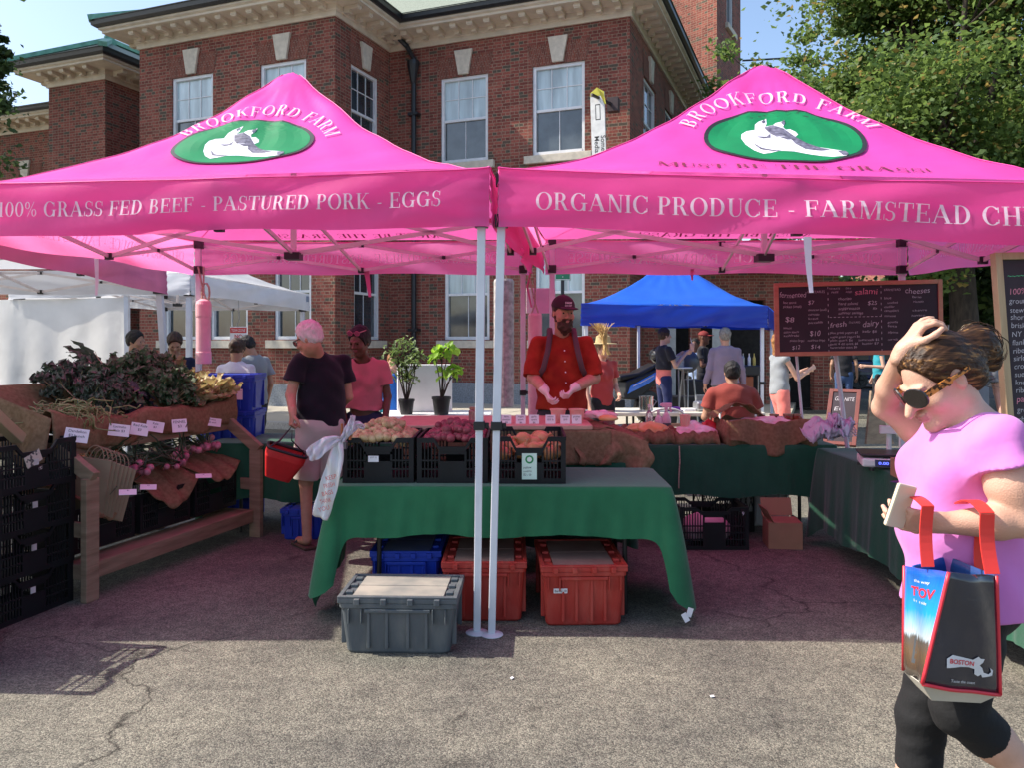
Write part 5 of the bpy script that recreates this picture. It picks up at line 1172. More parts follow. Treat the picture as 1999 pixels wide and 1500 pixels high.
bunch('greens_bunch', 'dark green tops lying across the back of the lower tier', SP(.45, .40, .70), (.0, .1, .3), 30, .30, .012, .004, M_scal, .6, 33, 'greens', curl=.5)
# price cards on the display
M_cardp = mat('pink_lit_card', (.78, .74, .78), .8, var=.04)
for i, (px, py, Y, w_, h, yaw, ln, lab) in enumerate([(150, 851, 5.0, .13, .085, -.45, ['Dandelion', '$3 bunch'], 'white price card at the near end of the upper tier'), (233, 841, 5.35, .125, .08, -.4, ['Lacinato', 'Kale $3'], 'price card second along the upper tier rail'), (273, 839, 5.5, .11, .085, -.5, ['Red Kale', '$3'], 'price card third along the upper tier rail below the dark kale'), (303, 834, 5.7, .115, .075, -.5, ['Kale', '$3'], 'slanted price card fourth along the upper tier rail'), (351, 832, 5.85, .10, .095, 0.05, ['FENNEL', '$3'], 'upright price card on the upper tier rail above the lower onions'), (415, 825, 6.35, .13, .065, -.4, ['Endive', '$3 each'], 'price card at the far end of the upper tier rail'), (250, 962, 5.02, .10, .05, -.2, ['$3'], 'small card lying on the lower tier by the paper bags'), (290, 952, 5.3, .10, .05, -.3, ['$3'], 'small card lying left of the burlap swag'), (398, 930, 5.85, .11, .045, -.2, ['$3'], 'small card lying on the burlap at the far lower tier')]):
    c = P(px, py, Y-(.16 if i < 6 else .04)); t = thing('price_card', lab, 'price card', c, group='price cards on the produce display')
    tilt = .35 if i < 6 else 1.0
    R = Matrix.Rotation(.55, 3, 'Z') @ Matrix.Rotation(-tilt, 3, 'X') @ Matrix.Rotation(-yaw*.45, 3, 'Y')
    tagcard(t, 'card', c, w_, h, R, ln, h*.28, (M_cardp, M_ink))
# crate stacks at the left edge
M_lblw = mat('worn_white_label', (.6, .6, .58), .8)
s0 = None; cxy = Vector((-2.925, 4.60)); 
for i in range(4):
    lab = ['black crate at the bottom of the right stack beside the wooden display', 'black crate second up in the right stack beside the display', 'black crate third up in the right stack beside the display', 'black crate on top of the right stack beside the display'][i]
    t = crate_thing(lab, (cxy.x+.006*i, cxy.y, .243*i), math.radians(-14), w_=.42, d=.58, h=.262, dipf=0, dips=.05, src=s0, group='black crates stacked at the left edge'); s0 = s0 or t
    if i != 3:
        mb = MB(); mb.obox((.2135, -.01, .15), .003, .035, .035, I3); mb.build('label_scrap', M_lblw, t, world=False)
    else:
        mb = MB(); mb.obox((.2135, -.03, .17), .003, .11, .07, rotm('X', .4)); mb.obox((.2137, .02, .11), .003, .03, .015, rotm('X', .3)); mb.build('torn_label', mat('torn_paper', (.55, .5, .42), .8, col2=(.08, .08, .08), scale=40, thr=(.5, .55)), t, world=False)
for i in range(4):
    t = crate_thing(['black crate at the bottom of the stack cut by the left picture edge', 'black crate second up in the stack at the left picture edge', 'black crate third up in the stack at the left picture edge', 'black crate on top of the stack at the left picture edge'][i], (-2.90+.004*i, 3.88, .215*i), math.radians(-8), src=s0, group='black crates stacked at the left edge')
for i in range(3): crate_thing(['black crate low in the outer stack left of the picture edge', 'black crate in the middle of the outer stack left of the picture edge', 'black crate on top of the outer stack left of the picture edge'][i], (-3.45, 4.2, .243*i), .1, src=s0, group='black crates stacked at the left edge')
mb = MB(); mb.bar(P(-25, 800, 4.5), P(38, 858, 4.75), .075, .06); tag(mb.build('timber', M_woodl, None, bevel=.004), 'pale square timber sticking out above the black crates at the left edge', 'timber')
# orange crate seen through the stand
crate_thing('orange crate behind the onions under the upper tier', SP(.95, .95, .62), Rz-math.pi/2, w_=.34, d=.3, h=.24, m=mat('orange_plastic', (.5, .12, .04), .5), group=None)
# paper bags
bg_ = thing('paper_bags', 'brown paper bags with twisted handles leaning by the near post', 'paper bags', P(180, 1000, 4.72))
M_kraft = mat('kraft_paper', (.30, .22, .14), .85, var=.1, bump=.15, bscale=12); o = P(176, 948, 5.00)
for i in range(7):
    mb = MB(); R = Matrix.Rotation(.15+.03*i, 3, 'Z') @ Matrix.Rotation(.16+.015*i, 3, 'Y'); c = o+Vector((.012*i, .022*i, -.012*i)); mb.obox(c, .21, .008, .34, R)
    b_ = mb.build('bag', M_kraft, bg_, bevel=.002)
    h = MB(); h.tube([c+R @ Vector((.055*math.cos(a), 0, .165+.085*math.sin(a))) for a in [math.pi*k/10 for k in range(11)]], .0035, 5); h.build('handle', M_kraft, b_)
# plastic bag roll at the corner of the front table
pb = thing('bag_roll', 'roll of thin white produce bags clipped to the left table corner, tail hanging', 'plastic bags', P(680, 870, 4.6)); M_film = mat('thin_white_plastic', (.80, .76, .80), .3, var=.05, transl=.35, tcol=(.9, .85, .88), bump=.5, bscale=14, spec=.6)
def ribbon(pts, w0, w1, name, par, m, tw=.0):
    mb = MB(); pts = [Vector(p) for p in pts]; n = 24
    def cr(t):
        x = t*(len(pts)-1); i = min(int(x), len(pts)-2); f = x-i; p0, p1, p2, p3 = pts[max(0, i-1)], pts[i], pts[i+1], pts[min(len(pts)-1, i+2)]
        return .5*((2*p1)+(p2-p0)*f+(2*p0-5*p1+4*p2-p3)*f*f+(3*p1-p0-3*p2+p3)*f**3)
    def fn(u, v):
        c = cr(v); d = (cr(min(1, v+.02))-cr(max(0, v-.02))).normalized(); s_ = d.cross(Vector((0, -1, .1))).normalized(); w_ = w0[0]+(w0[1]-w0[0])*v if isinstance(w0, tuple) else w0
        import bisect
        x = v*(len(w1)-1); i = min(int(x), len(w1)-2); w_ = w1[i]+(w1[i+1]-w1[i])*(x-i)
        return c+s_*((u-.5)*w_)+Vector((0, 1, 0))*(.012*math.sin(u*11+v*9)+.01*math.sin(v*23+u*4))
    mb.grid(fn, 12, n); return mb.build(name, m, par, smooth=True, solid=.0015)
ribbon([P(690, 812, 4.55), P(683, 835, 4.52), P(668, 862, 4.5)], 0, [.02, .05, .03], 'bag_tuft', pb, M_film); ribbon([P(712, 838, 4.6), P(695, 832, 4.55), P(668, 860, 4.5)], 0, [.02, .05, .03], 'bag_tuft', pb, M_film)
ribbon([P(668, 858, 4.5), P(640, 866, 4.45), P(615, 884, 4.42), P(603, 893, 4.42)], 0, [.03, .075, .09, .06], 'bag_tuft', pb, M_film)
tl = ribbon([P(662, 858, 4.5), P(655, 900, 4.44), P(640, 960, 4.42), P(624, 1012, 4.41)], 0, [.03, .08, .10, .098, .095], 'bag_tail', pb, mat('white_produce_bag', (.80, .78, .76), .4, var=.04, transl=.15, bump=.3, bscale=12))
mb = MB(); T = frame_T(P(640, 966, 4.37), P(652, 905, 4.37)-P(634, 985, 4.37), (-1, 0, -.2))
for i, tx in enumerate(['YOU', 'THANK', 'BAGS', 'FRESH', 'KEEP']): put_text(mb, tx, frame_T(P(638, 978, 4.375)+(P(652, 905, 4.375)-P(634, 985, 4.375))*(i*.19-.25), (1, 0, .25), (-.2, 0, 1)), .034, 0, 0, 0, 'c', width=.062)
mb.build('red_print', mat('red_print', (.65, .12, .09), .6), pb)
mb = MB(); mb.obox(P(670, 870, 4.56), .045, .05, .04, I3, 0); mb.tube([P(668, 860, 4.56), P(668, 828, 4.56)], .007, 8, 1); mb.tube([P(684, 860, 4.56), P(684, 840, 4.56)], .007, 8, 1); mb.build('clip', [M_metal, mat('rust_rod', (.4, .12, .04), .6)], pb)
# ---------------------------------------------------------------- burlap sample counter
ct = thing('sample_counter', 'burlap covered box with a pale board on top in front of the red shirted man', 'counter', (-.1, 5.8, .745))
mb = MB(); mb.box(-.80, 5.42, .747, .47, 6.12, .965); mb.build('burlap_cover', M_burl, ct, bevel=.02)
mb = MB(); mb.box(-.83, 5.40, .967, .545, 6.15, .998); mb.build('board', mat('pale_cutting_board', (.62, .36, .26), .5, var=.08), ct, bevel=.006)
drape('burlap_cloth', 'burlap bunched at the right end of the sample counter hanging to the table', lambda u, v: Vector((.44+.50*u+.02*math.sin(v*9+u*4), 5.50-.10*math.sin(v*1.6)-.05*math.sin(u*14+2)*v-.1*u*(1-v), .985-.10*u*u-v*(.24+.0*u)-.03*math.sin(u*9)*v)), 40, 24)
drape('burlap_cloth', 'burlap sheet over the top of the right end of the counter', lambda u, v: Vector((.50+.42*u, 5.46+.6*v, .99-.12*u**1.5-.02*math.sin(u*11+v*5))), 24, 16)
drape('burlap_cloth', 'plain burlap panel hanging below the board behind the onion crate', lambda u, v: Vector((.25+.42*u, 5.395-.01*math.sin(u*9), .966-v*.235)), 20, 10)
M_deli = mat('frosted_deli_plastic', (.80, .52, .42), .3, var=.05, transl=.4, tcol=(1, .7, .6), spec=.5)
for i, (px, lab) in enumerate([(1090, 'frosted tub left of the two on the sample board'), (1127, 'frosted tub right of the two on the sample board')]):
    c = P(px, 808, 5.62); c.z = .998; t = thing('deli_tub', lab, 'plastic tub', c, group='frosted tubs on the sample board'); mb = MB(); mb.lathe(c, [(0, .001), (.040, .001), (.054, .085), (.060, .087), (.060, .094), (.050, .094), (.047, .080), (.0, .078)], 24); mb.build('cup', M_deli, t, smooth=False)
for i, (px, ln) in enumerate([(971, ['aged', 'brie']), (989, ['farm', 'cheddar', '$9']), (1017, ['maple', 'quark', '$6']), (1043, ['garlic', 'quark', '$6']), (1075, ['salami', '$25 lb']), (1104, ['kimchi', '$10']), (1126, ['pickles', '$7'])]):
    c = P(px, 802, 5.5); c.z = .998+.032; t = thing('sample_card', f'little pink lit sample card reading {ln[0]} on the board', 'card', c, group='sample cards standing on the board'); tagcard(t, 'card', c, .068, .062, Matrix.Rotation(-.15, 3, 'X'), ln, .017, (M_paper, M_ink))
M_wax = mat('plastic_wrap_food', (.75, .45, .42), .25, col2=(.85, .68, .72), scale=14, bump=.6, bscale=25, spec=.8); M_cheese = mat('orange_cheese', (.75, .26, .06), .4, col2=(.8, .45, .2), scale=10, coat=.3)
def lump(name, label, c, r, m, seed, cat='food', group=None, amp=.15):
    q = random.Random(seed); ph = [q.random()*6 for _ in range(4)]; mb = MB()
    def fn(u, v):
        a = 2*math.pi*u; b = math.pi*(v*.996+.002); x, y, z = math.cos(a)*math.sin(b), math.sin(a)*math.sin(b), -math.cos(b); k = 1+amp*(math.sin(3*x+ph[0])*math.sin(4*y+ph[1])+.5*math.sin(9*x+5*z+ph[2])*math.sin(8*y+ph[3])); return Vector(c)+Vector((x*r[0]*k, y*r[1]*k, max(-r[2]*.5, z*r[2]*k)))
    mb.grid(fn, 28, 16, wrap=True); return tag(mb.build(name, m, None, smooth=True), label, cat, group)
lump('wrapped_cheese', 'wrapped cheese pieces at the right end of the sample counter', P(1172, 812, 5.7), (.10, .06, .035), M_wax, 1, amp=.3); lump('wrapped_cheese', 'orange cheese block on the burlap right of the sample board', P(1188, 818, 5.6), (.07, .05, .025), M_cheese, 2)
def jar(label, c, r, h, m, lid, name='jar', group=None):
    t = thing(name, label, name.replace('_', ' '), c, group=group); mb = MB(); mb.lathe(c, [(0, 0), (r*.95, 0), (r, .01), (r, h*.72), (r*.75, h*.84), (r*.75, h*.86)], 20); mb.build('body', m, t); mb = MB(); mb.lathe(c+Vector((0, 0, h*.86)), [(r*.85, 0), (r*.85, h*.14), (0, h*.141)], 20); mb.build('lid', lid, t)
M_jar = mat('jar_glass', (.45, .28, .25), .1, trans=.5, spec=.6); M_jarb = mat('honey_glass', (.20, .05, .02), .12, spec=.8); M_lid = mat('jar_lid', (.35, .18, .12), .4, metal=.4)
jar('jar with a wooden lid at the back right of the sample counter', Vector((.72, 5.95, .90)), .045, .15, M_jar, M_lid)
jar('squat jar with paper label left on the sample board behind the tent pole', Vector((-.275, 5.7, .998)), .035, .10, M_jar, M_lid)
# trays on the rear right table
def tray(label, x0, x1, y0, y1, z, h, seed, fold=.02):
    def fn(u, v):
        a = u*4; i = int(a) % 4; f = a-int(a); cs = [(x0, y0), (x1, y0), (x1, y1), (x0, y1)]; p0, p1 = cs[i], cs[(i+1) % 4]; x, y = p0[0]+(p1[0]-p0[0])*f, p0[1]+(p1[1]-p0[1])*f
        cx_, cy_ = (x0+x1)/2, (y0+y1)/2; k = [1.06, 1.02, .97, .93, .9, .0][min(5, int(v*5+.001))]; zz = [0, .5, 1.0, .97, .3, .28][min(5, int(v*5+.001))]
        w_ = fold*math.sin(u*61+seed)*(1-v)+fold*.6*math.sin(u*113+seed); return Vector((cx_+(x-cx_)*k, cy_+(y-cy_)*k+w_*.5, z+h*zz+w_*(v < .7)*(.3+v)))
    mb = MB(); mb.grid(fn, 160, 5, wrap=True); return tag(mb.build('burlap_tray', M_burl, None, smooth=True, solid=.004), label, 'tray')
tray('shallow burlap lined tray of orange cheese left on the rear table', .93, 1.30, 6.42, 6.86, .745, .10, 1); tray('shallow burlap lined tray of wrapped cheeses in the middle of the rear table', 1.31, 1.66, 6.42, 6.86, .745, .09, 2); tray('tall burlap covered tray with jars at the right of the rear table', 1.72, 2.42, 6.40, 6.86, .745, .17, 3, .03)
drape('burlap_cloth', 'loose burlap hanging below the tall tray on the rear table', lambda u, v: Vector((1.74+.68*u, 6.385-.02*math.sin(u*15)-.02*v, .93-v*(.16+.10*math.sin(math.pi*u)**2)+.02*math.sin(u*9))), 40, 12)
drape('burlap_cloth', 'burlap arched over the back left of the tall tray', lambda u, v: Vector((1.68+.46*u, 6.62+.28*v, .93+.13*math.sin(math.pi*min(1, u*1.05))*(1-.3*v)+.01*math.sin(u*21))), 30, 10)
lump('wrapped_cheese', 'mound of wrapped orange cheeses in the left rear tray', (1.13, 6.62, .83), (.16, .16, .07), M_cheese, 3, amp=.2); lump('wrapped_cheese', 'heap of clear wrapped soft cheeses in the middle rear tray', (1.50, 6.62, .82), (.15, .16, .065), M_wax, 4, amp=.35); lump('wrapped_cheese', 'wrapped packs lying in the tall burlap tray', (2.1, 6.60, .89), (.28, .16, .05), M_wax, 5, amp=.35); lump('snack_bag', 'shiny red bag between the rear cheese trays', P(1384, 838, 6.75), (.09, .04, .06), mat('red_foil', (.6, .03, .03), .3), 6, amp=.3)
for i, (px, r_) in enumerate([(1512, .045), (1538, .045), (1556, .04)]): jar(['brown honey jar left of three in the tall burlap tray', 'brown honey jar in the middle of three in the tall burlap tray', 'brown honey jar right of three in the tall burlap tray'][i], Vector(((px-1000)/1560*6.6, 6.6, .88)), r_, .09, M_jarb, M_lid, group='honey jars in the tall tray')
M_clear = mat('clear_bottle_plastic', (.72, .62, .74), .1, trans=.75, spec=.6); M_btl = mat('pink_white_bottle', (.72, .55, .60), .35)
def bottle(label, c, r, h, m): t = thing('bottle', label, 'bottle', c); mb = MB(); mb.lathe(c, [(0, 0), (r, .0), (r, h*.6), (r*.8, h*.72), (r*.3, h*.82), (r*.3, h*.9)], 18); mb.build('body', m, t, smooth=False); mb = MB(); mb.lathe(c+Vector((0, 0, h*.9)), [(r*.36, 0), (r*.36, h*.1), (0, h*.101)], 12); mb.build('cap', M_white, t)
bottle('clear squeeze bottle left of the spray bottle on the rear table', Vector((1.19, 6.93, .745)), .034, .28, M_clear); bottle('pink white bottle right beside the clear squeeze bottle', Vector((1.265, 6.90, .745)), .036, .23, M_btl)
c = Vector((1.335, 6.92, .745)); t = thing('spray_bottle', 'spray bottle with grey label and trigger head on the rear table', 'spray bottle', c); mb = MB(); mb.lathe(c, [(0, 0), (.042, 0), (.042, .15), (.03, .19), (.013, .21), (.013, .24)], 18); mb.build('body', M_btl, t)
mb = MB(); mb.lathe(c+Vector((0, 0, .03)), [(.0425, 0), (.0435, .001), (.0435, .09), (.0425, .091)], 18); mb.build('label_band', mat('band_grey', (.08, .09, .1), .5), t); mb = MB(); mb.obox(c+Vector((.005, 0, .275)), .085, .028, .035); mb.obox(c+Vector((-.0, 0, .25)), .03, .026, .03); mb.bar(c+Vector((.03, 0, .26)), c+Vector((.045, 0, .21)), .012, .016); mb.bar(c+Vector((-.035, 0, .285)), c+Vector((-.05, 0, .27)), .02, .02); mb.build('trigger', mat('trigger_pink', (.72, .42, .55), .4), t, bevel=.004)
c = Vector((1.43, 6.6, .86)); t = thing('plastic_cup', 'frosted plastic cup between the cheese trays', 'cup', c); mb = MB(); mb.lathe(c, [(0, 0), (.035, 0), (.045, .10), (.047, .102), (.043, .10), (.0, .02)], 18); mb.build('cup', M_deli, t)
mb = MB(); q_ = Vector((1.325, 6.33, .74)); mb.tube([q_, q_+Vector((.0, -.02, -.12)), q_+Vector((-.01, -.03, -.25)), q_+Vector((-.01, -.03, -.33))], .005, 5); tag(mb.build('rope', M_rope, None), 'thin rope end hanging down the dark green rear cloth', 'rope')
# under the rear tables
u1 = crate_thing('black slotted crate on the asphalt under the rear right table', (1.52, 6.20, 0), 0, w_=.52, d=.40, h=.32, dipf=.03); 
tagcard(u1, 'number_label', (1.73, 5.985, .285), .03, .045, I3, ['9'], .04, (M_crate, M_paper))
lump('wrapped_packs', 'white wrapped packs inside the crate under the rear table', (1.50, 6.2, .11), (.2, .15, .13), mat('pack_pink_white', (.6, .45, .48), .6), 9, amp=.1)
def lattice(label, c, w_, d, h):
    t = thing('milk_crate', label, 'crate', c); mb = MB()
    for s_ in (-1, 1):
        for z in (0, h): mb.bar(c+Vector((-w_/2, s_*d/2, z)), c+Vector((w_/2, s_*d/2, z)), .014); mb.bar(c+Vector((s_*w_/2, -d/2, z)), c+Vector((s_*w_/2, d/2, z)), .014)
        for x in (-1, 1): mb.bar(c+Vector((x*w_/2, s_*d/2, 0)), c+Vector((x*w_/2, s_*d/2, h)), .014)
        n = int(w_/.04)
        for i in range(n):
            for a, b in ((0, 1), (1, 0)): mb.bar(c+Vector((-w_/2+w_*i/n, s_*d/2, h*.55+a*h*.45)), c+Vector((-w_/2+w_*(i+1)/n, s_*d/2, h*.55+b*h*.45)), .006)
        mb.box(c.x-w_/2, c.y+s_*d/2-.004, c.z, c.x+w_/2, c.y+s_*d/2+.004, c.z+h*.5)
    mb.build('shell', M_crate, t)
lattice('black lattice milk crate behind the slotted crate under the rear table', Vector((1.78, 6.75, .001)), .42, .33, .33)
c = P(1538, 1074, 6.02); c.z = 0; t = thing('cardboard_box', 'small open cardboard box on the asphalt beside the dark green cloth', 'box', c); M_card = mat('cardboard', (.36, .21, .12), .85, var=.08)
mb = MB(); mb.obox(c+Vector((0, .12, .10)), .25, .24, .20, rotm('Z', -.12)); mb.build('box_body', M_card, t, bevel=.002); mb = MB(); mb.obox(c+Vector((-.13, .10, .25)), .004, .22, .12, rotm('Y', -.5)); mb.build('flap', M_card, t); mb = MB(); mb.obox(c+Vector((0, .26, .27)), .24, .004, .14, rotm('X', -.3)); mb.build('flap', M_card, t)
tote('white tote behind the cardboard box under the table corner', (2.12, 6.95, 0), 0, .5, .36, .34, mat('white_tote_plastic', (.62, .60, .60), .5), M_white, group=None)
tote('small blue tote under the dark green cloth behind the older man', (-1.66, 6.45, 0), 0, .34, .3, .24, M_totb, M_totb, group=None)
# right side table: scale, box, bags, card
c = P(1722, 890, 5.15); c.z = .745; t = thing('market_scale', 'white electronic scale with black pan and blue digits on the side table', 'scale', c); Rs = rotm('Z', -.3)
mb = MB(); mb.obox(c+Vector((.05, .05, .045)), .32, .30, .055, Rs); mb.build('housing', M_white, t, bevel=.012)
mb = MB(); mb.obox(c+Vector((.05, .06, .092)), .33, .29, .014, Rs); mb.build('pan', mat('scale_pan_black', (.03, .025, .028), .35), t, bevel=.005)
Rd = Rs @ rotm('X', -.35); dc = c+Rs @ Vector((-.0, -.155, .045))+Vector((.05, .05, 0)); mb = MB(); mb.obox(dc, .17, .006, .045, Rd, 0); T = Matrix((Rd.col[0], Rd.col[2], -Rd.col[1])).transposed().to_4x4(); T.translation = dc-Rd.col[1]*.004; put_text(mb, '0.00 0.00', T, .024, 0, -.008, 1, 'c', width=.13); mb.build('display', [mat('display_dark', (.03, .02, .08), .2), mat('display_digits', (.1, .1, .9), .4, emit=((.1, .15, 1), 2.0))], t)
mb = MB(); mb.obox(c+Vector((.17, -.09, .05)), .10, .004, .03, Rs); mb.build('orange_sticker', mat('orange_sticker', (.8, .15, .04), .5), t)
mb = MB(); mb.tube([c+Vector((.14, .20, .06)), c+Vector((.14, .20, .22))], .017, 8); mb.obox(c+Vector((.14, .19, .23)), .12, .05, .05, Rs); mb.build('display_column', M_white, t)
for k in ((-.1, -.08), (.17, -.12), (-.07, .17), (.18, .16)):
    mb = MB(); mb.lathe(c+Vector((*k, 0)), [(.015, 0), (.015, .018)], 10); mb.build('foot', M_blk, t)
c = P(1790, 900, 4.75); c.z = .745; t = thing('cardboard_box', 'brown cardboard box on the side table beside the pink shirted woman', 'box', c); mb = MB(); mb.obox(c+Vector((.06, .05, .05)), .30, .22, .11, rotm('Z', -.15)); mb.build('box_body', M_card, t, bevel=.003)
c = P(1757, 940, 4.62); c.z = .75; tag(MB().obox(c+Vector((0, 0, .002)), .09, .06, .003, rotm('Z', .5)).build('flyer', mat('purple_card', (.12, .03, .2), .5)), 'small purple flyer at the edge of the side table', 'flyer')
M_bagw = mat('crumpled_white_bags', (.74, .68, .80), .3, var=.08, transl=.3, tcol=(.85, .75, .9), bump=.8, bscale=18, spec=.6)
wb = thing('plastic_bags', 'crumpled pile of thin white carrier bags right of the burlap tray', 'plastic bags', P(1630, 862, 6.2))
q = random.Random(8)
for i in range(9):
    c = P(1612+q.uniform(-14, 24), 846+q.uniform(-12, 12), 6.1+q.uniform(-.1, .15)); a0 = q.random()*6; w_, l_ = q.uniform(.10, .16), q.uniform(.05, .09)
    mb = MB(); mb.grid(lambda u, v: c+Vector((w_*(u-.5)*2*math.cos(a0*.2)+.04*math.sin(v*7+a0), .08*(v-.5)*2, .02+.045*math.sin(u*9+a0)*math.sin(v*8+a0*2)+l_*math.sin(math.pi*u)*.7+.02*math.sin(u*23+v*17+a0))), 24, 14); mb.build('bag', M_bagw, wb, smooth=True, solid=.001)
mb = MB()
for i in range(3): mb.tube([P(1632, 840, 6.05)+Vector((.02*i, 0, 0)), P(1662, 826+8*i, 6.05), P(1672, 842+5*i, 6.02), P(1645, 854, 6.02)], [.012, .010, .010, .008], 6, flat=.3)
mb.build('bag_handles', M_bagw, wb, smooth=True)
# ---------------------------------------------------------------- chalkboards
M_slateb = mat('chalkboard_black', (.022, .012, .018), .7, col2=(.035, .022, .03), scale=3); M_chalk = mat('chalk_white', (.50, .46, .48), .95, var=.2, scale=90); M_chalkp = mat('chalk_pink', (.72, .25, .32), .95, var=.2, scale=90); M_chalkg = mat('chalk_green', (.10, .60, .25), .95, var=.2, scale=90)
M_oak = mat('reddish_wood_frame', (.40, .17, .09), .6, col2=(.5, .24, .13), scale=4, stretch=(1, 1, 6))
def board(name, label, tl, tr, bl, mfr, fr, cat='chalkboard', th=.022):
    tl, tr, bl = Vector(tl), Vector(tr), Vector(bl); X = (tr-tl); W = X.length; Yv = (tl-bl); H = Yv.length; T = frame_T(bl, X, Yv); t = thing(name, label, cat, (tl+tr)/2-Vector((0, 0, H)))
    mb = MB(); mb.prism([(fr*.6, fr*.6), (W-fr*.6, fr*.6), (W-fr*.6, H-fr*.6), (fr*.6, H-fr*.6)], T @ Matrix.Translation((0, 0, -th*.5)), th*.5); mb.build('slate', M_slateb, t)
    for nm, pts in (('frame_side', [(0, 0), (fr, 0), (fr, H), (0, H)]), ('frame_side', [(W-fr, 0), (W, 0), (W, H), (W-fr, H)]), ('frame_rail', [(fr, 0), (W-fr, 0), (W-fr, fr), (fr, fr)]), ('frame_rail', [(fr, H-fr), (W-fr, H-fr), (W-fr, H), (fr, H)])):
        mb = MB(); mb.prism(pts, T @ Matrix.Translation((0, 0, -th)), th*1.5); mb.build(nm, mfr, t, bevel=.003)
    return t, T @ Matrix.Translation((0, 0, .0012)), W, H
Yb = 6.45
t, T, W, H = board('menu_board', 'wide chalk menu board with fermented, salami and cheeses lists in a reddish frame', P(1510, 553, Yb), P(1838, 545, Yb-.12), P(1514, 696, Yb), M_oak, .034)
mb = MB(); hx_ = lambda px: (px-1512)/326*W; vy = lambda py: (696-py)/145*H
def ck(tx, px, py, pxw, size, m=0): chalk(mb, tx, T, size*H/145, hx_(px), vy(py), m, width=pxw*W/326)
ck('fermented', 1522, 580, 52, 15); ck('VEGETABLES', 1577, 572, 34, 7); ck('NITRATE', 1620, 566, 21, 5); ck('FREE', 1624, 573, 14, 5); ck('DRY', 1652, 566, 11, 5); ck('AGED', 1652, 573, 12, 5); ck('salami', 1669, 577, 44, 17, 1); ck('FARMSTEAD', 1726, 571, 32, 6); ck('cheeses', 1766, 577, 48, 15)
for i, (a, px, py, w_, s_) in enumerate([('hot sauce', 1529, 592, 26, 7), ('pickles (small)', 1529, 600, 36, 7), ('$7', 1578, 595, 12, 11), ('sauerkraut (small)', 1578, 607, 36, 6), ('curtido', 1578, 616, 22, 6), ('kraut', 1578, 624, 20, 6), ('piccalilli', 1578, 632, 28, 6), ('$8', 1532, 628, 18, 15), ('kimchi', 1529, 642, 16, 6), ('daikon kimchi', 1529, 650, 30, 6), ('kohlrabi', 1529, 657, 30, 6), ('$10', 1580, 656, 21, 15), ('pickles (large)', 1541, 667, 28, 6), ('sauerkraut (large)', 1576, 667, 34, 6), ('$12', 1545, 682, 16, 11), ('$14', 1582, 682, 18, 11), ('chorizo', 1637, 587, 26, 8), ('hard salami', 1637, 597, 38, 8), ('soppressata', 1637, 606, 42, 8), ('summer sausage', 1637, 615, 48, 8), ('$25', 1694, 598, 18, 11), ('lb', 1704, 607, 8, 6), ('fresh', 1620, 640, 32, 15), ('CULTURED', 1657, 633, 22, 5), ('dairy', 1683, 640, 32, 17), ('plain greek yogurt $5', 1620, 653, 54, 6), ('maple greek yogurt $6', 1620, 661, 58, 6), ('plain quark $6', 1620, 668, 44, 6), ('garlic & dill quark $6', 1620, 675, 54, 6), ('horseradish quark $6', 1620, 682, 52, 6), ('kefir $6', 1683, 652, 28, 7), ('buttermilk $5', 1675, 668, 40, 6), ('butter $7', 1682, 675, 32, 6), ('blue', 1726, 587, 14, 7), ('smoked', 1732, 596, 20, 6), ('cheddar', 1726, 604, 20, 6), ('camembert', 1726, 612, 28, 7), ('tomme', 1726, 622, 22, 6), ('gouda', 1732, 634, 20, 6), ('feta', 1732, 642, 18, 6), ('brie', 1780, 586, 18, 6), ('ricotta', 1782, 595, 20, 6), ('chevre', 1780, 612, 28, 6), ('havarti', 1778, 622, 26, 6), ('alpine', 1732, 654, 20, 6), ('raw milk', 1732, 668, 20, 6)]): ck(a, px, py, w_, s_)
for i in range(12):
    mb.prism([(0, 0), (.004, 0), (.004, H*.03), (0, H*.03)], T @ Matrix.Translation((hx_(1617), H*.05+i*H*.078, 0)), .0008, 0); mb.prism([(0, 0), (.004, 0), (.004, H*.03), (0, H*.03)], T @ Matrix.Translation((hx_(1720), H*.05+i*H*.078, 0)), .0008, 0)
for i in range(13): mb.prism([(0, 0), (.018, 0), (.018, .004), (0, .004)], T @ Matrix.Translation((hx_(1620)+i*.032, vy(621), 0)), .0008, 0)
mb.build('chalk_writing', [M_chalk, M_chalkp], t)
for px, a in ((1558, 1640), ):
    pass
ez = thing('easel', 'slim white poles behind the menu board, ending below it near the carrier bags', 'easel', (2.6, 6.6, 0))
for a, b in (((1633, 700, 6.7), (1651, 845, 6.7)), ((1556, 700, 6.75), (1568, 835, 6.75))):
    p0, p1 = P(*a), P(*b); d = (p1-p0).normalized(); e = p0+d*((p0.z-0)/-d.z); mb = MB(); mb.tube([p0-d*.2, p1, e], .020 if a[0] == 1633 else .012, 8); mb.build('pole', M_alu, ez)
t, T, W, H = board('price_board', 'tall chalk price board in a pale wood frame at the right picture edge', (2.385, 3.98, 2.005), (3.28, 4.05, 2.03), (2.44, 3.90, .75), M_woodl, .036, th=.03)
mb = MB(); pxm = 1560/3.98
def ck2(tx, y_px, size_px, m=0, x=.062): chalk(mb, tx, T, size_px/pxm*1.0, x, H-(y_px-495)/pxm, m, jit=.03)
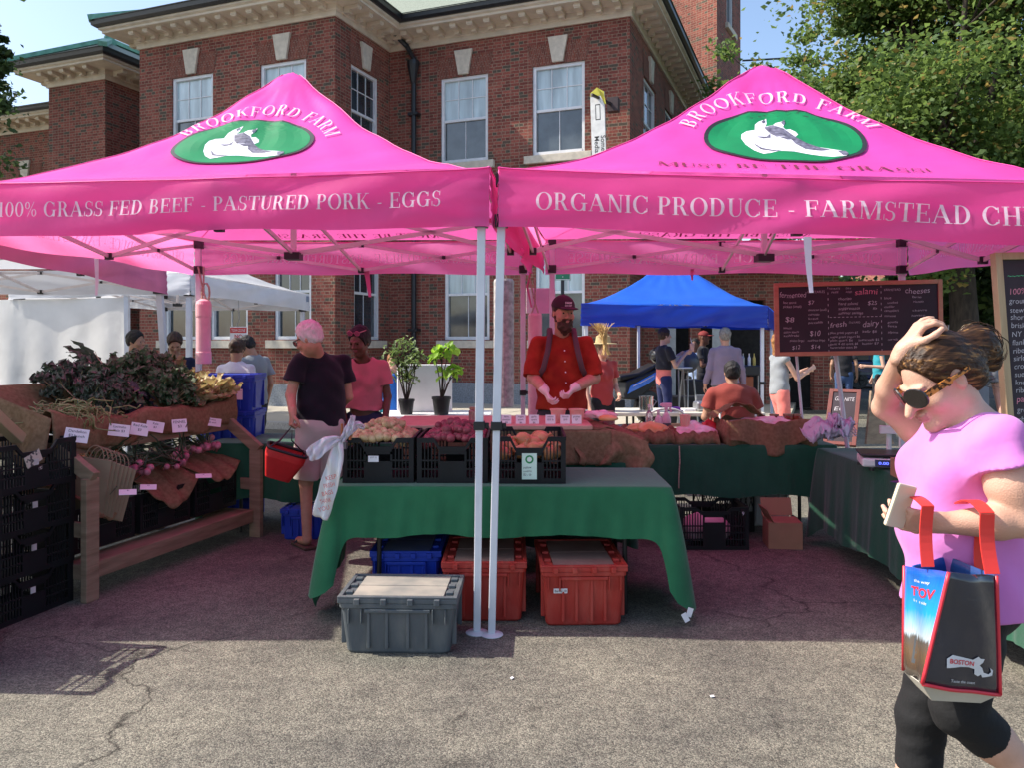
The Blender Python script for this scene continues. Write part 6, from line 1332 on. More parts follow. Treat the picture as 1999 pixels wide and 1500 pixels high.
for tx, y_, m in [('~~~~~~~~~~~~', 545, 2), ('100% GRASS FED', 577, 1), ('ground... $10', 595, 0), ('stew... $12', 613, 0), ('short ribs... $10', 627, 0), ('brisket... $14', 643, 0), ('NY strip... $27', 660, 0), ('flank... $18', 676, 0), ('ribeye... $27', 692, 0), ('sirloin... $20', 707, 0), ('cross-cut... $10', 723, 0), ('suet... $3', 738, 0), ('knuckle bones... $4', 754, 0), ('rib bones... $4', 770, 0), ('pastured pork', 788, 1), ('ground... $10', 808, 0), ('chops... $16', 826, 0), ('bacon... $14', 844, 0), ('sausage... $12', 862, 0), ('hams... $9', 880, 0)]: ck2(tx, y_, 15 if m != 1 else 17, m)
mb.build('chalk_writing', [M_chalk, M_chalkp, M_chalkg], t)
# pavement A-board behind
A = P(1668, 762, 7.9); 
t, T, W, H = board('pavement_sign', 'folding chalk A-board with a red frame standing behind the menu board', P(1638, 762, 8.6), P(1700, 764, 8.45), P(1607, 868, 8.2), mat('red_wood_frame', (.17, .045, .035), .6), .04)
mb = MB()
for i, tx in enumerate(['GRANITE', 'EL', 'SCAD', 'MARKET']): chalk(mb, tx, T, .075, .06, H-.16-.13*i, width=(W-.12)*(1 if len(tx) > 4 else .5))
mb.build('chalk_writing', [M_chalk], t)
mb = MB(); a, b, c_ = P(1700, 764, 8.5), P(1745, 868, 8.9), P(1690, 868, 8.25); mb.add([a, b, c_], [(0, 1, 2)]); mb.build('back_leaf', M_wood, t, solid=.02)
# ---------------------------------------------------------------- people
def _cap(s, a, b, r1, r2=None, k=.02, flat=None, end=False, start=False, op='add'):
    """capsule with optional flat ends"""
    a = np.array(a, float); b = np.array(b, float); r2 = r1 if r2 is None else r2; R = max(r1, r2)*max(1, flat[1] if flat else 1)+k+s.res*2
    q = s._sl(np.minimum(a, b)-R, np.maximum(a, b)+R)
    if q is None: return s
    sl, (X, Y, Z) = q; ba = b-a; L = math.sqrt(ba@ba); d = ba/L
    px, py, pz = X-a[0], Y-a[1], Z-a[2]; h = px*d[0]+py*d[1]+pz*d[2]; t = np.clip(h/L, 0, 1)
    if end: tt = np.clip(h/L, 0, 1.6)
    else: tt = t
    dx, dy, dz = px-tt*ba[0], py-tt*ba[1], pz-tt*ba[2]
    if flat is not None:
        n = _n(flat[0]); f = 1/flat[1]-1; dn = (dx*n[0]+dy*n[1]+dz*n[2])*f; dx, dy, dz = dx+dn*n[0], dy+dn*n[1], dz+dn*n[2]
    v = np.sqrt(dx*dx+dy*dy+dz*dz)-(r1+(r2-r1)*t)
    if flat is not None and flat[1] < 1: v = v*(.5+.5*flat[1])
    if end: v = np.maximum(v, h-L)
    if start: v = np.maximum(v, -h)
    s._comb(sl, v.astype(np.float32), k, op); return s
def axes(F, U):
    F = Vector(F).normalized(); U = Vector(U); R = F.cross(U).normalized(); U = R.cross(F).normalized(); return R, F, U
def add_head(f, c, F, U, s=1.0, ear=True, detail=True):
    R, F, U = axes(F, U); M = Matrix((R, F, U)).transposed(); c = Vector(c)
    p = lambda x, y, z: c+(R*x+F*y+U*z)*s
    f.ell(p(0, -.012, .030), (.073*s, .094*s, .088*s), M, .02); f.ell(p(0, .030, -.030), (.060*s, .062*s, .082*s), M, .03)
    f.cap(p(0, .030, -.080), p(0, .066, -.098), .045*s, .020*s, .03); f.cap(p(-.045, 0, -.060), p(0, .060, -.095), .02*s, .018*s, .03); f.cap(p(.045, 0, -.060), p(0, .060, -.095), .02*s, .018*s, .03)
    if detail:
        for x in (-1, 1):
            f.ell(p(x*.031, .098, .006), (.017*s, .014*s, .010*s), M, .014, op='sub'); f.ell(p(x*.031, .078, .004), (.0135*s, .0125*s, .0115*s), M, .004)
            f.ell(p(x*.040, .066, -.030), (.022*s, .02*s, .02*s), M, .03); f.cap(p(x*.014, .094, .022), p(x*.044, .082, .022), .006*s, .006*s, .012)
            if ear: f.ell(p(x*.073, -.008, -.006), (.009*s, .017*s, .031*s), M, .008); f.ell(p(x*.081, -.002, -.002), (.006*s, .009*s, .018*s), M, .006, op='sub')
        f.cap(p(0, .092, .012), p(0, .116, -.026), .0075*s, .0125*s, .012); f.cap(p(-.012, .100, -.030), p(.012, .100, -.030), .008*s, .008*s, .008)
        f.ell(p(0, .094, -.053), (.022*s, .012*s, .0065*s), M, .008); f.ell(p(0, .092, -.065), (.019*s, .012*s, .0075*s), M, .008); f.ell(p(0, .108, -.0585), (.020*s, .010*s, .0016*s), M, .004, op='sub')
    else:
        f.cap(p(0, .092, .012), p(0, .112, -.026), .009*s, .013*s, .012)
        if ear:
            for x in (-1, 1): f.ell(p(x*.073, -.008, -.006), (.011*s, .017*s, .029*s), M, .008)
    return p, M
def add_hand(f, W, d, n, side=1, s=1.0, curl=(.35, .4, .45, .5), spread=.10, thumb=.5, k=.006):
    d = Vector(d).normalized(); n = Vector(n); n = (n-d*n.dot(d)).normalized(); T = d.cross(n).normalized()*side; W = Vector(W)
    f.cap(W-d*.03*s, W+d*.015*s, .023*s, .022*s, .015, flat=(n, .75))
    for i, (o, L) in enumerate(zip((.027, .009, -.009, -.026), (.070, .079, .073, .056))):
        kn = W+d*(.088-.004*abs(i-1.2))*s+T*o*s; f.cap(W+d*.012*s+T*o*.6*s, kn, .0125*s, .0098*s, .012)
        dd = (d+T*(o/.027*spread)).normalized(); ax = dd.cross(n).normalized(); p = kn; a = 0
        for j, (fr, rr) in enumerate(((.46, .0088), (.30, .0080), (.24, .0070))):
            a += curl[i]*(1, 1.15, .7)[j]; q = p+(Matrix.Rotation(a, 3, ax) @ dd)*(L*fr*s); f.cap(p, q, rr*s, rr*.93*s, k*.7); p = q
    b = W+d*.022*s+T*.018*s+n*.004*s; t1 = b+(d*.62+T*.66+n*(.25+.4*thumb)).normalized()*.046*s; t2 = t1+(d*.85+T*(.35-.5*thumb)+n*(.3+.5*thumb)).normalized()*.032*s; t3 = t2+(d*.95+T*(.1-.6*thumb)+n*(.2+.5*thumb)).normalized()*.024*s
    f.cap(b, t1, .014*s, .011*s, .012); f.cap(t1, t2, .0105*s, .0098*s, .005); f.cap(t2, t3, .0096*s, .0082*s, .005)
def bounds(pts, pad):
    a = np.array([tuple(p) for p in pts]); return a.min(0)-pad, a.max(0)+pad
M_skl = mat('light_skin', (.56, .31, .215), .5, col2=(.64, .38, .28), scale=14, spec=.4, bump=.2, bscale=260, detail=8); M_skr = mat('ruddy_skin', (.52, .26, .17), .55, var=.08, scale=25); M_skd = mat('brown_skin', (.14, .06, .038), .5, var=.08, scale=20, spec=.45); M_skm = mat('tan_skin', (.40, .22, .14), .55, var=.06)
M_lips = mat('lip_colour', (.46, .21, .17), .5); M_lipd = mat('dark_lip_colour', (.22, .06, .06), .45); M_eye = mat('eye_dark', (.02, .015, .012), .2)
def hairmat(name, a, b, sc=60): return mat(name, a, .6, col2=b, scale=sc, stretch=(1, 1, .35), bump=.7, bscale=110, spec=.35)
M_hbr = hairmat('brown_hair', (.028, .015, .010), (.075, .040, .024)); M_hbk = hairmat('black_hair', (.008, .007, .008), (.022, .018, .018)); M_hwh = hairmat('white_hair', (.62, .56, .56), (.80, .74, .74)); M_hgr = hairmat('grey_hair', (.14, .13, .12), (.26, .24, .22)); M_hgi = hairmat('ginger_hair', (.22, .09, .03), (.36, .17, .06)); M_beard = hairmat('dark_beard', (.035, .017, .012), (.075, .036, .024)); M_hlt = hairmat('greying_brown_hair', (.20, .15, .10), (.34, .27, .19))
def shirtmat(name, c, **k): return mat(name, c, .85, var=.08, scale=6, bump=.35, bscale=22, sheen=.15, spec=.2, **k)
def local(base, ang):
    fw = Vector((math.sin(ang), math.cos(ang), 0)); rt = Vector((fw.y, -fw.x, 0)); b = Vector(base)
    return (lambda x, y, z: b+rt*x+fw*y+Vector((0, 0, z))), rt, fw
def stand(base, ang, H=1.75, **o):
    """joints of a standing figure; ang = heading, 0 looks away from the camera (+Y); overrides in local metres (right, forward, up) or world Vectors"""
    L, rt, fw = local(base, ang); k = H/1.75
    J = dict(pelvis=(0, 0, .95), belly=(0, .01, 1.08), chest=(0, 0, 1.29), neck=(0, -.01, 1.46), head=(0, .02, 1.63), shL=(-.175, 0, 1.415), shR=(.175, 0, 1.415), elL=(-.235, -.03, 1.13), elR=(.235, -.03, 1.13), wrL=(-.25, .06, .89), wrR=(.25, .06, .89), hipL=(-.09, 0, .92), hipR=(.09, 0, .92), knL=(-.10, .03, .50), knR=(.10, .03, .50), anL=(-.11, -.01, .08), anR=(.11, -.01, .08))
    J = {a: L(*[c*k for c in v]) for a, v in J.items()}
    for a, v in o.items():
        if a in J: J[a] = v if isinstance(v, Vector) else L(*[c*k for c in v])
    J['F'] = o.get('F', fw); J['U'] = o.get('U', Vector((0, 0, 1))); J['fw'] = fw; J['rt'] = rt; J['k'] = k
    for sd in 'LR':
        J['hd'+sd] = o.get('hd'+sd, (J['wr'+sd]-J['el'+sd]).normalized()); J['hn'+sd] = o.get('hn'+sd, (rt if sd == 'L' else -rt))
        J['curl'+sd] = o.get('curl'+sd, (.35, .4, .45, .5))
    return J
def person(label, J, skin, shirt, legs, hair=None, res=.008, bulk=1.0, sleeve='short', female=False, hairfn=None, pants='long', shoes=None, hem=None, hs=1.0, lips=None, wr=.006, neckcut=.0, group=None, arms=(.046, .036, .026), loose=.0, detail=True, base=None, hands=True, belly=.0, shadd=.0, gloves=None):
    k = J['k']; up = Vector((0, 0, 1)); keys = [v for a, v in J.items() if isinstance(v, Vector) and a not in ('F', 'U', 'fw', 'rt', 'hdL', 'hdR', 'hnL', 'hnR')]
    keys += [J['head']+Vector((0, 0, .16)), J['anL']-Vector((0, 0, .08))]
    lo, hi = bounds(keys, .17); b = base if base is not None else Vector((J['pelvis'].x, J['pelvis'].y, 0)); t = thing('person', label, 'person', b, group=group)
    S = (J['shR']-J['shL']).normalized(); spine = (J['neck']-J['pelvis']).normalized(); D = S.cross(spine).normalized()*-1; Mt = Matrix((S, D, spine)).transposed()
    a0, a1, a2 = [a*bulk**.5*k for a in arms]
    f = Field(lo, hi, res); P_ = add_head(f, J['head'], J['F'], J['U'], hs*k, detail=detail)[0]
    f.cap(P_(0, -.015, -.06), J['neck']-spine*.03, .052*k*(1 if not female else .9), .058*k, .03)
    f.cap(J['shL']-spine*.01, J['shR']-spine*.01, .040*k, .040*k, .04); f.cap(J['chest'], J['belly'], .125*k*bulk, .115*k*bulk, .05, flat=(D, .68)); f.cap(J['belly'], J['pelvis'], .115*k*bulk, .135*k*bulk, .05, flat=(D, .72))
    for sd, si in (('L', -1), ('R', 1)):
        f.cap(J['sh'+sd]-spine*.012, J['el'+sd], a0-.006, a1, .02); f.cap(J['el'+sd], J['wr'+sd], a1, a2, .012)
        if hands: add_hand(f, J['wr'+sd], J['hd'+sd], J['hn'+sd], side=(1 if sd == 'L' else -1)*1, s=k*1.0, curl=J['curl'+sd])
        f.cap(J['hip'+sd], J['kn'+sd], .078*k*bulk**.6, .052*k, .03); f.cap(J['kn'+sd], J['an'+sd], .050*k, .034*k, .02)
        toe = J.get('toe'+sd, J['an'+sd]+J['fw']*.15*k-up*.045*k); f.cap(J['an'+sd]-up*.02*k, toe, .034*k, .028*k, .02)
    R, F, U = axes(J['F'], J['U']); hc = J['head']; sc = hs*k
    def mf(c):
        q = c-np.array(hc); x, y, z = q@np.array(R), q@np.array(F), q@np.array(U); m = np.zeros(len(c))
        m[(np.abs(x) < .022*sc) & (y > .085*sc) & (z < -.047*sc) & (z > -.071*sc)] = 1
        for e in (-1, 1): m[((x-e*.031*sc)**2+(z-.003*sc)**2 < (.0075*sc)**2) & (y > .07*sc)] = 2
        if gloves:
            for sd in 'LR': m[((c-np.array(J['wr'+sd]))@np.array(J['hd'+sd]) > -.03) & (((c-np.array(J['wr'+sd]))**2).sum(1) < .24**2)] = 3
        return m
    link_mesh('body', f.mesh('body', mf if detail else None), [skin, lips or M_lips, M_eye]+([gloves] if gloves else []), t)
    # shirt
    if shirt:
        f = Field(lo, hi, res); e = .014+loose; hz = hem if hem is not None else J['pelvis']-spine*.06
        f.cap(J['neck']-spine*.055, J['shL']-spine*.018, .052*k, (.047+shadd)*k, .04); f.cap(J['neck']-spine*.055, J['shR']-spine*.018, .052*k, (.047+shadd)*k, .04); f.cap(J['shL']-spine*.014, J['shR']-spine*.014, .047*k, .047*k, .03)
        _cap(f, J['chest']+spine*.03, hz, .142*k*bulk+e*.6, .150*k*bulk+e+belly*.4, .05, flat=(D, .70), end=True)
        if female:
            for x in (-.065, .065): f.ell(J['chest']+S*x*k+D*.085*k*bulk-spine*.01, (.062*k*bulk, .055*k*bulk, .062*k*bulk), Mt, .04)
        if belly: f.ell(J['belly']+D*.05, (.13*k*bulk, .10*k*bulk+belly, .14*k), Mt, .05)
        f.cap(J['neck']-spine*.075, J['neck']-spine*.035, .085*k, .070*k, .05, flat=(D, .85))
        for sd in 'LR':
            sh, el, wr_ = J['sh'+sd], J['el'+sd], J['wr'+sd]
            if sleeve == 'none': continue
            if sleeve == 'short': _cap(f, sh-spine*.012, sh.lerp(el, .62), a0+.005+loose*.2, a0+.018+loose*.8, .02, end=True)
            elif sleeve == 'elbow': _cap(f, sh-spine*.012, sh.lerp(el, .95), a0+.006+loose*.2, a1+.028+loose, .02, end=True)
            else: f.cap(sh-spine*.012, el, a0+.006, a1+.013, .02); _cap(f, el, el.lerp(wr_, .93), a1+.012, a2+.012, .015, end=True)
        if wr: f.wrinkle(wr, 22, 20, 26, ph=b.x*3)
        f.cap(J['neck']-spine*.02+D*.005, J['head'], (.060+neckcut)*k, .06*k, .015, op='sub')
        link_mesh('shirt', f.mesh('shirt'), shirt, t)
    if legs:
        f = Field(lo, hi, res); 
        f.cap(J['pelvis']-spine*.0, J['pelvis']-spine*.06, .118*k*bulk+.012, .13*k*bulk+.012, .04, flat=(D, .78))
        for sd in 'LR':
            h, kn, an = J['hip'+sd], J['kn'+sd], J['an'+sd]; th = .086*k*bulk**.6
            if pants == 'shorts': _cap(f, h, h.lerp(kn, .96), th+.008, th+.0, .03, end=True)
            elif pants == 'short_shorts': _cap(f, h, h.lerp(kn, .5), th+.02, th+.02, .03, end=True)
            elif pants == 'capri': f.cap(h, kn, th+.006, .058*k, .03); _cap(f, kn, kn.lerp(an, .42), .058*k, .052*k, .02, end=True)
            else: f.cap(h, kn, th+.01, .066*k, .03); _cap(f, kn, an, .064*k, .055*k, .02, end=True)
        if wr: f.wrinkle(wr*.6, 20, 20, 24, ph=1+b.y)
        link_mesh('trousers' if pants != 'shorts' else 'shorts', f.mesh('trousers'), legs, t)
    if shoes:
        for sd in 'LR':
            a_ = J['an'+sd]; toe = J.get('toe'+sd, a_+J['fw']*.15*k-up*.045*k); lo2, hi2 = bounds([a_, toe], .1); f = Field(lo2, hi2, max(.006, res*.8)); f.cap(a_-up*.025*k, toe, .042*k, .038*k, .02); f.cap(a_-up*.03*k-J['fw']*.03, a_-up*.02*k, .04*k, .042*k, .02)
            link_mesh('shoe', f.mesh('shoe'), shoes, t)
    if hair:
        lo2, hi2 = bounds([J['head']], .24); f = Field(lo2, hi2, min(res, .007)); q = lambda x, y, z: hc+(R*x+F*y+U*z)*sc; M = Matrix((R, F, U)).transposed()
        (hairfn or hair_short)(f, q, sc, M, F, U, R)
        link_mesh('hair', f.mesh('hair'), hair, t)
    return t, P_
def hair_short(f, q, s, M, F, U, R, thick=.012, front=.062, low=-.035):
    f.ell(q(0, -.016, .034), ((.075+thick)*s, (.095+thick)*s, (.090+thick)*s), M, .01); f.ell(q(0, -.05, -.02), (.07*s, .055*s, .055*s), M, .02)
    f.wrinkle(.0035, 90, 80, 70, 1.0)
    n = (F*.92-U*.40).normalized(); f.cut(q(0, front, .045), n); 
    f.ell(q(0, .085, -.035), (.068*s, .085*s, .075*s), M, .01, op='sub'); f.cut(q(0, -.0, low-.03), -U)
def hair_bun(f, q, s, M, F, U, R): hair_short(f, q, s, M, F, U, R, .016); f.ell(q(0, -.12, .02), (.035*s, .035*s, .04*s), M, .02)
def hair_long(f, q, s, M, F, U, R):
    f.ell(q(0, -.02, .036), (.09*s, .108*s, .10*s), M, .01); f.cap(q(-.05, -.05, -.02), q(-.07, -.03, -.17), .045*s, .03*s, .03); f.cap(q(.05, -.05, -.02), q(.07, -.03, -.17), .045*s, .03*s, .03); f.cap(q(0, -.07, 0), q(0, -.07, -.17), .06*s, .045*s, .03)
    f.wrinkle(.005, 60, 55, 50, 2.0); f.ell(q(0, .085, -.02), (.066*s, .085*s, .085*s), M, .01, op='sub')
def brim_cap(parent, J, m, logo=None, s=1.0, name='cap'):
    R, F, U = axes(J['F'], J['U']); hc = J['head']; q = lambda x, y, z: hc+(R*x+F*y+U*z)*s; M = Matrix((R, F, U)).transposed(); lo, hi = bounds([hc], .26); f = Field(lo, hi, .006)
    f.ell(q(0, -.010, .042), (.088*s, .108*s, .092*s), M, .01); f.cut(q(0, 0, .040), (-U-F*.10)); f.ell(q(0, .125, .040), (.068*s, .072*s, .010*s), M, .012); f.cap(q(0, -.01, .133), q(0, -.01, .135), .008, .008, .004)
    link_mesh(name, f.mesh(name), m, parent)
def glasses(parent, P_, F, U, m, lens, r=.024, sun=True, y=.108, z=.004, up=0):
    R, F, U = axes(F, U); g = MB(); l = MB()
    for x in (-1, 1):
        c = P_(x*.034, y, z); T = Matrix((R, U, F)).transposed().to_4x4(); T.translation = c
        l.prism([(r*1.12*math.cos(a*.3927), r*math.sin(a*.3927)) for a in range(16)], T, .003); g.tube([c+(R*math.cos(a*.3927)*r*1.15+U*math.sin(a*.3927)*r*1.03) for a in range(17)], .0028, 6); g.bar(P_(x*.060, y-.002, z+.010), P_(x*.078, -.005, z+.006), .003, .008)
    g.tube([P_(-.010, y, z+.006), P_(.010, y, z+.006)], .0025, 6); fo = g.build('glasses_frame', m, parent); l.build('lens', lens, fo)
# --- woman walking past in the foreground
M_tee = mat('lilac_pink_tee', (.68, .22, .60), .85, var=.07, scale=5, bump=.6, bscale=11, sheen=.2, spec=.2, transl=.08, tcol=(.8, .3, .7)); M_legg = mat('black_leggings', (.0035, .0035, .0045), .85, var=.2, bump=.2, bscale=60); M_sung = mat('sunglass_black', (.012, .008, .008), .12, spec=.9)
J = dict(k=1.0, pelvis=P(1905, 1110, 2.15), belly=P(1893, 1010, 2.15), chest=P(1890, 925, 2.15), neck=P(1903, 838, 2.14), head=P(1832, 738, 2.13), shL=P(1948, 872, 1.985), shR=P(1868, 872, 2.31), elL=P(2003, 1018, 1.93), elR=P(1727, 796, 2.33), wrL=P(1845, 1022, 1.98), wrR=P(1764, 682, 2.14), hipL=P(1898, 1150, 2.07), hipR=P(1880, 1150, 2.22), knL=P(1872, 1385, 2.06), knR=P(1800, 1400, 2.24), anL=P(2062, 1560, 2.06), anR=P(1778, 1705, 2.24),
    F=Vector((-.80, -.12, -.54)), U=Vector((-.55, -.05, .83)), fw=Vector((-1, 0, 0)), rt=Vector((0, 1, 0)), hdL=Vector((-.95, .12, .06)), hnL=Vector((.05, .85, .5)), hdR=Vector((.50, -.2, .84)), hnR=Vector((.84, .0, -.5)), curlL=(.45, .5, .55, .6), curlR=(.62, .66, .62, .35))
up_ = Vector((0, 0, 1)); lo, hi = bounds([v for a, v in J.items() if isinstance(v, Vector) and a[:2] not in ('F', 'U', 'fw', 'rt', 'hd', 'hn')]+[J['head']+up_*.16, Vector((J['anL'].x+.1, 2.1, 0))], .19)
wm_ = thing('person', 'woman in a pink tee and black leggings walking past with a hand on her head', 'person', (1.25, 2.15, 0)); RES = .0048
f = Field(lo, hi, RES); PH, HM = add_head(f, J['head'], J['F'], J['U'], .97); f.cap(PH(0, .098, .006), PH(0, .130, -.036), .0065, .0115, .008); f.ell(PH(0, .104, -.055), (.020, .012, .0065), HM, .006); f.ell(PH(0, .101, -.067), (.018, .012, .0075), HM, .006); f.ell(PH(0, .090, -.098), (.022, .018, .018), HM, .02)
f.cap(PH(0, .045, -.085), PH(0, .0, -.10), .024, .036, .03); f.cap(PH(0, -.02, -.05), J['neck']-Vector((0, 0, .02)), .050, .060, .03); f.cap(J['neck']-up_*.02, J['shL'], .06, .062, .05); f.cap(J['neck']-up_*.02, J['shR'], .06, .062, .05)
Dw = Vector((-1, 0, 0)); f.cap(J['chest'], J['belly'], .120, .122, .05, flat=(Dw, .8)); f.cap(J['belly'], J['pelvis'], .122, .135, .05, flat=(Dw, .85))
f.cap(J['shL'], J['shL'].lerp(J['elL'], .55), .052, .057, .03); f.cap(J['shL'].lerp(J['elL'], .55), J['elL'], .056, .039, .03); f.chain([J['elL'], J['elL'].lerp(J['wrL'], .35), J['wrL']], [.038, .043, .025], .015)
f.cap(J['shR'], J['shR'].lerp(J['elR'], .5), .060, .058, .03); f.cap(J['shR'].lerp(J['elR'], .5), J['elR'], .050, .034, .03); f.chain([J['elR'], J['elR'].lerp(J['wrR'], .35), J['wrR']], [.033, .038, .022], .012)
add_hand(f, J['wrL'], J['hdL'], J['hnL'], side=1, s=.98, curl=J['curlL'], thumb=.3, k=.004); add_hand(f, J['wrR'], J['hdR'], J['hnR'], side=-1, s=.89, curl=J['curlR'], thumb=.0, spread=.14, k=.004)
for sd in 'LR':
    f.cap(J['hip'+sd], J['kn'+sd], .088, .056, .03); f.chain([J['kn'+sd], J['kn'+sd].lerp(J['an'+sd], .35), J['an'+sd]], [.052, .052, .034], .02)
toeL = J['anL']+Vector((-.07, 0, -.26)); toeL.z = .05; toeR = J['anR']+Vector((-.15, 0, -.03)); f.cap(J['anL'], toeL, .035, .03, .02); f.cap(J['anR'], toeR, .035, .028, .02)
Rw, Fw, Uw = axes(J['F'], J['U'])
def mfw(c):
    q = c-np.array(J['head']); x, y, z = q@np.array(Rw), q@np.array(Fw), q@np.array(Uw); m = np.zeros(len(c)); m[(np.abs(x) < .024) & (y > .094) & (z < -.050) & (z > -.071)] = 1; return m
link_mesh('body', f.mesh('body', mfw), [M_skl, M_lips], wm_)
f = Field(lo, hi, RES); f.cap(J['neck']-up_*.05, J['shL']+up_*.0, .058, .058, .05); f.cap(J['neck']-up_*.05, J['shR']+up_*.0, .058, .058, .05); hemw = P(1888, 1178, 2.15)
_cap(f, J['chest']+up_*.04, hemw, .152, .178, .06, flat=(Dw, .86), end=True)
for y in (-.07, .07): f.ell(J['chest']+Vector((-.085, y, -.005)), (.070, .075, .075), None, .05)
f.ell(J['belly']+Vector((-.045, 0, -.02)), (.125, .15, .12), None, .06)
dl = (J['elL']-J['shL']).normalized(); _cap(f, J['shL'], J['shL'].lerp(J['elL'], .31), .068, .078, .03, end=True); _cap(f, J['shR'], J['shR'].lerp(J['elR'], .36), .064, .070, .03, end=True)
f.wrinkle(.0058, 17, 15, 19, .7); f.wrinkle(.0028, 44, 30, 22, 2.2)
_cap(f, hemw-up_*.012, hemw+up_*.05, .160, .130, .01, flat=(Dw, .86), op='sub')
f.cap(J['neck']-up_*.045+Vector((-.04, 0, -.02)), J['neck']+Vector((-.03, 0, .06)), .070, .07, .02, op='sub')
link_mesh('tee_shirt', f.mesh('tee'), M_tee, wm_)
f = Field(lo, hi, RES); f.cap(J['pelvis']+up_*.02, J['pelvis']-up_*.05, .115, .135, .05, flat=(Dw, .9))
for sd in 'LR': f.chain([J['hip'+sd], J['hip'+sd].lerp(J['kn'+sd], .5), J['kn'+sd]], [.086, .082, .066], .03); _cap(f, J['kn'+sd], J['kn'+sd].lerp(J['an'+sd], .33), .064, .060, .02, end=True)
f.wrinkle(.0016, 25, 25, 70, .3); link_mesh('leggings', f.mesh('leggings'), M_legg, wm_)
M_shoe = mat('grey_shoe', (.15, .15, .16), .6)
for a_, b_ in ((J['anL'], toeL), (J['anR'], toeR)):
    l2, h2 = bounds([a_, b_], .1); f = Field(l2, h2, .007); f.cap(a_.lerp(b_, .35), b_, .042, .038, .02); link_mesh('shoe', f.mesh('shoe'), M_shoe, wm_)
# hair: swept back strands, loose bun
l2, h2 = bounds([J['head']], .30); f = Field(l2, h2, .0048); q = PH
f.ell(q(0, -.016, .034), (.081, .102, .092), HM, .01); f.ell(q(0, -.070, -.020), (.070, .055, .070), HM, .03); f.ell(q(0, -.150, .010), (.045, .050, .055), HM, .03); f.ell(q(.0, -.160, -.03), (.03, .03, .05), HM, .03); f.cap(q(0, -.10, .01), q(0, -.14, .01), .045, .04, .03)
pw_ = _sl = f._sl(f.lo, f.lo+f.res*f.n)
sl_, (X_, Y_, Z_) = pw_; hx, hy_, hz_ = X_-J['head'].x, Y_-J['head'].y, Z_-J['head'].z
ang = np.arctan2(hy_+0*X_+0*Z_, (hx*Uw.x+hz_*Uw.z)+0*Y_); f.F[sl_] += (.0013*np.sin(ang*46+9*(hx*Fw.x+hz_*Fw.z)*3)+.0009*np.sin(ang*23+5)).astype(np.float32)
f.cut(q(0, .062, .055), (Fw*.93-Uw*.30).normalized()); f.ell(q(0, .090, -.040), (.075, .092, .086), HM, .012, op='sub'); f.cut(q(0, 0, -.085), -Uw); 
for x in (-1, 1): f.ell(q(x*.080, -.004, -.012), (.020, .024, .036), HM, .006, op='sub')
M_hw = bpy.data.materials.new('highlighted_brown_hair'); M_hw.use_nodes = True; n_ = M_hw.node_tree.nodes; l_ = M_hw.node_tree.links; b_ = n_['Principled BSDF']; b_.inputs['Roughness'].default_value = .42
tc_ = n_.new('ShaderNodeTexCoord'); mp_ = n_.new('ShaderNodeMapping'); mp_.inputs['Rotation'].default_value = (0, math.radians(-30), 0); mp_.inputs['Scale'].default_value = (5, 60, 60); l_.new(tc_.outputs['Object'], mp_.inputs[0]); no_ = n_.new('ShaderNodeTexNoise'); no_.inputs['Scale'].default_value = 1.6; no_.inputs['Detail'].default_value = 5; l_.new(mp_.outputs[0], no_.inputs[0])
rp_ = n_.new('ShaderNodeValToRGB'); e_ = rp_.color_ramp.elements; e_[0].position = .38; e_[0].color = (.022, .010, .005, 1); e_[1].position = .78; e_[1].color = (.42, .22, .075, 1); x_ = e_.new(.58); x_.color = (.065, .030, .013, 1); b_.inputs['Specular IOR Level'].default_value = .22; l_.new(no_.outputs['Fac'], rp_.inputs[0]); l_.new(rp_.outputs[0], b_.inputs['Base Color'])
bp_ = n_.new('ShaderNodeBump'); bp_.inputs['Strength'].default_value = .8; bp_.inputs['Distance'].default_value = .006; l_.new(no_.outputs['Fac'], bp_.inputs['Height']); l_.new(bp_.outputs[0], b_.inputs['Normal'])
hm = link_mesh('hair', f.mesh('hair'), M_hw, wm_)
sb = MB(); qr = random.Random(3)
for i in range(170):      # loose strands, swept back over the skull into the bun
    a = qr.uniform(-1.35, 1.35); y0 = .066-.02*abs(a); pts = []
    for k in range(9):
        u = k/8; yy = y0-(.20+.03*qr.random()*0)*u; rx = .0815*math.sqrt(max(.02, 1-((yy+.016)/.108)**2)); pts.append(q(rx*math.sin(a*(1-.35*u)), yy, .034+rx*1.12*math.cos(a*(1-.35*u))*(1-.25*u*u)-.02*u+.002*math.sin(i+k)))
    sb.tube(pts, .0011, 4)
for i in range(120):
    a = qr.uniform(0, 6.28); r_ = qr.uniform(.028, .043); c = q(qr.gauss(0, .022), -.155+qr.gauss(0, .012), .005+qr.gauss(0, .015)); pts = [c+(Rw*math.cos(a+t_*.5)*.25+Fw*math.sin(a+t_*.5)+Uw*math.cos(a+t_*.5))*r_*(1+.03*t_) for t_ in range(6)]; sb.tube(pts, [.0013]*5+[.0006], 4)
for i in range(24): a = q(qr.uniform(-.04, .04), -.05, .0-qr.uniform(0, .07)); sb.tube([a, a-Fw*.04-Uw*.02, a-Fw*.07-Uw*.035*qr.uniform(.6, 1.6)+Vector((0, qr.gauss(0, .015), 0))], [.001, .001, .0004], 4)
sb.build('hair_strands', M_hw, wm_, smooth=True)
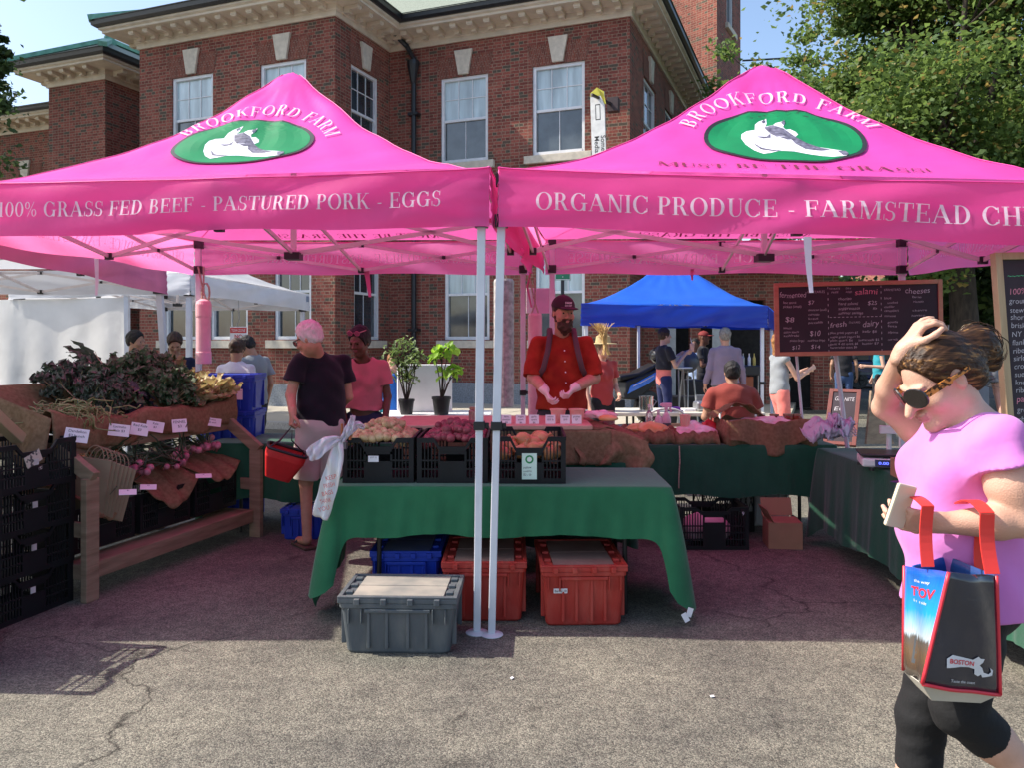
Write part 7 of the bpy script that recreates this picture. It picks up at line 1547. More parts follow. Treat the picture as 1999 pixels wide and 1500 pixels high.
# sunglasses with tortoise arm
gl_ = MB(); ln_ = MB(); Lh = -1
for x in (-1, 1):
    c = q(x*.034, .104, .004); T = Matrix((Rw*.93+Fw*x*-.36, Uw, (Rw*x*.36+Fw*.93))).transposed().to_4x4(); T.translation = c; ln_.prism([(.031*math.cos(a*.3927)*(1.05 if math.sin(a*.3927) > 0 else .95), .026*math.sin(a*.3927)) for a in range(16)], T, .005); gl_.tube([T @ Vector((.032*math.cos(a*.3927), .027*math.sin(a*.3927), .002)) for a in range(17)], .0034, 6, 0)
    gl_.bar(q(x*.064, .094, .008), q(x*.083, .02, .010), .004, .018, Uw, 1); gl_.bar(q(x*.083, .02, .010), q(x*.086, -.04, .008), .004, .010, Uw, 1)
gl_.tube([q(-.008, .116, .004), q(.008, .116, .004)], .003, 6, 0); M_tort = mat('tortoise_arm', (.04, .015, .006), .25, col2=(.55, .22, .05), scale=90, thr=(.45, .55), detail=2)
go_ = gl_.build('sunglasses', [M_sung, M_tort], wm_); ln_.build('lens', M_sung, go_)
# red pendant strap inside the neckline
# wallet and phone held
hw = P(1750, 1000, 1.96); pt_ = thing('phone', 'cream backed phone held flat in the walking woman\'s left hand', 'phone', hw); mb = MB(); R = rotm('Z', .25) @ rotm('Y', -.45) @ rotm('X', .2); mb.obox(hw+Vector((.02, .02, .01)), .062, .011, .112, R @ rotm('Y', .7), 0); mb.build('case', mat('cream_case', (.72, .62, .44), .4, var=.06), pt_, bevel=.005)
mb = MB(); mb.obox(hw+Vector((.02, .02, .01))+(R @ rotm('Y', .7)) @ Vector((0, .0068, 0)), .056, .002, .104, R @ rotm('Y', .7)); mb.build('screen', M_sung, pt_)
# tote bag on her forearm
Yt = 1.87; bg0 = P(1855, 1235, Yt); tb_ = thing('tote_bag', 'shiny dark blue tote bag with red piping hanging from the walking woman\'s forearm', 'bag', P(1870, 1370, Yt))
fl, fr_, br_ = P(1803, 1345, 1.82), P(1953, 1358, 1.86), None
A0, A1 = P(1800, 1336, 1.83), P(1952, 1357, 1.87); A2, A3 = P(1852, 1118, 1.83), P(1945, 1125, 1.87); G0, G2 = P(1764, 1310, 2.0), P(1766, 1106, 2.0)
back = Vector((-.02, .17, 0))
M_tdark = mat('bag_navy_laminate', (.018, .020, .035), .22, var=.2, scale=6, bump=.45, bscale=16, coat=.7); M_tred = mat('bag_red_piping', (.65, .03, .05), .4); M_tcr = mat('bag_cream_base', (.55, .52, .44), .6)
def bil(a, b, c, d, u, v): return (a*(1-u)+b*u)*(1-v)+(d*(1-u)+c*u)*v
def patch(name, a, b, c, d, m, bulge, nrm, par=None):
    mb = MB(); mb.uv = []; n = 14; fn = lambda u, v: bil(a, b, c, d, u, v)+nrm*(bulge*math.sin(math.pi*u)*math.sin(math.pi*(.15+.85*v))+.006*math.sin(7*u+5*v)*math.sin(math.pi*u)); mb.grid(fn, n, n)
    for (i0, i1, i2, i3) in mb.f: mb.uv += [((i % (n+1))/n, (i//(n+1))/n) for i in (i0, i1, i2, i3)]
    return mb.build(name, m, par or tb_, smooth=True, solid=.003), fn
nf = Vector((0, -1, 0))
M_sky = bpy.data.materials.new('bag_city_print'); M_sky.use_nodes = True; n_ = M_sky.node_tree.nodes; l_ = M_sky.node_tree.links; b_ = n_['Principled BSDF']; b_.inputs['Roughness'].default_value = .25; b_.inputs['Coat Weight'].default_value = .5
uv_ = n_.new('ShaderNodeUVMap'); sx_ = n_.new('ShaderNodeSeparateXYZ'); l_.new(uv_.outputs[0], sx_.inputs[0]); rp_ = n_.new('ShaderNodeValToRGB'); e_ = rp_.color_ramp.elements; e_[0].position = 0; e_[0].color = (.05, .04, .03, 1); e_[1].position = 1; e_[1].color = (.01, .08, .42, 1)
for p_, c_ in ((.22, (.14, .09, .05)), (.34, (.10, .09, .08)), (.38, (.45, .55, .62)), (.6, (.02, .30, .72))): x_ = e_.new(p_); x_.color = (*c_, 1)
no_ = n_.new('ShaderNodeTexNoise'); no_.inputs['Scale'].default_value = 12; mp_ = n_.new('ShaderNodeMapping'); mp_.inputs['Scale'].default_value = (2.5, .6, 1); l_.new(uv_.outputs[0], mp_.inputs[0]); l_.new(mp_.outputs[0], no_.inputs[0]); ad_ = n_.new('ShaderNodeMath'); ad_.operation = 'MULTIPLY_ADD'; ad_.inputs[1].default_value = .12; l_.new(no_.outputs['Fac'], ad_.inputs[0]); l_.new(sx_.outputs[1], ad_.inputs[2]); sb_ = n_.new('ShaderNodeMath'); sb_.operation = 'SUBTRACT'; sb_.inputs[1].default_value = .06; l_.new(ad_.outputs[0], sb_.inputs[0]); l_.new(sb_.outputs[0], rp_.inputs[0]); l_.new(rp_.outputs[0], b_.inputs['Base Color'])
o1, fA = patch('front_panel', A0, A1, A3, A2, M_tdark, .02, nf); o2, fG = patch('side_panel', G0, A0, A2, G2, M_sky, -.004, Vector((-.8, -.6, 0)))
patch('back_panel', G0+Vector((.02, .0, 0)), A1+back, A3+back, G2+Vector((.02, 0, 0)), mat('bag_blue_lining', (.01, .10, .42), .4), .0, nf); patch('side_panel', A1, A1+back, A3+back, A3, mat('bag_navy_side', (.02, .06, .2), .3), .0, nf)
b0, b1, b2, b3 = P(1820, 1368, 1.86), P(1915, 1373, 1.88), P(1915, 1373, 1.88)+Vector((0, .1, 0)), P(1790, 1340, 1.98)
mb = MB(); mb.add([A0, A1, b1, b0], [(0, 1, 2, 3)]); mb.add([G0, A0, b0, b3], [(0, 1, 2, 3)]); mb.add([b0, b1, b2, b3], [(0, 1, 2, 3)]); mb.add([A1, A1+back, b2, b1], [(0, 1, 2, 3)]); mb.add([G0, b3, b2, A1+back], [(0, 1, 2, 3)]); mb.build('base', M_tcr, tb_, solid=.002)
for pts in ([fA(0, i/10)+nf*.002 for i in range(11)], [fA(1, i/10)+nf*.002 for i in range(11)], [fA(i/10, 0)+nf*.002 for i in range(11)], [G0, G0.lerp(G2, .5), G2]):
    mb = MB(); mb.tube(pts, .0045, 6); mb.build('piping', M_tred, tb_, smooth=True)
def strapb(a, b, w_, name='strap'):
    mb = MB(); n = 8; sd = Vector((1, 0, 0)); mb.grid(lambda u, v: a.lerp(b, v)+sd*(u-.5)*w_+Vector((0, .01*math.sin(v*3.1), 0)), 2, n); return mb.build(name, mat('bag_red_strap', (.80, .04, .03), .5, var=.05), tb_, solid=.003)
strapb(P(1812, 1108, 1.90), P(1812, 990, 1.92), .030); strapb(P(1938, 1122, 1.85), P(1928, 1005, 1.87), .034); strapb(P(1914, 1118, 1.98), P(1922, 1004, 1.96), .028)
mb = MB(); mb.grid(lambda u, v: Vector((P(1812, 0, 1.92).x-.015+.03*u, 1.92+.11*v, P(0, 990, 1.92).z+.012*math.sin(v*3.1))), 2, 8); mb.grid(lambda u, v: Vector((P(1928, 0, 1.87).x-.017+.034*u, 1.87+.11*v, P(0, 1003, 1.87).z+.018*math.sin(v*3.1))), 2, 8); mb.build('strap_loops', mat('bag_red_strap', (.8, .04, .03), .5), tb_, solid=.003)
def onA(x, y): return fA(x, y)+nf*.004
mass = [(.22, .165), (.20, .245), (.27, .285), (.56, .265), (.63, .30), (.66, .285), (.72, .285), (.70, .25), (.66, .225), (.70, .205), (.73, .165), (.80, .155), (.84, .175), (.82, .21), (.87, .19), (.86, .145), (.78, .13), (.72, .12), (.70, .145), (.66, .125), (.61, .14), (.60, .185), (.52, .195), (.40, .19)]
mb = MB(); poly_decal(mb, mass, lambda x, y, l: onA(x, y+.02), 0, maxlen=.06); vs, fs = text_polys('BOSTON', .02); W_ = max(v[0] for v in vs); mb.add([onA(.24+v[0]/W_*.34, .232+v[1]*.055)+nf*.001 for v in vs], fs, 1); vs, fs = text_polys('Taste the coast'); W_ = max(v[0] for v in vs); mb.add([onA(.30+v[0]/W_*.34, .07+v[1]*.035) for v in vs], fs, 0)
mb.build('map_print', [mat('print_light', (.7, .7, .72), .4), M_tred], tb_)
def onG(x, y): return fG(x, y)+Vector((-.5, -.85, 0))*.004
mb = MB(); vs, fs = text_polys("T'OV", .03); W_ = max(v[0] for v in vs); mb.add([onG(.18+v[0]/W_*.62, .74+v[1]*.12) for v in vs], fs, 1)
for tx, y_ in (('the way', .87), ('home side', .68)): vs, fs = text_polys(tx); W_ = max(v[0] for v in vs); mb.add([onG(.25+v[0]/W_*.4, y_+v[1]*.04) for v in vs], fs, 0)
tower = [(.36, .12), (.36, .34), (.40, .36), (.41, .44), (.44, .52), (.47, .44), (.48, .36), (.52, .34), (.52, .12)]; poly_decal(mb, tower, lambda x, y, l: onG(x, y), 2, maxlen=.1)
mb.build('side_print', [mat('print_light', (.7, .7, .72), .4), M_tred, mat('print_tower', (.07, .08, .09), .4)], tb_)
# --- red shirted vendor
M_reds = mat('red_linen_shirt', (.27, .024, .016), .85, col2=(.42, .05, .024), scale=9, bump=.5, bscale=18, spec=.15, transl=.1, tcol=(.8, .05, .02)); M_glove = mat('clear_glove', (.80, .62, .62), .35, spec=.6)
Jr = stand((.40, 6.42, 0), math.pi, 1.84, head=P(1100, 610, 6.33), neck=P(1097, 652, 6.40), chest=P(1097, 715, 6.42), shL=P(1143, 667, 6.42), shR=P(1050, 667, 6.42), elL=P(1160, 738, 6.36), elR=P(1042, 738, 6.36), wrL=P(1122, 757, 6.08), wrR=P(1064, 762, 6.10), F=Vector((.28, -.93, -.12)), hdL=Vector((-.55, -.35, -.65)), hnL=Vector((-.75, .2, .3)), hdR=Vector((.35, -.3, -.8)), hnR=Vector((.8, .2, .3)), curlL=(.8, .85, .9, .9), curlR=(.6, .7, .75, .8))
rm_, Pr = person('bearded man in a red shirt and dark cap with clear gloves behind the sample board', Jr, M_skr, M_reds, mat('dark_trousers', (.03, .03, .035), .8), None, res=.0065, bulk=1.18, sleeve='elbow', loose=.008, wr=.007, hem=P(1097, 800, 6.42), gloves=M_glove, arms=(.052, .044, .032), hs=1.0, shadd=-.004)
brim_cap(rm_, Jr, mat('maroon_cap', (.030, .012, .020), .8), s=1.05)
lo2, hi2 = bounds([Jr['head']], .2); f = Field(lo2, hi2, .006); R, F_, U_ = axes(Jr['F'], Jr['U']); M = Matrix((R, F_, U_)).transposed(); q = Pr
f.ell(q(0, .045, -.085), (.064, .062, .062), M, .02); f.cap(q(0, .06, -.12), q(0, .055, -.145), .042, .025, .03); f.cap(q(-.055, .01, -.05), q(-.062, -.002, .005), .018, .010, .02); f.cap(q(.055, .01, -.05), q(.062, -.002, .005), .018, .010, .02); f.cap(q(-.03, .092, -.048), q(.03, .092, -.048), .012, .012, .01); f.wrinkle(.004, 90, 80, 110, 1)
f.ell(q(0, .112, -.061), (.018, .02, .006), M, .004, op='sub'); f.ell(q(0, .10, .0), (.062, .06, .044), M, .008, op='sub'); link_mesh('beard', f.mesh('beard'), M_beard, rm_)
lo2, hi2 = bounds([Jr['head']], .2); f = Field(lo2, hi2, .006); hair_short(f, q, 1.0, M, F_, U_, R, .008); f.cut(q(0, 0, .05), U_); link_mesh('hair', f.mesh('hair'), M_beard, rm_)
mb = MB(); T = Matrix((-R*1.0, U_, F_)).transposed().to_4x4(); T = frame_T(q(0, .104, .068), -R if False else R*-1 if R.x < 0 else R, U_); put_text(mb, 'FARM', T @ Matrix.Translation((0, 0, .0)), .022, 0, .006, 0, 'c', .03); put_text(mb, 'CO-OP', T, .018, 0, -.014, 0, 'c', .03); mb.build('cap_lettering', M_paper, rm_)
for x in (-1, 1):       # backpack straps
    mb = MB(); s_ = Jr['shL'] if x > 0 else Jr['shR']; c = Jr['neck']+(s_-Jr['neck'])*.50; pts = [c+Vector((0, .10, .02)), c+Vector((0, .0, .075)), c+Vector((.0, -.085, .03)), c+Vector((x*.02, -.150, -.10)), c+Vector((x*.055, -.145, -.24)), c+Vector((x*.11, -.06, -.34))]; mb.tube(pts, [.022]*6, 8, flat=.35); mb.build('backpack_strap', mat('grey_maroon_strap', (.10, .05, .06), .7), rm_, smooth=True)
mb = MB()
for i in range(5): mb.ball(Vector((Jr['chest'].x+.012+.004*i, 6.42-.158+.002*i, 1.50-.085*i)), (.006, .003, .006))
mb.build('buttons', M_paper, rm_)
# --- older man with red basket
M_navy = shirtmat('dark_navy_tee', (.011, .009, .016)); M_khaki = shirtmat('pinkish_khaki_shorts', (.52, .48, .42))
Jo = stand((-1.47, 6.12, 0), math.radians(-38), 1.76, head=P(604, 660, 6.02), neck=P(620, 690, 6.12), chest=P(630, 755, 6.15), shL=P(585, 700, 6.02), shR=P(670, 702, 6.28), elL=P(568, 772, 5.98), elR=P(680, 775, 6.30), wrL=P(572, 808, 5.86), wrR=P(640, 820, 6.42), F=Vector((-.86, .25, -.42)), U=Vector((-.38, .1, .9)), hdL=Vector((-.1, -.2, -.95)), hnL=Vector((.6, .4, 0)), curlL=(1, 1.1, 1.1, 1.1))
def hair_old(f, q, s, M, F, U, R): hair_short(f, q, s, M, F, U, R, .013, .05); 
om_, Po = person('older white haired man in a dark tee and khaki shorts holding a red basket', Jo, M_skr, M_navy, M_khaki, M_hwh, res=.0065, bulk=1.15, sleeve='short', loose=.018, pants='shorts', hairfn=hair_old, shoes=None, hem=P(626, 828, 6.15), wr=.006, shadd=-.004)
glasses(om_, Po, Jo['F'], Jo['U'], M_blk, M_jar, r=.02)
for sd in 'LR':
    a_ = Jo['an'+sd]; mb = MB(); fwv = Jo['fw']; R = Matrix((Jo['rt'], fwv, up_)).transposed(); mb.obox(Vector((a_.x, a_.y, .014))+fwv*.06, .10, .27, .024, R); mb.build('sandal_sole', mat('sandal_brown', (.08, .045, .03), .8), om_, bevel=.008); mb = MB(); mb.tube([Vector((a_.x, a_.y, .02))+fwv*.13+Jo['rt']*.05, Vector((a_.x, a_.y, .07))+fwv*.10, Vector((a_.x, a_.y, .02))+fwv*.13-Jo['rt']*.05], .008, 6); mb.build('sandal_strap', M_blk, om_)
bk = P(552, 905, 5.72); rb = thing('cooler_basket', 'red insulated shopping basket with black rim held by the older man', 'basket', bk)
mb = MB(); Rb_ = rotm('Y', .35) @ rotm('Z', .3)
def bk_f(u, v):
    a = 2*math.pi*u; c, s_ = math.cos(a), math.sin(a); k_ = .62+.38*min(1, v*1.3); ex = .35; cx2 = math.copysign(abs(c)**ex, c); sx2 = math.copysign(abs(s_)**ex, s_); return bk+Rb_ @ Vector((cx2*.14*k_, sx2*.10*k_, -.11+.20*v))
mb.grid(bk_f, 40, 8, wrap=True); mb.add([bk_f(i/40, 0) for i in range(40)], [tuple(range(40))[::-1]]); mb.build('body', mat('red_nylon', (.62, .020, .022), .5, var=.08, bump=.3, bscale=20), rb, smooth=False, solid=.004)
mb = MB(); mb.tube([bk_f(i/40, 1)+Rb_ @ Vector((0, 0, .01)) for i in range(41)], .011, 8); mb.build('rim', M_blk, rb, smooth=True)
mb = MB(); mb.tube([bk_f(.0, 1), bk+Rb_ @ Vector((.12, 0, .02)), bk+Vector((.02, 0, -.02)), bk_f(.5, .3)], .010, 6); mb.tube([bk_f(.12, 1), bk_f(.12, .5), bk_f(.12, .02)], .010, 6, flat=.4); mb.build('handle_folded', M_blk, rb, smooth=True)
mb = MB(); mb.tube([bk_f(.55, 1), bk+Vector((-.02, 0, .16)), Jo['wrL']+Vector((0, -.01, -.09)), bk+Vector((.06, .02, .16)), bk_f(.05, 1)], .011, 6, flat=.5); mb.build('handle', M_blk, rb, smooth=True)
# --- young woman in dusty pink tee
M_dpink = shirtmat('dusty_pink_tee', (.55, .17, .20)); M_jean = shirtmat('dark_jeans', (.03, .035, .08))
Jy = stand((-1.24, 6.72, 0), math.pi, 1.70, head=P(702, 666, 6.62), neck=P(709, 697, 6.70), shL=P(747, 712, 6.72), shR=P(668, 712, 6.72), elL=P(757, 775, 6.74), elR=P(664, 775, 6.74), wrL=P(752, 828, 6.62), wrR=P(674, 826, 6.60), F=Vector((-.30, -.88, -.30)), U=Vector((-.05, -.2, .97)))
yw_, Py = person('young woman in a dusty pink tee with pink sunglasses pushed up on dark hair', Jy, M_skd, M_dpink, M_jean, M_hbk, res=.0065, bulk=.95, female=True, sleeve='short', loose=.022, hairfn=hair_bun, hem=P(708, 800, 6.72), lips=M_lipd, wr=.006, neckcut=.018, shadd=.0)
glasses(yw_, Py, Jy['F'], Jy['U'], mat('pink_glass_frame', (.5, .12, .2), .3), mat('pink_lens', (.3, .08, .14), .1), r=.019, y=.078, z=.092)
# --- background people
BG = .011; M_bkshirt = shirtmat('black_shirt', (.02, .02, .025)); M_wshirt = shirtmat('white_tee', (.62, .60, .66)); M_gshirt = shirtmat('grey_tee', (.22, .24, .26)); M_nv = shirtmat('navy_top', (.015, .02, .05)); M_rust = shirtmat('rust_tee', (.24, .045, .035)); M_purp = shirtmat('greyish_purple_shirt', (.22, .17, .24)); M_jg = shirtmat('grey_green_trousers', (.08, .12, .13)); M_blkp = shirtmat('black_trousers', (.015, .015, .02)); M_coral = shirtmat('coral_shorts', (.75, .20, .17)); M_redt = shirtmat('red_top', (.40, .05, .05)); M_dnav = shirtmat('deep_navy_jeans', (.015, .022, .08))
def at(px, Y): return Vector(((px-1000)/1560*Y, Y, 0))
bp2 = lambda lab, J, *a, **k: person(lab, J, *a, **{**dict(res=BG, detail=False, wr=.005, hands=True), **k})[0]
bp2('dark haired man in profile behind the kale near the white sidewall', stand(at(262, 9.0), math.radians(80), 1.70, F=Vector((.95, -.2, -.1))), M_skm, M_gshirt, M_blkp, M_hbk, detail=True)
bp2('woman in a navy top looking down behind the thin pink tent leg', stand(at(342, 9.3), math.radians(160), 1.68, F=Vector((.35, -.7, -.55)), U=Vector((.2, -.45, .9))), M_skm, M_nv, M_blkp, M_hbr, hairfn=hair_bun, female=True, detail=True)
bp2('person in a white tee seen from behind above the blue totes', stand(at(462, 8.6), math.radians(10), 1.60, F=Vector((.1, .9, -.4))), M_skm, M_wshirt, M_blkp, M_hbr, hairfn=hair_bun, bulk=1.15, loose=.01)
bp2('person in a grey tee with black hair bending in beside the white tee', stand(at(497, 9.3), math.radians(-60), 1.68, head=P(482, 676, 9.3), F=Vector((-.8, .1, -.6)), U=Vector((-.5, 0, .86))), M_skm, M_gshirt, M_blkp, M_hbk, loose=.02)
bp2('child in a blue shirt half hidden behind the left potted plant', stand(at(768, 9.4), math.radians(170), 1.45), M_skl, shirtmat('royal_blue_shirt', (.02, .12, .45)), shirtmat('teal_shorts', (.02, .30, .38)), M_hgi, pants='shorts')
Js = stand(at(1430, 8.7), 0, 1.78); dz = -.42
for kx_ in ('pelvis', 'belly', 'chest', 'neck', 'head', 'shL', 'shR', 'elL', 'elR', 'wrL', 'wrR', 'hipL', 'hipR'): Js[kx_] = Js[kx_]+Vector((0, 0, dz))
for sd, x in (('L', -1), ('R', 1)): Js['kn'+sd] = Js['hip'+sd]+Vector((x*.06, .42, .0)); Js['an'+sd] = Js['kn'+sd]+Vector((0, .02, -.42)); Js['wr'+sd] = Js['el'+sd]+Vector((-x*.05, .24, .06)); Js['hd'+sd] = Vector((-x*.2, .9, 0)); Js['sh'+sd] = Js['sh'+sd]+Vector((x*.04, 0, 0)); Js['el'+sd] = Js['el'+sd]+Vector((x*.05, .05, .02))
sm_ = bp2('broad man in a rust tee seated with his back to the camera', Js, M_skm, M_rust, M_blkp, M_hbk, bulk=1.42, res=.009, loose=.015, shadd=.02)
M_tri = shirtmat('black_and_coral_tee', (.02, .02, .025))
cup_ = stand(at(1296, 13.4), math.radians(75), 1.82, elL=(-.22, .06, 1.12), elR=(.22, .10, 1.14), wrL=(-.14, .32, 1.30), wrR=(.12, .33, 1.34), hdL=Vector((.8, -.1, .5)), hdR=Vector((.8, -.1, .5)))
cm_ = bp2('young man in a black tee drinking from a cup under the blue tent', cup_, M_skl, M_tri, M_dnav, M_hbr, loose=.01, hem=(cup_['pelvis']+Vector((0, 0, .14))))
f = Field(*bounds([cup_['pelvis'], cup_['belly']], .25), .011); f.cap(cup_['pelvis']+Vector((0, 0, .16)), cup_['pelvis']-Vector((0, 0, .04)), .155, .16, .02, flat=(cup_['fw'], .74)); link_mesh('coral_hem_panel', f.mesh('hem'), M_coral, cm_)
c = cup_['wrR']+Vector((.10, -.03, .10)); t = thing('drink_cup', 'milky drink cup with a straw held by the young man under the blue tent', 'cup', c); mb = MB(); mb.lathe(c-Vector((0, 0, .06)), [(0, 0), (.03, 0), (.042, .12), (.044, .13), (0, .135)], 14); mb.build('cup', M_deli, t); mb = MB(); mb.tube([c+Vector((0, 0, .06)), c+Vector((-.03, 0, .17))], .004, 5); mb.build('straw', M_white, t)
cp_ = bp2('man in black with a dark red cap in the entrance shade', stand(at(1373, 15.3), math.radians(120), 1.80, elR=(.22, .05, 1.12), wrR=(.05, .28, 1.18), wrL=(-.05, .28, 1.16)), M_skd, M_bkshirt, M_blkp, None); brim_cap(cp_, stand(at(1373, 15.3), math.radians(120), 1.80), mat('dark_red_cap', (.2, .02, .02), .8))
bp2('grey haired man in a purplish shirt with his back to the camera', stand(at(1416, 12.2), math.radians(5), 1.80, wrL=(-.28, .05, .90), wrR=(.28, .05, .90)), M_skr, M_purp, M_jg, M_hgr, sleeve='long', bulk=1.22, loose=.01, res=.01)
bp2('person in a pale blue shirt deep in the entrance behind the man in black', stand(at(1357, 16.2), math.radians(200), 1.66), M_skd, shirtmat('pale_blue_shirt', (.35, .45, .65)), M_blkp, M_hbk)
tk = stand(at(1522, 10.9), math.radians(80), 1.70, elL=(-.20, .12, 1.10), elR=(.20, .16, 1.12), wrL=(-.10, .38, 1.20), wrR=(.12, .40, 1.24), knL=(-.10, .12, .52), anL=(-.1, -.05, .1))
bp2('woman in a grey tank top and coral shorts walking left of the menu board', tk, M_skl, shirtmat('grey_tank_top', (.26, .28, .30)), M_coral, M_hgi, sleeve='none', female=True, pants='shorts', hairfn=hair_long, res=.01, loose=.012)
rd = stand(at(1176, 9.6), math.radians(150), 1.62, wrL=(-.08, .26, 1.02)); rp2 = bp2('person in a red top and straw hat behind the vendor in red', rd, M_skl, M_redt, M_blkp, M_hlt, female=True)
mb = MB(); mb.lathe(rd['head']+Vector((0, 0, .055)), [(.17, -.01), (.16, .0), (.095, .005), (.085, .08), (.05, .10), (0, .102)], 24); mb.build('straw_hat', mat('straw', (.48, .36, .18), .8, bump=.4), rp2)
mb = MB(); q_ = random.Random(2)
for i in range(40): a = P(1181+q_.uniform(-3, 3), 672, 9.0); mb.tube([a, a+Vector((q_.gauss(-.02, .02), q_.gauss(0, .02), .10)), a+Vector((q_.gauss(-.05, .05), q_.gauss(0, .04), .24))], [.006, .006, .002], 4)
for i in range(20): a = P(1181+q_.uniform(-3, 3), 672, 9.0); mb.tube([a, a+Vector((q_.gauss(.02, .03), q_.gauss(0, .02), -.12))], [.006, .003], 4)
tag(mb.build('straw_bundle', mat('dry_straw', (.62, .42, .16), .7), None), 'golden dried straw bundle tied up below the blue tent corner', 'straw bundle')
bp2('greying head of a person beyond the walking woman, left of the price board', stand(at(1893, 7.2), math.radians(200), 1.72), M_skl, M_gshirt, M_blkp, M_hlt, hairfn=hair_long)
bp2('person in blue jeans standing behind the parked blue car under the menu board', stand(at(1648, 16.6), math.radians(20), 1.75), M_skm, M_bkshirt, shirtmat('mid_blue_jeans', (.05, .09, .20)), M_hbk)
bp2('person in a teal top at the right end of the blue car', stand(at(1716, 16.0), math.radians(-80), 1.70, wrL=(-.2, .3, 1.15)), M_skl, shirtmat('teal_top', (.03, .30, .38)), M_blkp, M_hbr, sleeve='none')
# ---------------------------------------------------------------- street things behind the stall
def plant(name, label, base, pot_r, pot_h, tips, m, lw, ll, seed, n):
    t = thing(name, label, 'potted plant', base); b = Vector(base); q = random.Random(seed)
    mb = MB(); mb.lathe(b, [(0, 0), (pot_r*.75, 0), (pot_r*.98, pot_h*.86), (pot_r*1.06, pot_h*.86), (pot_r*1.06, pot_h), (pot_r*.95, pot_h), (pot_r*.93, pot_h*.9), (0, pot_h*.9)], 22); mb.build('pot', M_blk, t)
    s_ = MB(); l = MB()
    for tp in tips:
        e = Vector(tp[:3]); c = b+Vector((0, 0, pot_h)); mid = c.lerp(e, .5)+Vector((q.uniform(-.04, .04), q.uniform(-.03, .03), 0)); s_.tube([c-Vector((0, 0, .05)), mid, e], [.009, .007, .003], 6)
        for i in range(n):
            o = e+Vector((q.gauss(0, tp[3]), q.gauss(0, tp[3]), q.gauss(0, tp[3]*.8))); d = Vector((q.gauss(0, 1), q.gauss(0, .8), q.gauss(-.2, .6))); leafy(l, o, d, (q.gauss(0, .3), q.gauss(0, .3), 1), ll*q.uniform(.6, 1.2), lw*q.uniform(.7, 1.2), .006, 4, curl=.4, q=q, k=5)
            if i % 3 == 0: s_.tube([mid.lerp(e, q.random()), o], [.003, .002], 4)
    s_.build('stems', M_bark, t, smooth=True); l.build('leaves', m, t, smooth=True)
M_pl1 = mat('shrub_leaf', (.09, .16, .05), .5, col2=(.30, .38, .18), scale=14, transl=.3, tcol=(.3, .45, .1)); M_pl2 = mat('bright_leaf', (.14, .30, .03), .5, col2=(.26, .42, .06), scale=9, transl=.45, tcol=(.5, .8, .08))
Yp = 8.75; table('folding_table', 'white folding table carrying the two potted plants', (-.85, 8.95), .62, .36, .775, 0)
def pl_t(lst, Y): return [(*P(px, py, Y+dy), s) for px, py, dy, s in lst]
c = P(794, 806, Yp); c.z = .776; plant('potted_plant', 'bushy variegated plant in a black pot at left of the white box', c, .085, .17, pl_t([(775, 700, 0, .05), (790, 672, .05, .06), (765, 685, .0, .05), (805, 705, -.05, .06), (800, 735, .0, .05), (785, 725, 0, .06), (812, 690, 0, .04)], Yp), M_pl1, .020, .055, 3, 46)
c = P(862, 806, Yp-.05); c.z = .776; plant('potted_plant', 'bright green broad leaved young tree in a black pot at right of the white box', c, .10, .20, pl_t([(862, 690, 0, .03), (850, 698, 0, .03), (878, 678, 0, .04), (885, 718, 0, .035), (868, 722, 0, .03), (895, 722, 0, .03), (858, 676, 0, .03)], Yp-.05), M_pl2, .045, .10, 5, 9)
c = P(830, 806, 9.15); c.z = .777; t = thing('display_box', 'plain white box standing on the table between the potted plants', 'box', c); mb = MB(); mb.obox(c+Vector((0, .02, .27)), .60, .22, .54, rotm('Z', .18)); mb.build('box_body', M_white, t, bevel=.004); mb = MB(); mb.obox(c+Vector((-.305, -.03, .27)), .012, .22, .50, rotm('Z', .18)); mb.build('side_flap', M_paper, t)
# second folding table with kitchen things and metal chairs
table('folding_table', 'pale folding table with a metal pot behind the cheese trays', (2.10, 9.75), .88, .36, .74, 0, mtop=mat('cream_table_top', (.66, .62, .52), .5))
c = P(1262, 806, 9.6); c.z = .741; t = thing('metal_pot', 'shiny metal canister on the pale table behind the spray bottle', 'pot', c); mb = MB(); mb.lathe(c, [(0, 0), (.085, 0), (.085, .17), (.09, .172), (.09, .18), (.08, .18), (.075, .02), (0, .02)], 28); mb.build('body', mat('polished_steel', (.65, .66, .68), .15, metal=1.0), t, smooth=False); mb = MB(); mb.tube([c+Vector((.085, 0, .14)), c+Vector((.125, 0, .12)), c+Vector((.085, 0, .06))], .007, 6); mb.build('handle', M_metal, t)
for lab, px, dx, dy, dz, m in (('purple pouch lying on the pale table by the metal canister', 1316, .14, .10, .05, mat('purple_pouch', (.16, .02, .30), .5)), ('stack of white paper napkins on the pale table', 1345, .16, .12, .03, M_paper), ('silver laptop shaped box at the right of the pale table', 1372, .20, .16, .12, M_metal)):
    c = P(px, 806, 9.6); c.z = .741; mb = MB(); mb.obox(c+Vector((0, 0, dz/2)), dx, dy, dz, rotm('Z', .2)); tag(mb.build('pouch' if 'pouch' in lab else 'napkins' if 'napkin' in lab else 'box', m, None, bevel=dz*.25, seg=3), lab, lab.split()[1] if 'pouch' in lab else 'box' if 'box' in lab else 'napkins')
t = thing('flat_poster', 'dark framed flat board on the pale table behind the seated man', 'board', P(1380, 790, 9.9)); mb = MB(); mb.obox(P(1385, 785, 9.9), .34, .02, .17, rotm('X', -.3)); mb.build('panel', M_gran, t, bevel=.003); mb = MB(); mb.obox(P(1385, 783, 9.885), .30, .01, .13, rotm('X', -.3)); mb.build('face', mat('poster_dark', (.08, .08, .09), .6), t)
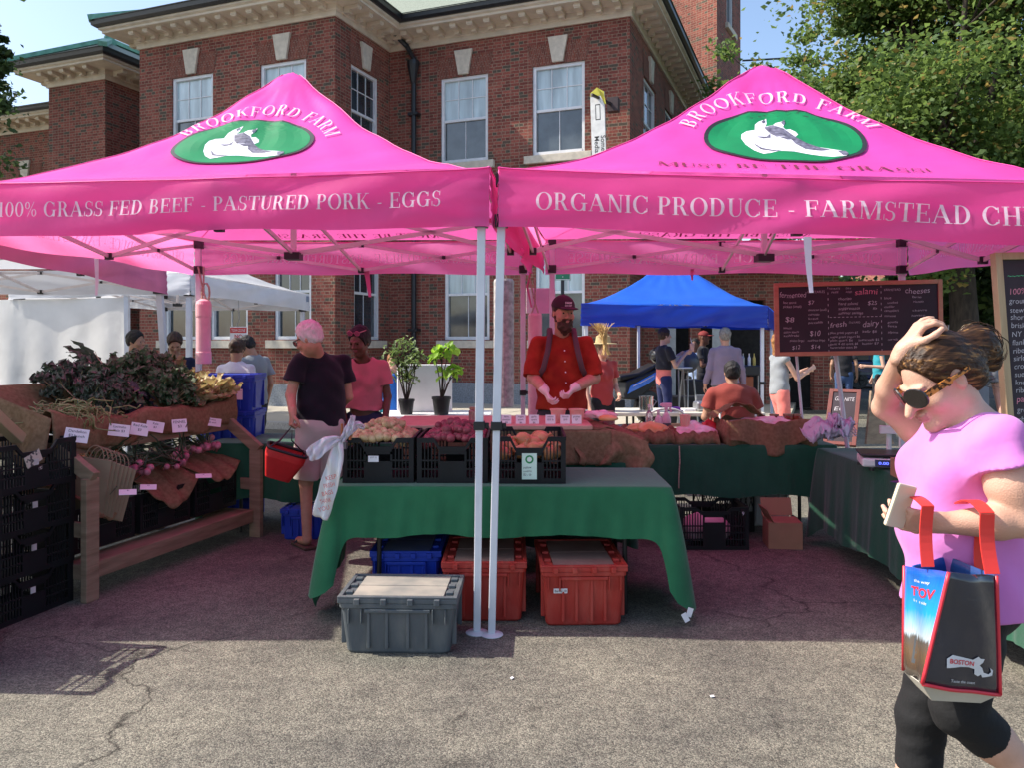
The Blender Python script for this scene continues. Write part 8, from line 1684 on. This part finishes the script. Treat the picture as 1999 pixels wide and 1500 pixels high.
def chair(label, loc, rz, back=True):
    t = thing('chair', label, 'chair', loc, rz, group='white metal chairs behind the rear table'); T = MW[t.name]; M_ch = mat('chair_tube_white', (.60, .60, .58), .35, spec=.6); M_se = mat('chair_seat_cream', (.55, .52, .45), .6)
    for x in (-1, 1):
        mb = MB(); mb.T = T; mb.tube([(x*.20, -.2, 0), (x*.20, -.19, .45), (x*.19, -.22, .82)], .012, 8); mb.build('leg', M_ch, t, smooth=True); mb = MB(); mb.T = T; mb.tube([(x*.20, .2, 0), (x*.20, .18, .45)], .012, 8); mb.build('leg', M_ch, t, smooth=True)
    mb = MB(); mb.T = T; mb.obox((0, 0, .455), .42, .40, .03); mb.build('seat', M_se, t, bevel=.01)
    mb = MB(); mb.T = T; mb.tube([(.19*math.cos(a), -.225, .80+.09*math.sin(a)) for a in [math.pi*k/10 for k in range(11)]], .012, 8); mb.build('back_hoop', M_ch, t, smooth=True)
    for z in (.62, .72): mb = MB(); mb.T = T; mb.obox((0, -.21, z), .36, .012, .035); mb.build('back_slat', mat('chair_slat', (.42, .26, .16), .6), t)
chair('white metal chair with wood slats left of the seated man behind the bottles', (1.55, 8.35, 0), .1); chair('white metal chair under the seated man, its hoop showing above the burlap', (2.42, 8.78, 0), 0)
# scooter
def scooter(loc, rz):
    t = thing('scooter', 'blue, white and black motor scooter parked against the brick wall', 'scooter', loc, rz); T = MW[t.name]; MBk = M_blk; Bl = mat('scooter_blue', (.02, .22, .85), .2, coat=.6); Wh = mat('scooter_white', (.62, .62, .60), .3, coat=.4)
    for y in (.62, -.62):
        w_ = MB(); w_.T = T; w_.lathe((-.06, y, .24), [(.15, .0), (.235, .01), (.25, .04), (.25, .08), (.235, .11), (.15, .12)], 26, ax=(1, 0, 0)); wo_ = w_.build('wheel', MBk, t); r_ = MB(); r_.T = T; r_.lathe((-.05, y, .24), [(0, .02), (.15, .01), (.16, .05), (.15, .09), (0, .08)], 20, ax=(1, 0, 0)); r_.build('rim', M_metal, wo_)
    mb = MB(); mb.T = T; mb.prism([(.10, .62), (.30, .52), (.34, .42), (.40, .50), (.62, .80), (.66, 1.02), (.58, 1.05), (.45, .80), (.3, .66)], Matrix(((0, 0, 1, -.14), (1, 0, 0, 0), (0, 1, 0, -.08), (0, 0, 0, 1))), .28); mb.build('leg_shield', Wh, t, bevel=.03, seg=3)
    mb = MB(); mb.T = T; mb.prism([(-.05, .25), (.35, .22), (.35, .34), (-.05, .38)], Matrix(((0, 0, 1, -.15), (1, 0, 0, 0), (0, 1, 0, 0), (0, 0, 0, 1))), .30); mb.build('floorboard', MBk, t, bevel=.02)
    mb = MB(); mb.T = T; mb.prism([(-.05, .38), (-.10, .66), (-.80, .86), (-.86, .80), (-.55, .50), (-.3, .36)], Matrix(((0, 0, 1, -.13), (1, 0, 0, 0), (0, 1, 0, 0), (0, 0, 0, 1))), .26); mb.build('tail_fairing', MBk, t, bevel=.03, seg=3)
    for x in (-.142, .132):
        mb = MB(); mb.T = T; mb.prism([(-.10, .46), (-.16, .58), (-.72, .80), (-.80, .76), (-.50, .60)], Matrix(((0, 0, 1, x), (1, 0, 0, 0), (0, 1, 0, 0), (0, 0, 0, 1))), .012); mb.build('side_panel', Bl, t, bevel=.004)
        mb = MB(); mb.T = T; mb.prism([(-.2, .565), (-.21, .58), (-.62, .735), (-.62, .72)], Matrix(((0, 0, 1, x*1.02-(.003 if x < 0 else -.003)), (1, 0, 0, 0), (0, 1, 0, 0), (0, 0, 0, 1))), .012); mb.build('white_stripe', M_paper, t)
    mb = MB(); mb.T = T; mb.prism([(.02, .66), (.03, .74), (-.35, .78), (-.72, .92), (-.78, .88), (-.4, .72)], Matrix(((0, 0, 1, -.12), (1, 0, 0, 0), (0, 1, 0, 0), (0, 0, 0, 1))), .24); mb.build('seat', M_blackmetal, t, bevel=.03, seg=3)
    mb = MB(); mb.T = T; mb.ball((0, -.92, 1.04), (.20, .21, .15)); mb.build('top_box', mat('top_box_black', (.02, .02, .022), .25, coat=.5), t, smooth=True); mb = MB(); mb.T = T; mb.ball((0, -1.09, 1.0), (.14, .06, .03)); mb.build('reflector', mat('red_reflector', (.5, .02, .02), .2), t, smooth=True)
    mb = MB(); mb.T = T; mb.ball((0, .60, 1.02), (.12, .10, .09)); mb.build('headset_cowl', Bl, t, smooth=True)
    mb = MB(); mb.T = T; mb.tube([(-.33, .46, 1.06), (-.15, .56, 1.05), (.15, .56, 1.05), (.33, .46, 1.06)], .017, 8); mb.build('handlebar', MBk, t, smooth=True)
    for x in (-1, 1): mb = MB(); mb.T = T; mb.tube([(x*.22, .52, 1.07), (x*.30, .56, 1.22)], .006, 5); mb.ball((x*.30, .56, 1.25), (.055, .015, .035)); mb.build('mirror', MBk, t, smooth=True)
    mb = MB(); mb.T = T; mb.ball((0, .72, .80), (.03, .02, .03)); mb.build('indicator', mat('amber_lamp', (.7, .2, .02), .3), t, smooth=True)
    t.scale = (1.18, 1.18, 1.18)
    mb = MB(); mb.T = T; mb.tube([(0, .60, .95), (0, .66, .5), (-.07, .62, .24)], .03, 8); mb.build('fork', M_metal, t)
scooter((1.84, 14.1, .125), math.radians(122.7))
# cars
def car(name, label, x0, Y, L, H, hood, col, suv=False, facing=1):
    t = thing(name, label, 'car', (x0+L/2, Y, 0)); M_car = mat(name+'_paint_'+str(int(x0)), col, .25, coat=.8, metal=.3); W = .88; m_ = lambda u: x0+(u if facing > 0 else L-u)
    prof = [(0, .34), (.04, .78), (.12, .95), (L-hood, 1.0), (L-.15, .86), (L, .66), (L, .34)]
    def pr(mb, pts, y0, d, m=None):
        T = Matrix(((facing, 0, 0, x0 if facing > 0 else x0+L), (0, 0, 1, y0), (0, 1, 0, 0), (0, 0, 0, 1))); mb.prism(pts, T, d, m)
    mb = MB(); pr(mb, prof, Y-W, 2*W); mb.build('body', M_car, t, bevel=.06, seg=3)
    top = [(.10 if suv else .55, .95), (.22 if suv else 1.0, H), (L-hood-.75, H), (L-hood+.05, .98)]; mb = MB(); pr(mb, top, Y-W+.10, 2*W-.2); mb.build('cabin', M_car, t, bevel=.06, seg=3)
    for y in (Y-W+.094, Y+W-.102):
        n = 3; a, b = top[0][0]+.2, top[3][0]-.22
        for i in range(n):
            u0, u1 = a+(b-a)*i/n+.03, a+(b-a)*(i+1)/n-.03; s0 = .18 if (i == 0 and not suv) else .0; s1 = .25 if i == n-1 else 0; mb = MB(); pr(mb, [(u0, 1.02), (u1, 1.02), (u1-s1*1.4, H-.10), (u0+s0*1.4+.03, H-.10)], y, .008); mb.build('side_window', M_glass, t)
    for u in (.85, L-.85):
        for y, ax_ in ((Y-W-.01, 1), (Y+W-.20, 1)):
            w_ = MB(); w_.lathe(Vector((m_(u), y, .33)), [(.2, 0), (.31, .0), (.335, .03), (.335, .18), (.31, .21), (.2, .21)], 26, ax=(0, 1, 0)); wo_ = w_.build('wheel', M_blk, t); r_ = MB(); 
            r_.lathe(Vector((m_(u), y-.004, .33)), [(0, .06), (.05, .03), (.07, .06), (.19, .07), (.215, .0), (.225, .02)], 20, ax=(0, 1, 0))
            for k in range(5): a = k*1.2566; r_.bar(Vector((m_(u), y+.02, .33)), Vector((m_(u)+.20*math.cos(a), y+.02, .33+.20*math.sin(a))), .04, .03)
            r_.build('rim', mat('alloy_rim', (.6, .6, .62), .3, metal=.7), wo_)
    for y in (Y-W+.02, Y+W-.22):
        mb = MB(); mb.box(min(m_(-.015), m_(.05)), y-.03, .82, max(m_(-.015), m_(.05)), y+.23, 1.12 if suv else .93); mb.build('tail_light', mat('tail_lamp', (.6, .01, .01), .2), t, bevel=.01); mb = MB(); mb.box(min(m_(L-.10), m_(L+.01)), y, .66, max(m_(L-.10), m_(L+.01)), y+.2, .80); mb.build('headlight', M_white, t, bevel=.01)
    for u0, u1 in ((-.08, .10), (L-.08, L+.06)): mb = MB(); mb.box(min(m_(u0), m_(u1)), Y-W+.0, .36, max(m_(u0), m_(u1)), Y+W, .58); mb.build('bumper', mat('bumper_grey', (.16, .17, .18), .5), t, bevel=.03)
    if suv:
        w_ = MB(); w_.lathe(Vector((m_(-.22), Y, .95)), [(.0, 0), (.30, .0), (.34, .04), (.34, .16), (0, .17)], 26, ax=(1, 0, 0)); w_.build('spare_wheel', M_blk, t)
    mb = MB(); pr(mb, [(.9, .52), (L-.9, .52), (L-.9, .60), (.9, .60)], Y-W-.015, .02); mb.build('side_trim', mat('bumper_grey', (.16, .17, .18), .5), t)
car('parked_suv', 'dark blue four wheel drive with a spare wheel parked across the street', 11.0, 28.2, 4.5, 1.78, 1.15, (.008, .018, .10), True)
car('parked_car', 'small dark car parked left of the blue four wheel drive', 6.1, 28.6, 4.1, 1.45, 1.0, (.012, .014, .03))
# kitchen things under the blue tent
def round_table(label, c, r, h):
    t = thing('round_table', label, 'table', c); c = Vector(c); mb = MB(); mb.lathe(c+Vector((0, 0, h-.02)), [(0, 0), (r, 0), (r, .02), (0, .021)], 28); mb.build('tabletop', M_white, t)
    for a in (0.5, 2.6, 4.7): mb = MB(); mb.tube([c+Vector((r*.5*math.cos(a), r*.5*math.sin(a), h-.02)), c+Vector((r*.8*math.cos(a), r*.8*math.sin(a), 0))], .014, 6); mb.build('leg', M_metal, t)
c = at(1322, 13.6); round_table('high round table with stacked plates under the blue tent', c, .26, 1.16)
t = thing('plate_stack', 'tall stack of white plates on the high round table under the blue tent', 'plates', (c.x-.03, c.y-.05, 1.16)); mb = MB()
for i in range(9): mb.lathe(Vector((c.x-.03, c.y-.05, 1.162+.022*i)), [(.10, 0), (.14, .012), (.14, .018), (.10, .008)], 22)
mb.build('plates', M_white, t)
c2_ = at(1343, 13.9); t = thing('kettle_grill', 'grey domed lid cooker behind the plate stack', 'cooker', c2_); mb = MB(); mb.ball(c2_+Vector((0, 0, 1.25)), (.20, .2, .2)); mb.build('dome', mat('dull_dark_metal', (.08, .085, .09), .4), t, smooth=True)
for a in (0.3, 2.4, 4.5): mb = MB(); mb.tube([c2_+Vector((.1*math.cos(a), .1*math.sin(a), 1.1)), c2_+Vector((.22*math.cos(a), .22*math.sin(a), 0))], .015, 6); mb.build('leg', M_metal, t)
c3_ = at(1459, 13.2); t = thing('griddle_cart', 'black griddle cart with bottles beside the man in the purplish shirt', 'cart', c3_); mb = MB(); mb.obox(c3_+Vector((0, 0, 1.12)), .42, .4, .16); mb.build('griddle', M_blk, t, bevel=.02); mb = MB(); mb.obox(c3_+Vector((-.02, 0, .82)), .16, .3, .4); mb.build('cabinet', mat('rust_cabinet', (.30, .08, .03), .6), t, bevel=.01)
for x in (-.18, .18): mb = MB(); mb.tube([c3_+Vector((x, 0, 1.05)), c3_+Vector((x, 0, 0))], .016, 6); mb.build('leg', M_metal, t)
for i, x in enumerate((-.08, .02, .10)): mb = MB(); mb.lathe(c3_+Vector((x, -.05, 1.2)), [(0, 0), (.025, 0), (.025, .12), (.01, .16), (.01, .2), (0, .2)], 10); mb.build('bottle', [M_metal, M_white, mat('yellow_bottle', (.6, .45, .1), .4)][i], t)
for lab, px, Y, dx, dz in (('black storage box on the ground under the blue tent behind the young man', 1332, 14.3, .55, .62), ('dark equipment case standing in the entrance shade', 1352, 14.8, .35, .9)):
    c = at(px, Y); t = thing('equipment_case', lab, 'case', c); mb = MB(); mb.obox(c+Vector((0, 0, dz/2)), dx, .4, dz); mb.build('case_body', M_blk, t, bevel=.02); mb = MB(); mb.obox(c+Vector((.05, -.203, dz*.6)), .10, .006, .05); mb.build('label', mat('orange_sticker', (.8, .15, .04), .5), t)
mb = MB(); c = at(1480, 16.4)
# signs
def flat_sign(name, label, c, w_, h, R, mats, draw, cat='sign', th=.012, rad=.0):
    t = thing(name, label, cat, c); mb = MB(); mb.obox(c, w_, th, h, R, 0); mb.build('panel', mats[0], t, bevel=.002)
    T = Matrix((R.col[0], R.col[2], -R.col[1])).transposed().to_4x4(); T.translation = Vector(c)-R.col[1]*(th/2+.0015); d = MB(); draw(d, T); 
    if d.v: d.build('lettering', mats[1:], t)
    return t, T
Rwall = rotm('Z', math.radians(-21.2))
c = P(1169, 246, 17.2); c = c+Vector((0, 0, -.15)); M_blacktx = mat('sign_black', (.02, .02, .02), .6)
def d_som(d, T):
    for i, (tx, x) in enumerate((('Somerville', .055), ('Media', -.085))):
        Tr = T @ Matrix.Translation((x, -.06, 0)) @ Matrix.Rotation(-math.pi/2, 4, 'Z'); put_text(d, tx, Tr, .15, 0, 0, 0, 'l', bold=.01)
    for a in ((-.05, .62, .06, .60), (-.05, .30, .06, .28), (-.05, .62, -.035, .28), (.045, .62, .06, .28)): d.add([T @ Vector(v) for v in ((a[0], a[3], 0), (a[2], a[3], 0), (a[2], a[1], 0), (a[0], a[1], 0))], [(0, 1, 2, 3)], 0)
ts, T = flat_sign('hanging_sign', 'narrow white vertical sign reading Somerville Media on the brick wall at right', c, .31, 1.75, Rwall @ rotm('Y', -.03), [mat('sign_white', (.72, .72, .68), .5), M_blacktx], d_som, th=.05)
mb = MB(); mb.prism([(-.155, .80), (.155, .80), (.19, .6), (.155, .6), (.155, .87), (.0, .98), (-.155, .87)], T, .004); mb.build('yellow_trim', mat('sign_yellow', (.55, .50, .05), .5), ts)
mb = MB(); bc = P(1198, 205, 17.55); mb.obox(bc, .24, .20, .30, Rwall); mb.bar(bc, P(1155, 184, 17.0), .05); mb.build('bracket', mat('dark_bracket', (.05, .03, .03), .5), ts)
d0 = (B1-A1).normalized(); wN = Vector((d0.y, -d0.x, 0)); 
def wallpt(px, py, off, A=A1, B=B1): u = uat(px, A, B); p = A+(B-A).normalized()*u+wN*off; return P(px, py, p.y)
c = wallpt(594, 552, -.06)
def d_vote(d, T): put_text(d, 'VOTE', T, .16, 0, -.02, 0, 'c', width=.36, bold=.02); put_text(d, 'HERE', T, .07, 0, -.13, 1, 'c', width=.2); put_text(d, 'MAKE YOUR PLAN', T, .05, 0, .14, 0, 'c', width=.34)
flat_sign('window_poster', 'pale green VOTE poster in the ground floor window above the white canopy', c, .44, .50, Rwall, [mat('poster_mint', (.55, .66, .52), .7), M_blacktx, mat('sign_red', (.6, .03, .03), .6)], d_vote, th=.004)
c = wallpt(281, 664, .03)
def d_rules(d, T):
    d.add([T @ Vector((.05*math.cos(a*.4488), .15+.05*math.sin(a*.4488), 0)) for a in range(14)], [tuple(range(14))], 1)
    for z in (.02, -.06, -.14): put_text(d, 'NO DOGS', T, .045, 0, z, 0, 'c', width=.16)
    put_text(d, 'PARK', T, .04, 0, -.21, 2, 'c', width=.12)
flat_sign('wall_sign', 'small white rules sign on the brick wall right of the man in profile', c, .25, .50, Rwall, [mat('sign_white', (.72, .72, .68), .5), M_blacktx, mat('sign_green', (.02, .2, .1), .5), mat('sign_red', (.6, .03, .03), .6)], d_rules)
c = P(466, 656, 12.2)
def d_tow(d, T): d.add([T @ Vector(v) for v in ((-.13, .05, 0), (.13, .05, 0), (.13, .13, 0), (-.13, .13, 0))], [(0, 1, 2, 3)], 0); T2 = T @ Matrix.Translation((0, 0, .002)); put_text(d, 'TOW-ZONE', T2, .055, 0, .07, 1, 'c', width=.22, bold=.01); put_text(d, 'NO', T2, .08, 0, -.03, 0, 'c', bold=.02); put_text(d, 'PARKING', T2, .05, 0, -.10, 0, 'c', width=.2)
tz, T = flat_sign('tow_sign', 'red and white TOW-ZONE NO PARKING sign hanging from the white canopy', c, .27, .29, rotm('Z', -.1), [M_paper, mat('sign_red', (.6, .03, .03), .6), M_paper], d_tow, th=.006)
mb = MB(); mb.tube([c+Vector((-.02, 0, .14)), c+Vector((-.02, 0, .20)), c+Vector((.01, 0, .23)), c+Vector((.0, 0, .55))], .006, 5); mb.build('hook', M_metal, tz)
c = P(1099, 528, 10.8); st_, T = flat_sign('street_sign', 'green street sign with a white border on a dark post behind the vendor in red', c, .22, .26, I3, [mat('sign_green', (.02, .2, .1), .5), M_paper], lambda d, T: [d.add([T @ Vector(v) for v in q_], [(0, 1, 2, 3)], 0) for q_ in (((-.105, -.125, 0), (.105, -.125, 0), (.105, -.117, 0), (-.105, -.117, 0)), ((-.105, -.125, 0), (-.097, -.125, 0), (-.097, .125, 0), (-.105, .125, 0)), ((.097, -.125, 0), (.105, -.125, 0), (.105, .125, 0), (.097, .125, 0)), ((-.006, -.09, 0), (.006, -.09, 0), (.006, -.078, 0), (-.006, -.078, 0)))], th=.005)
mb = MB(); mb.bar(Vector((c.x, c.y+.03, 2.7)), Vector((c.x, c.y+.03, 0)), .045); mb.build('post', mat('dark_green_post', (.02, .03, .03), .5), st_)
c = P(1056, 587, 7.45); t = thing('paper_board', 'blank pink lit board taped behind the tent legs at the vendor\'s head', 'board', c); mb = MB(); mb.obox(c, .27, .006, .235, I3); mb.build('sheet', mat('pink_lit_sheet', (.85, .50, .68), .8, transl=.4, tcol=(.9, .5, .7)), t); mb = MB(); mb.obox(c+Vector((-.108, -.02, 0)), .055, .03, .235, I3); mb.build('sunlit_edge', M_paper, t, bevel=.002)  # pink light put into the sheet's colour; edge left white as sunlit
# utility wire at the right top
mb = MB(); mb.tube([P(1450, 118, 24), P(1560, 112, 24), P(1620, 128, 23.5), P(1700, 135, 23)], .03, 5); tag(mb.build('utility_wire', M_blk, None), 'dark overhead wire crossing the sky beside the right tent peak', 'wire')
mb = MB(); q = random.Random(77)
# litter
for i, (px, py) in enumerate([(1391, 1363), (1000, 1327)]):
    c = GP(px, py); tag(MB().obox(c+Vector((0, 0, .006)), .018, .012, .003, rotm('Z', i*.7+.3) @ rotm('X', .2)).build('paper_scrap', M_paper), ['small white paper scrap on the open asphalt at right', 'small pale scrap on the asphalt below the tent poles'][i], 'litter')
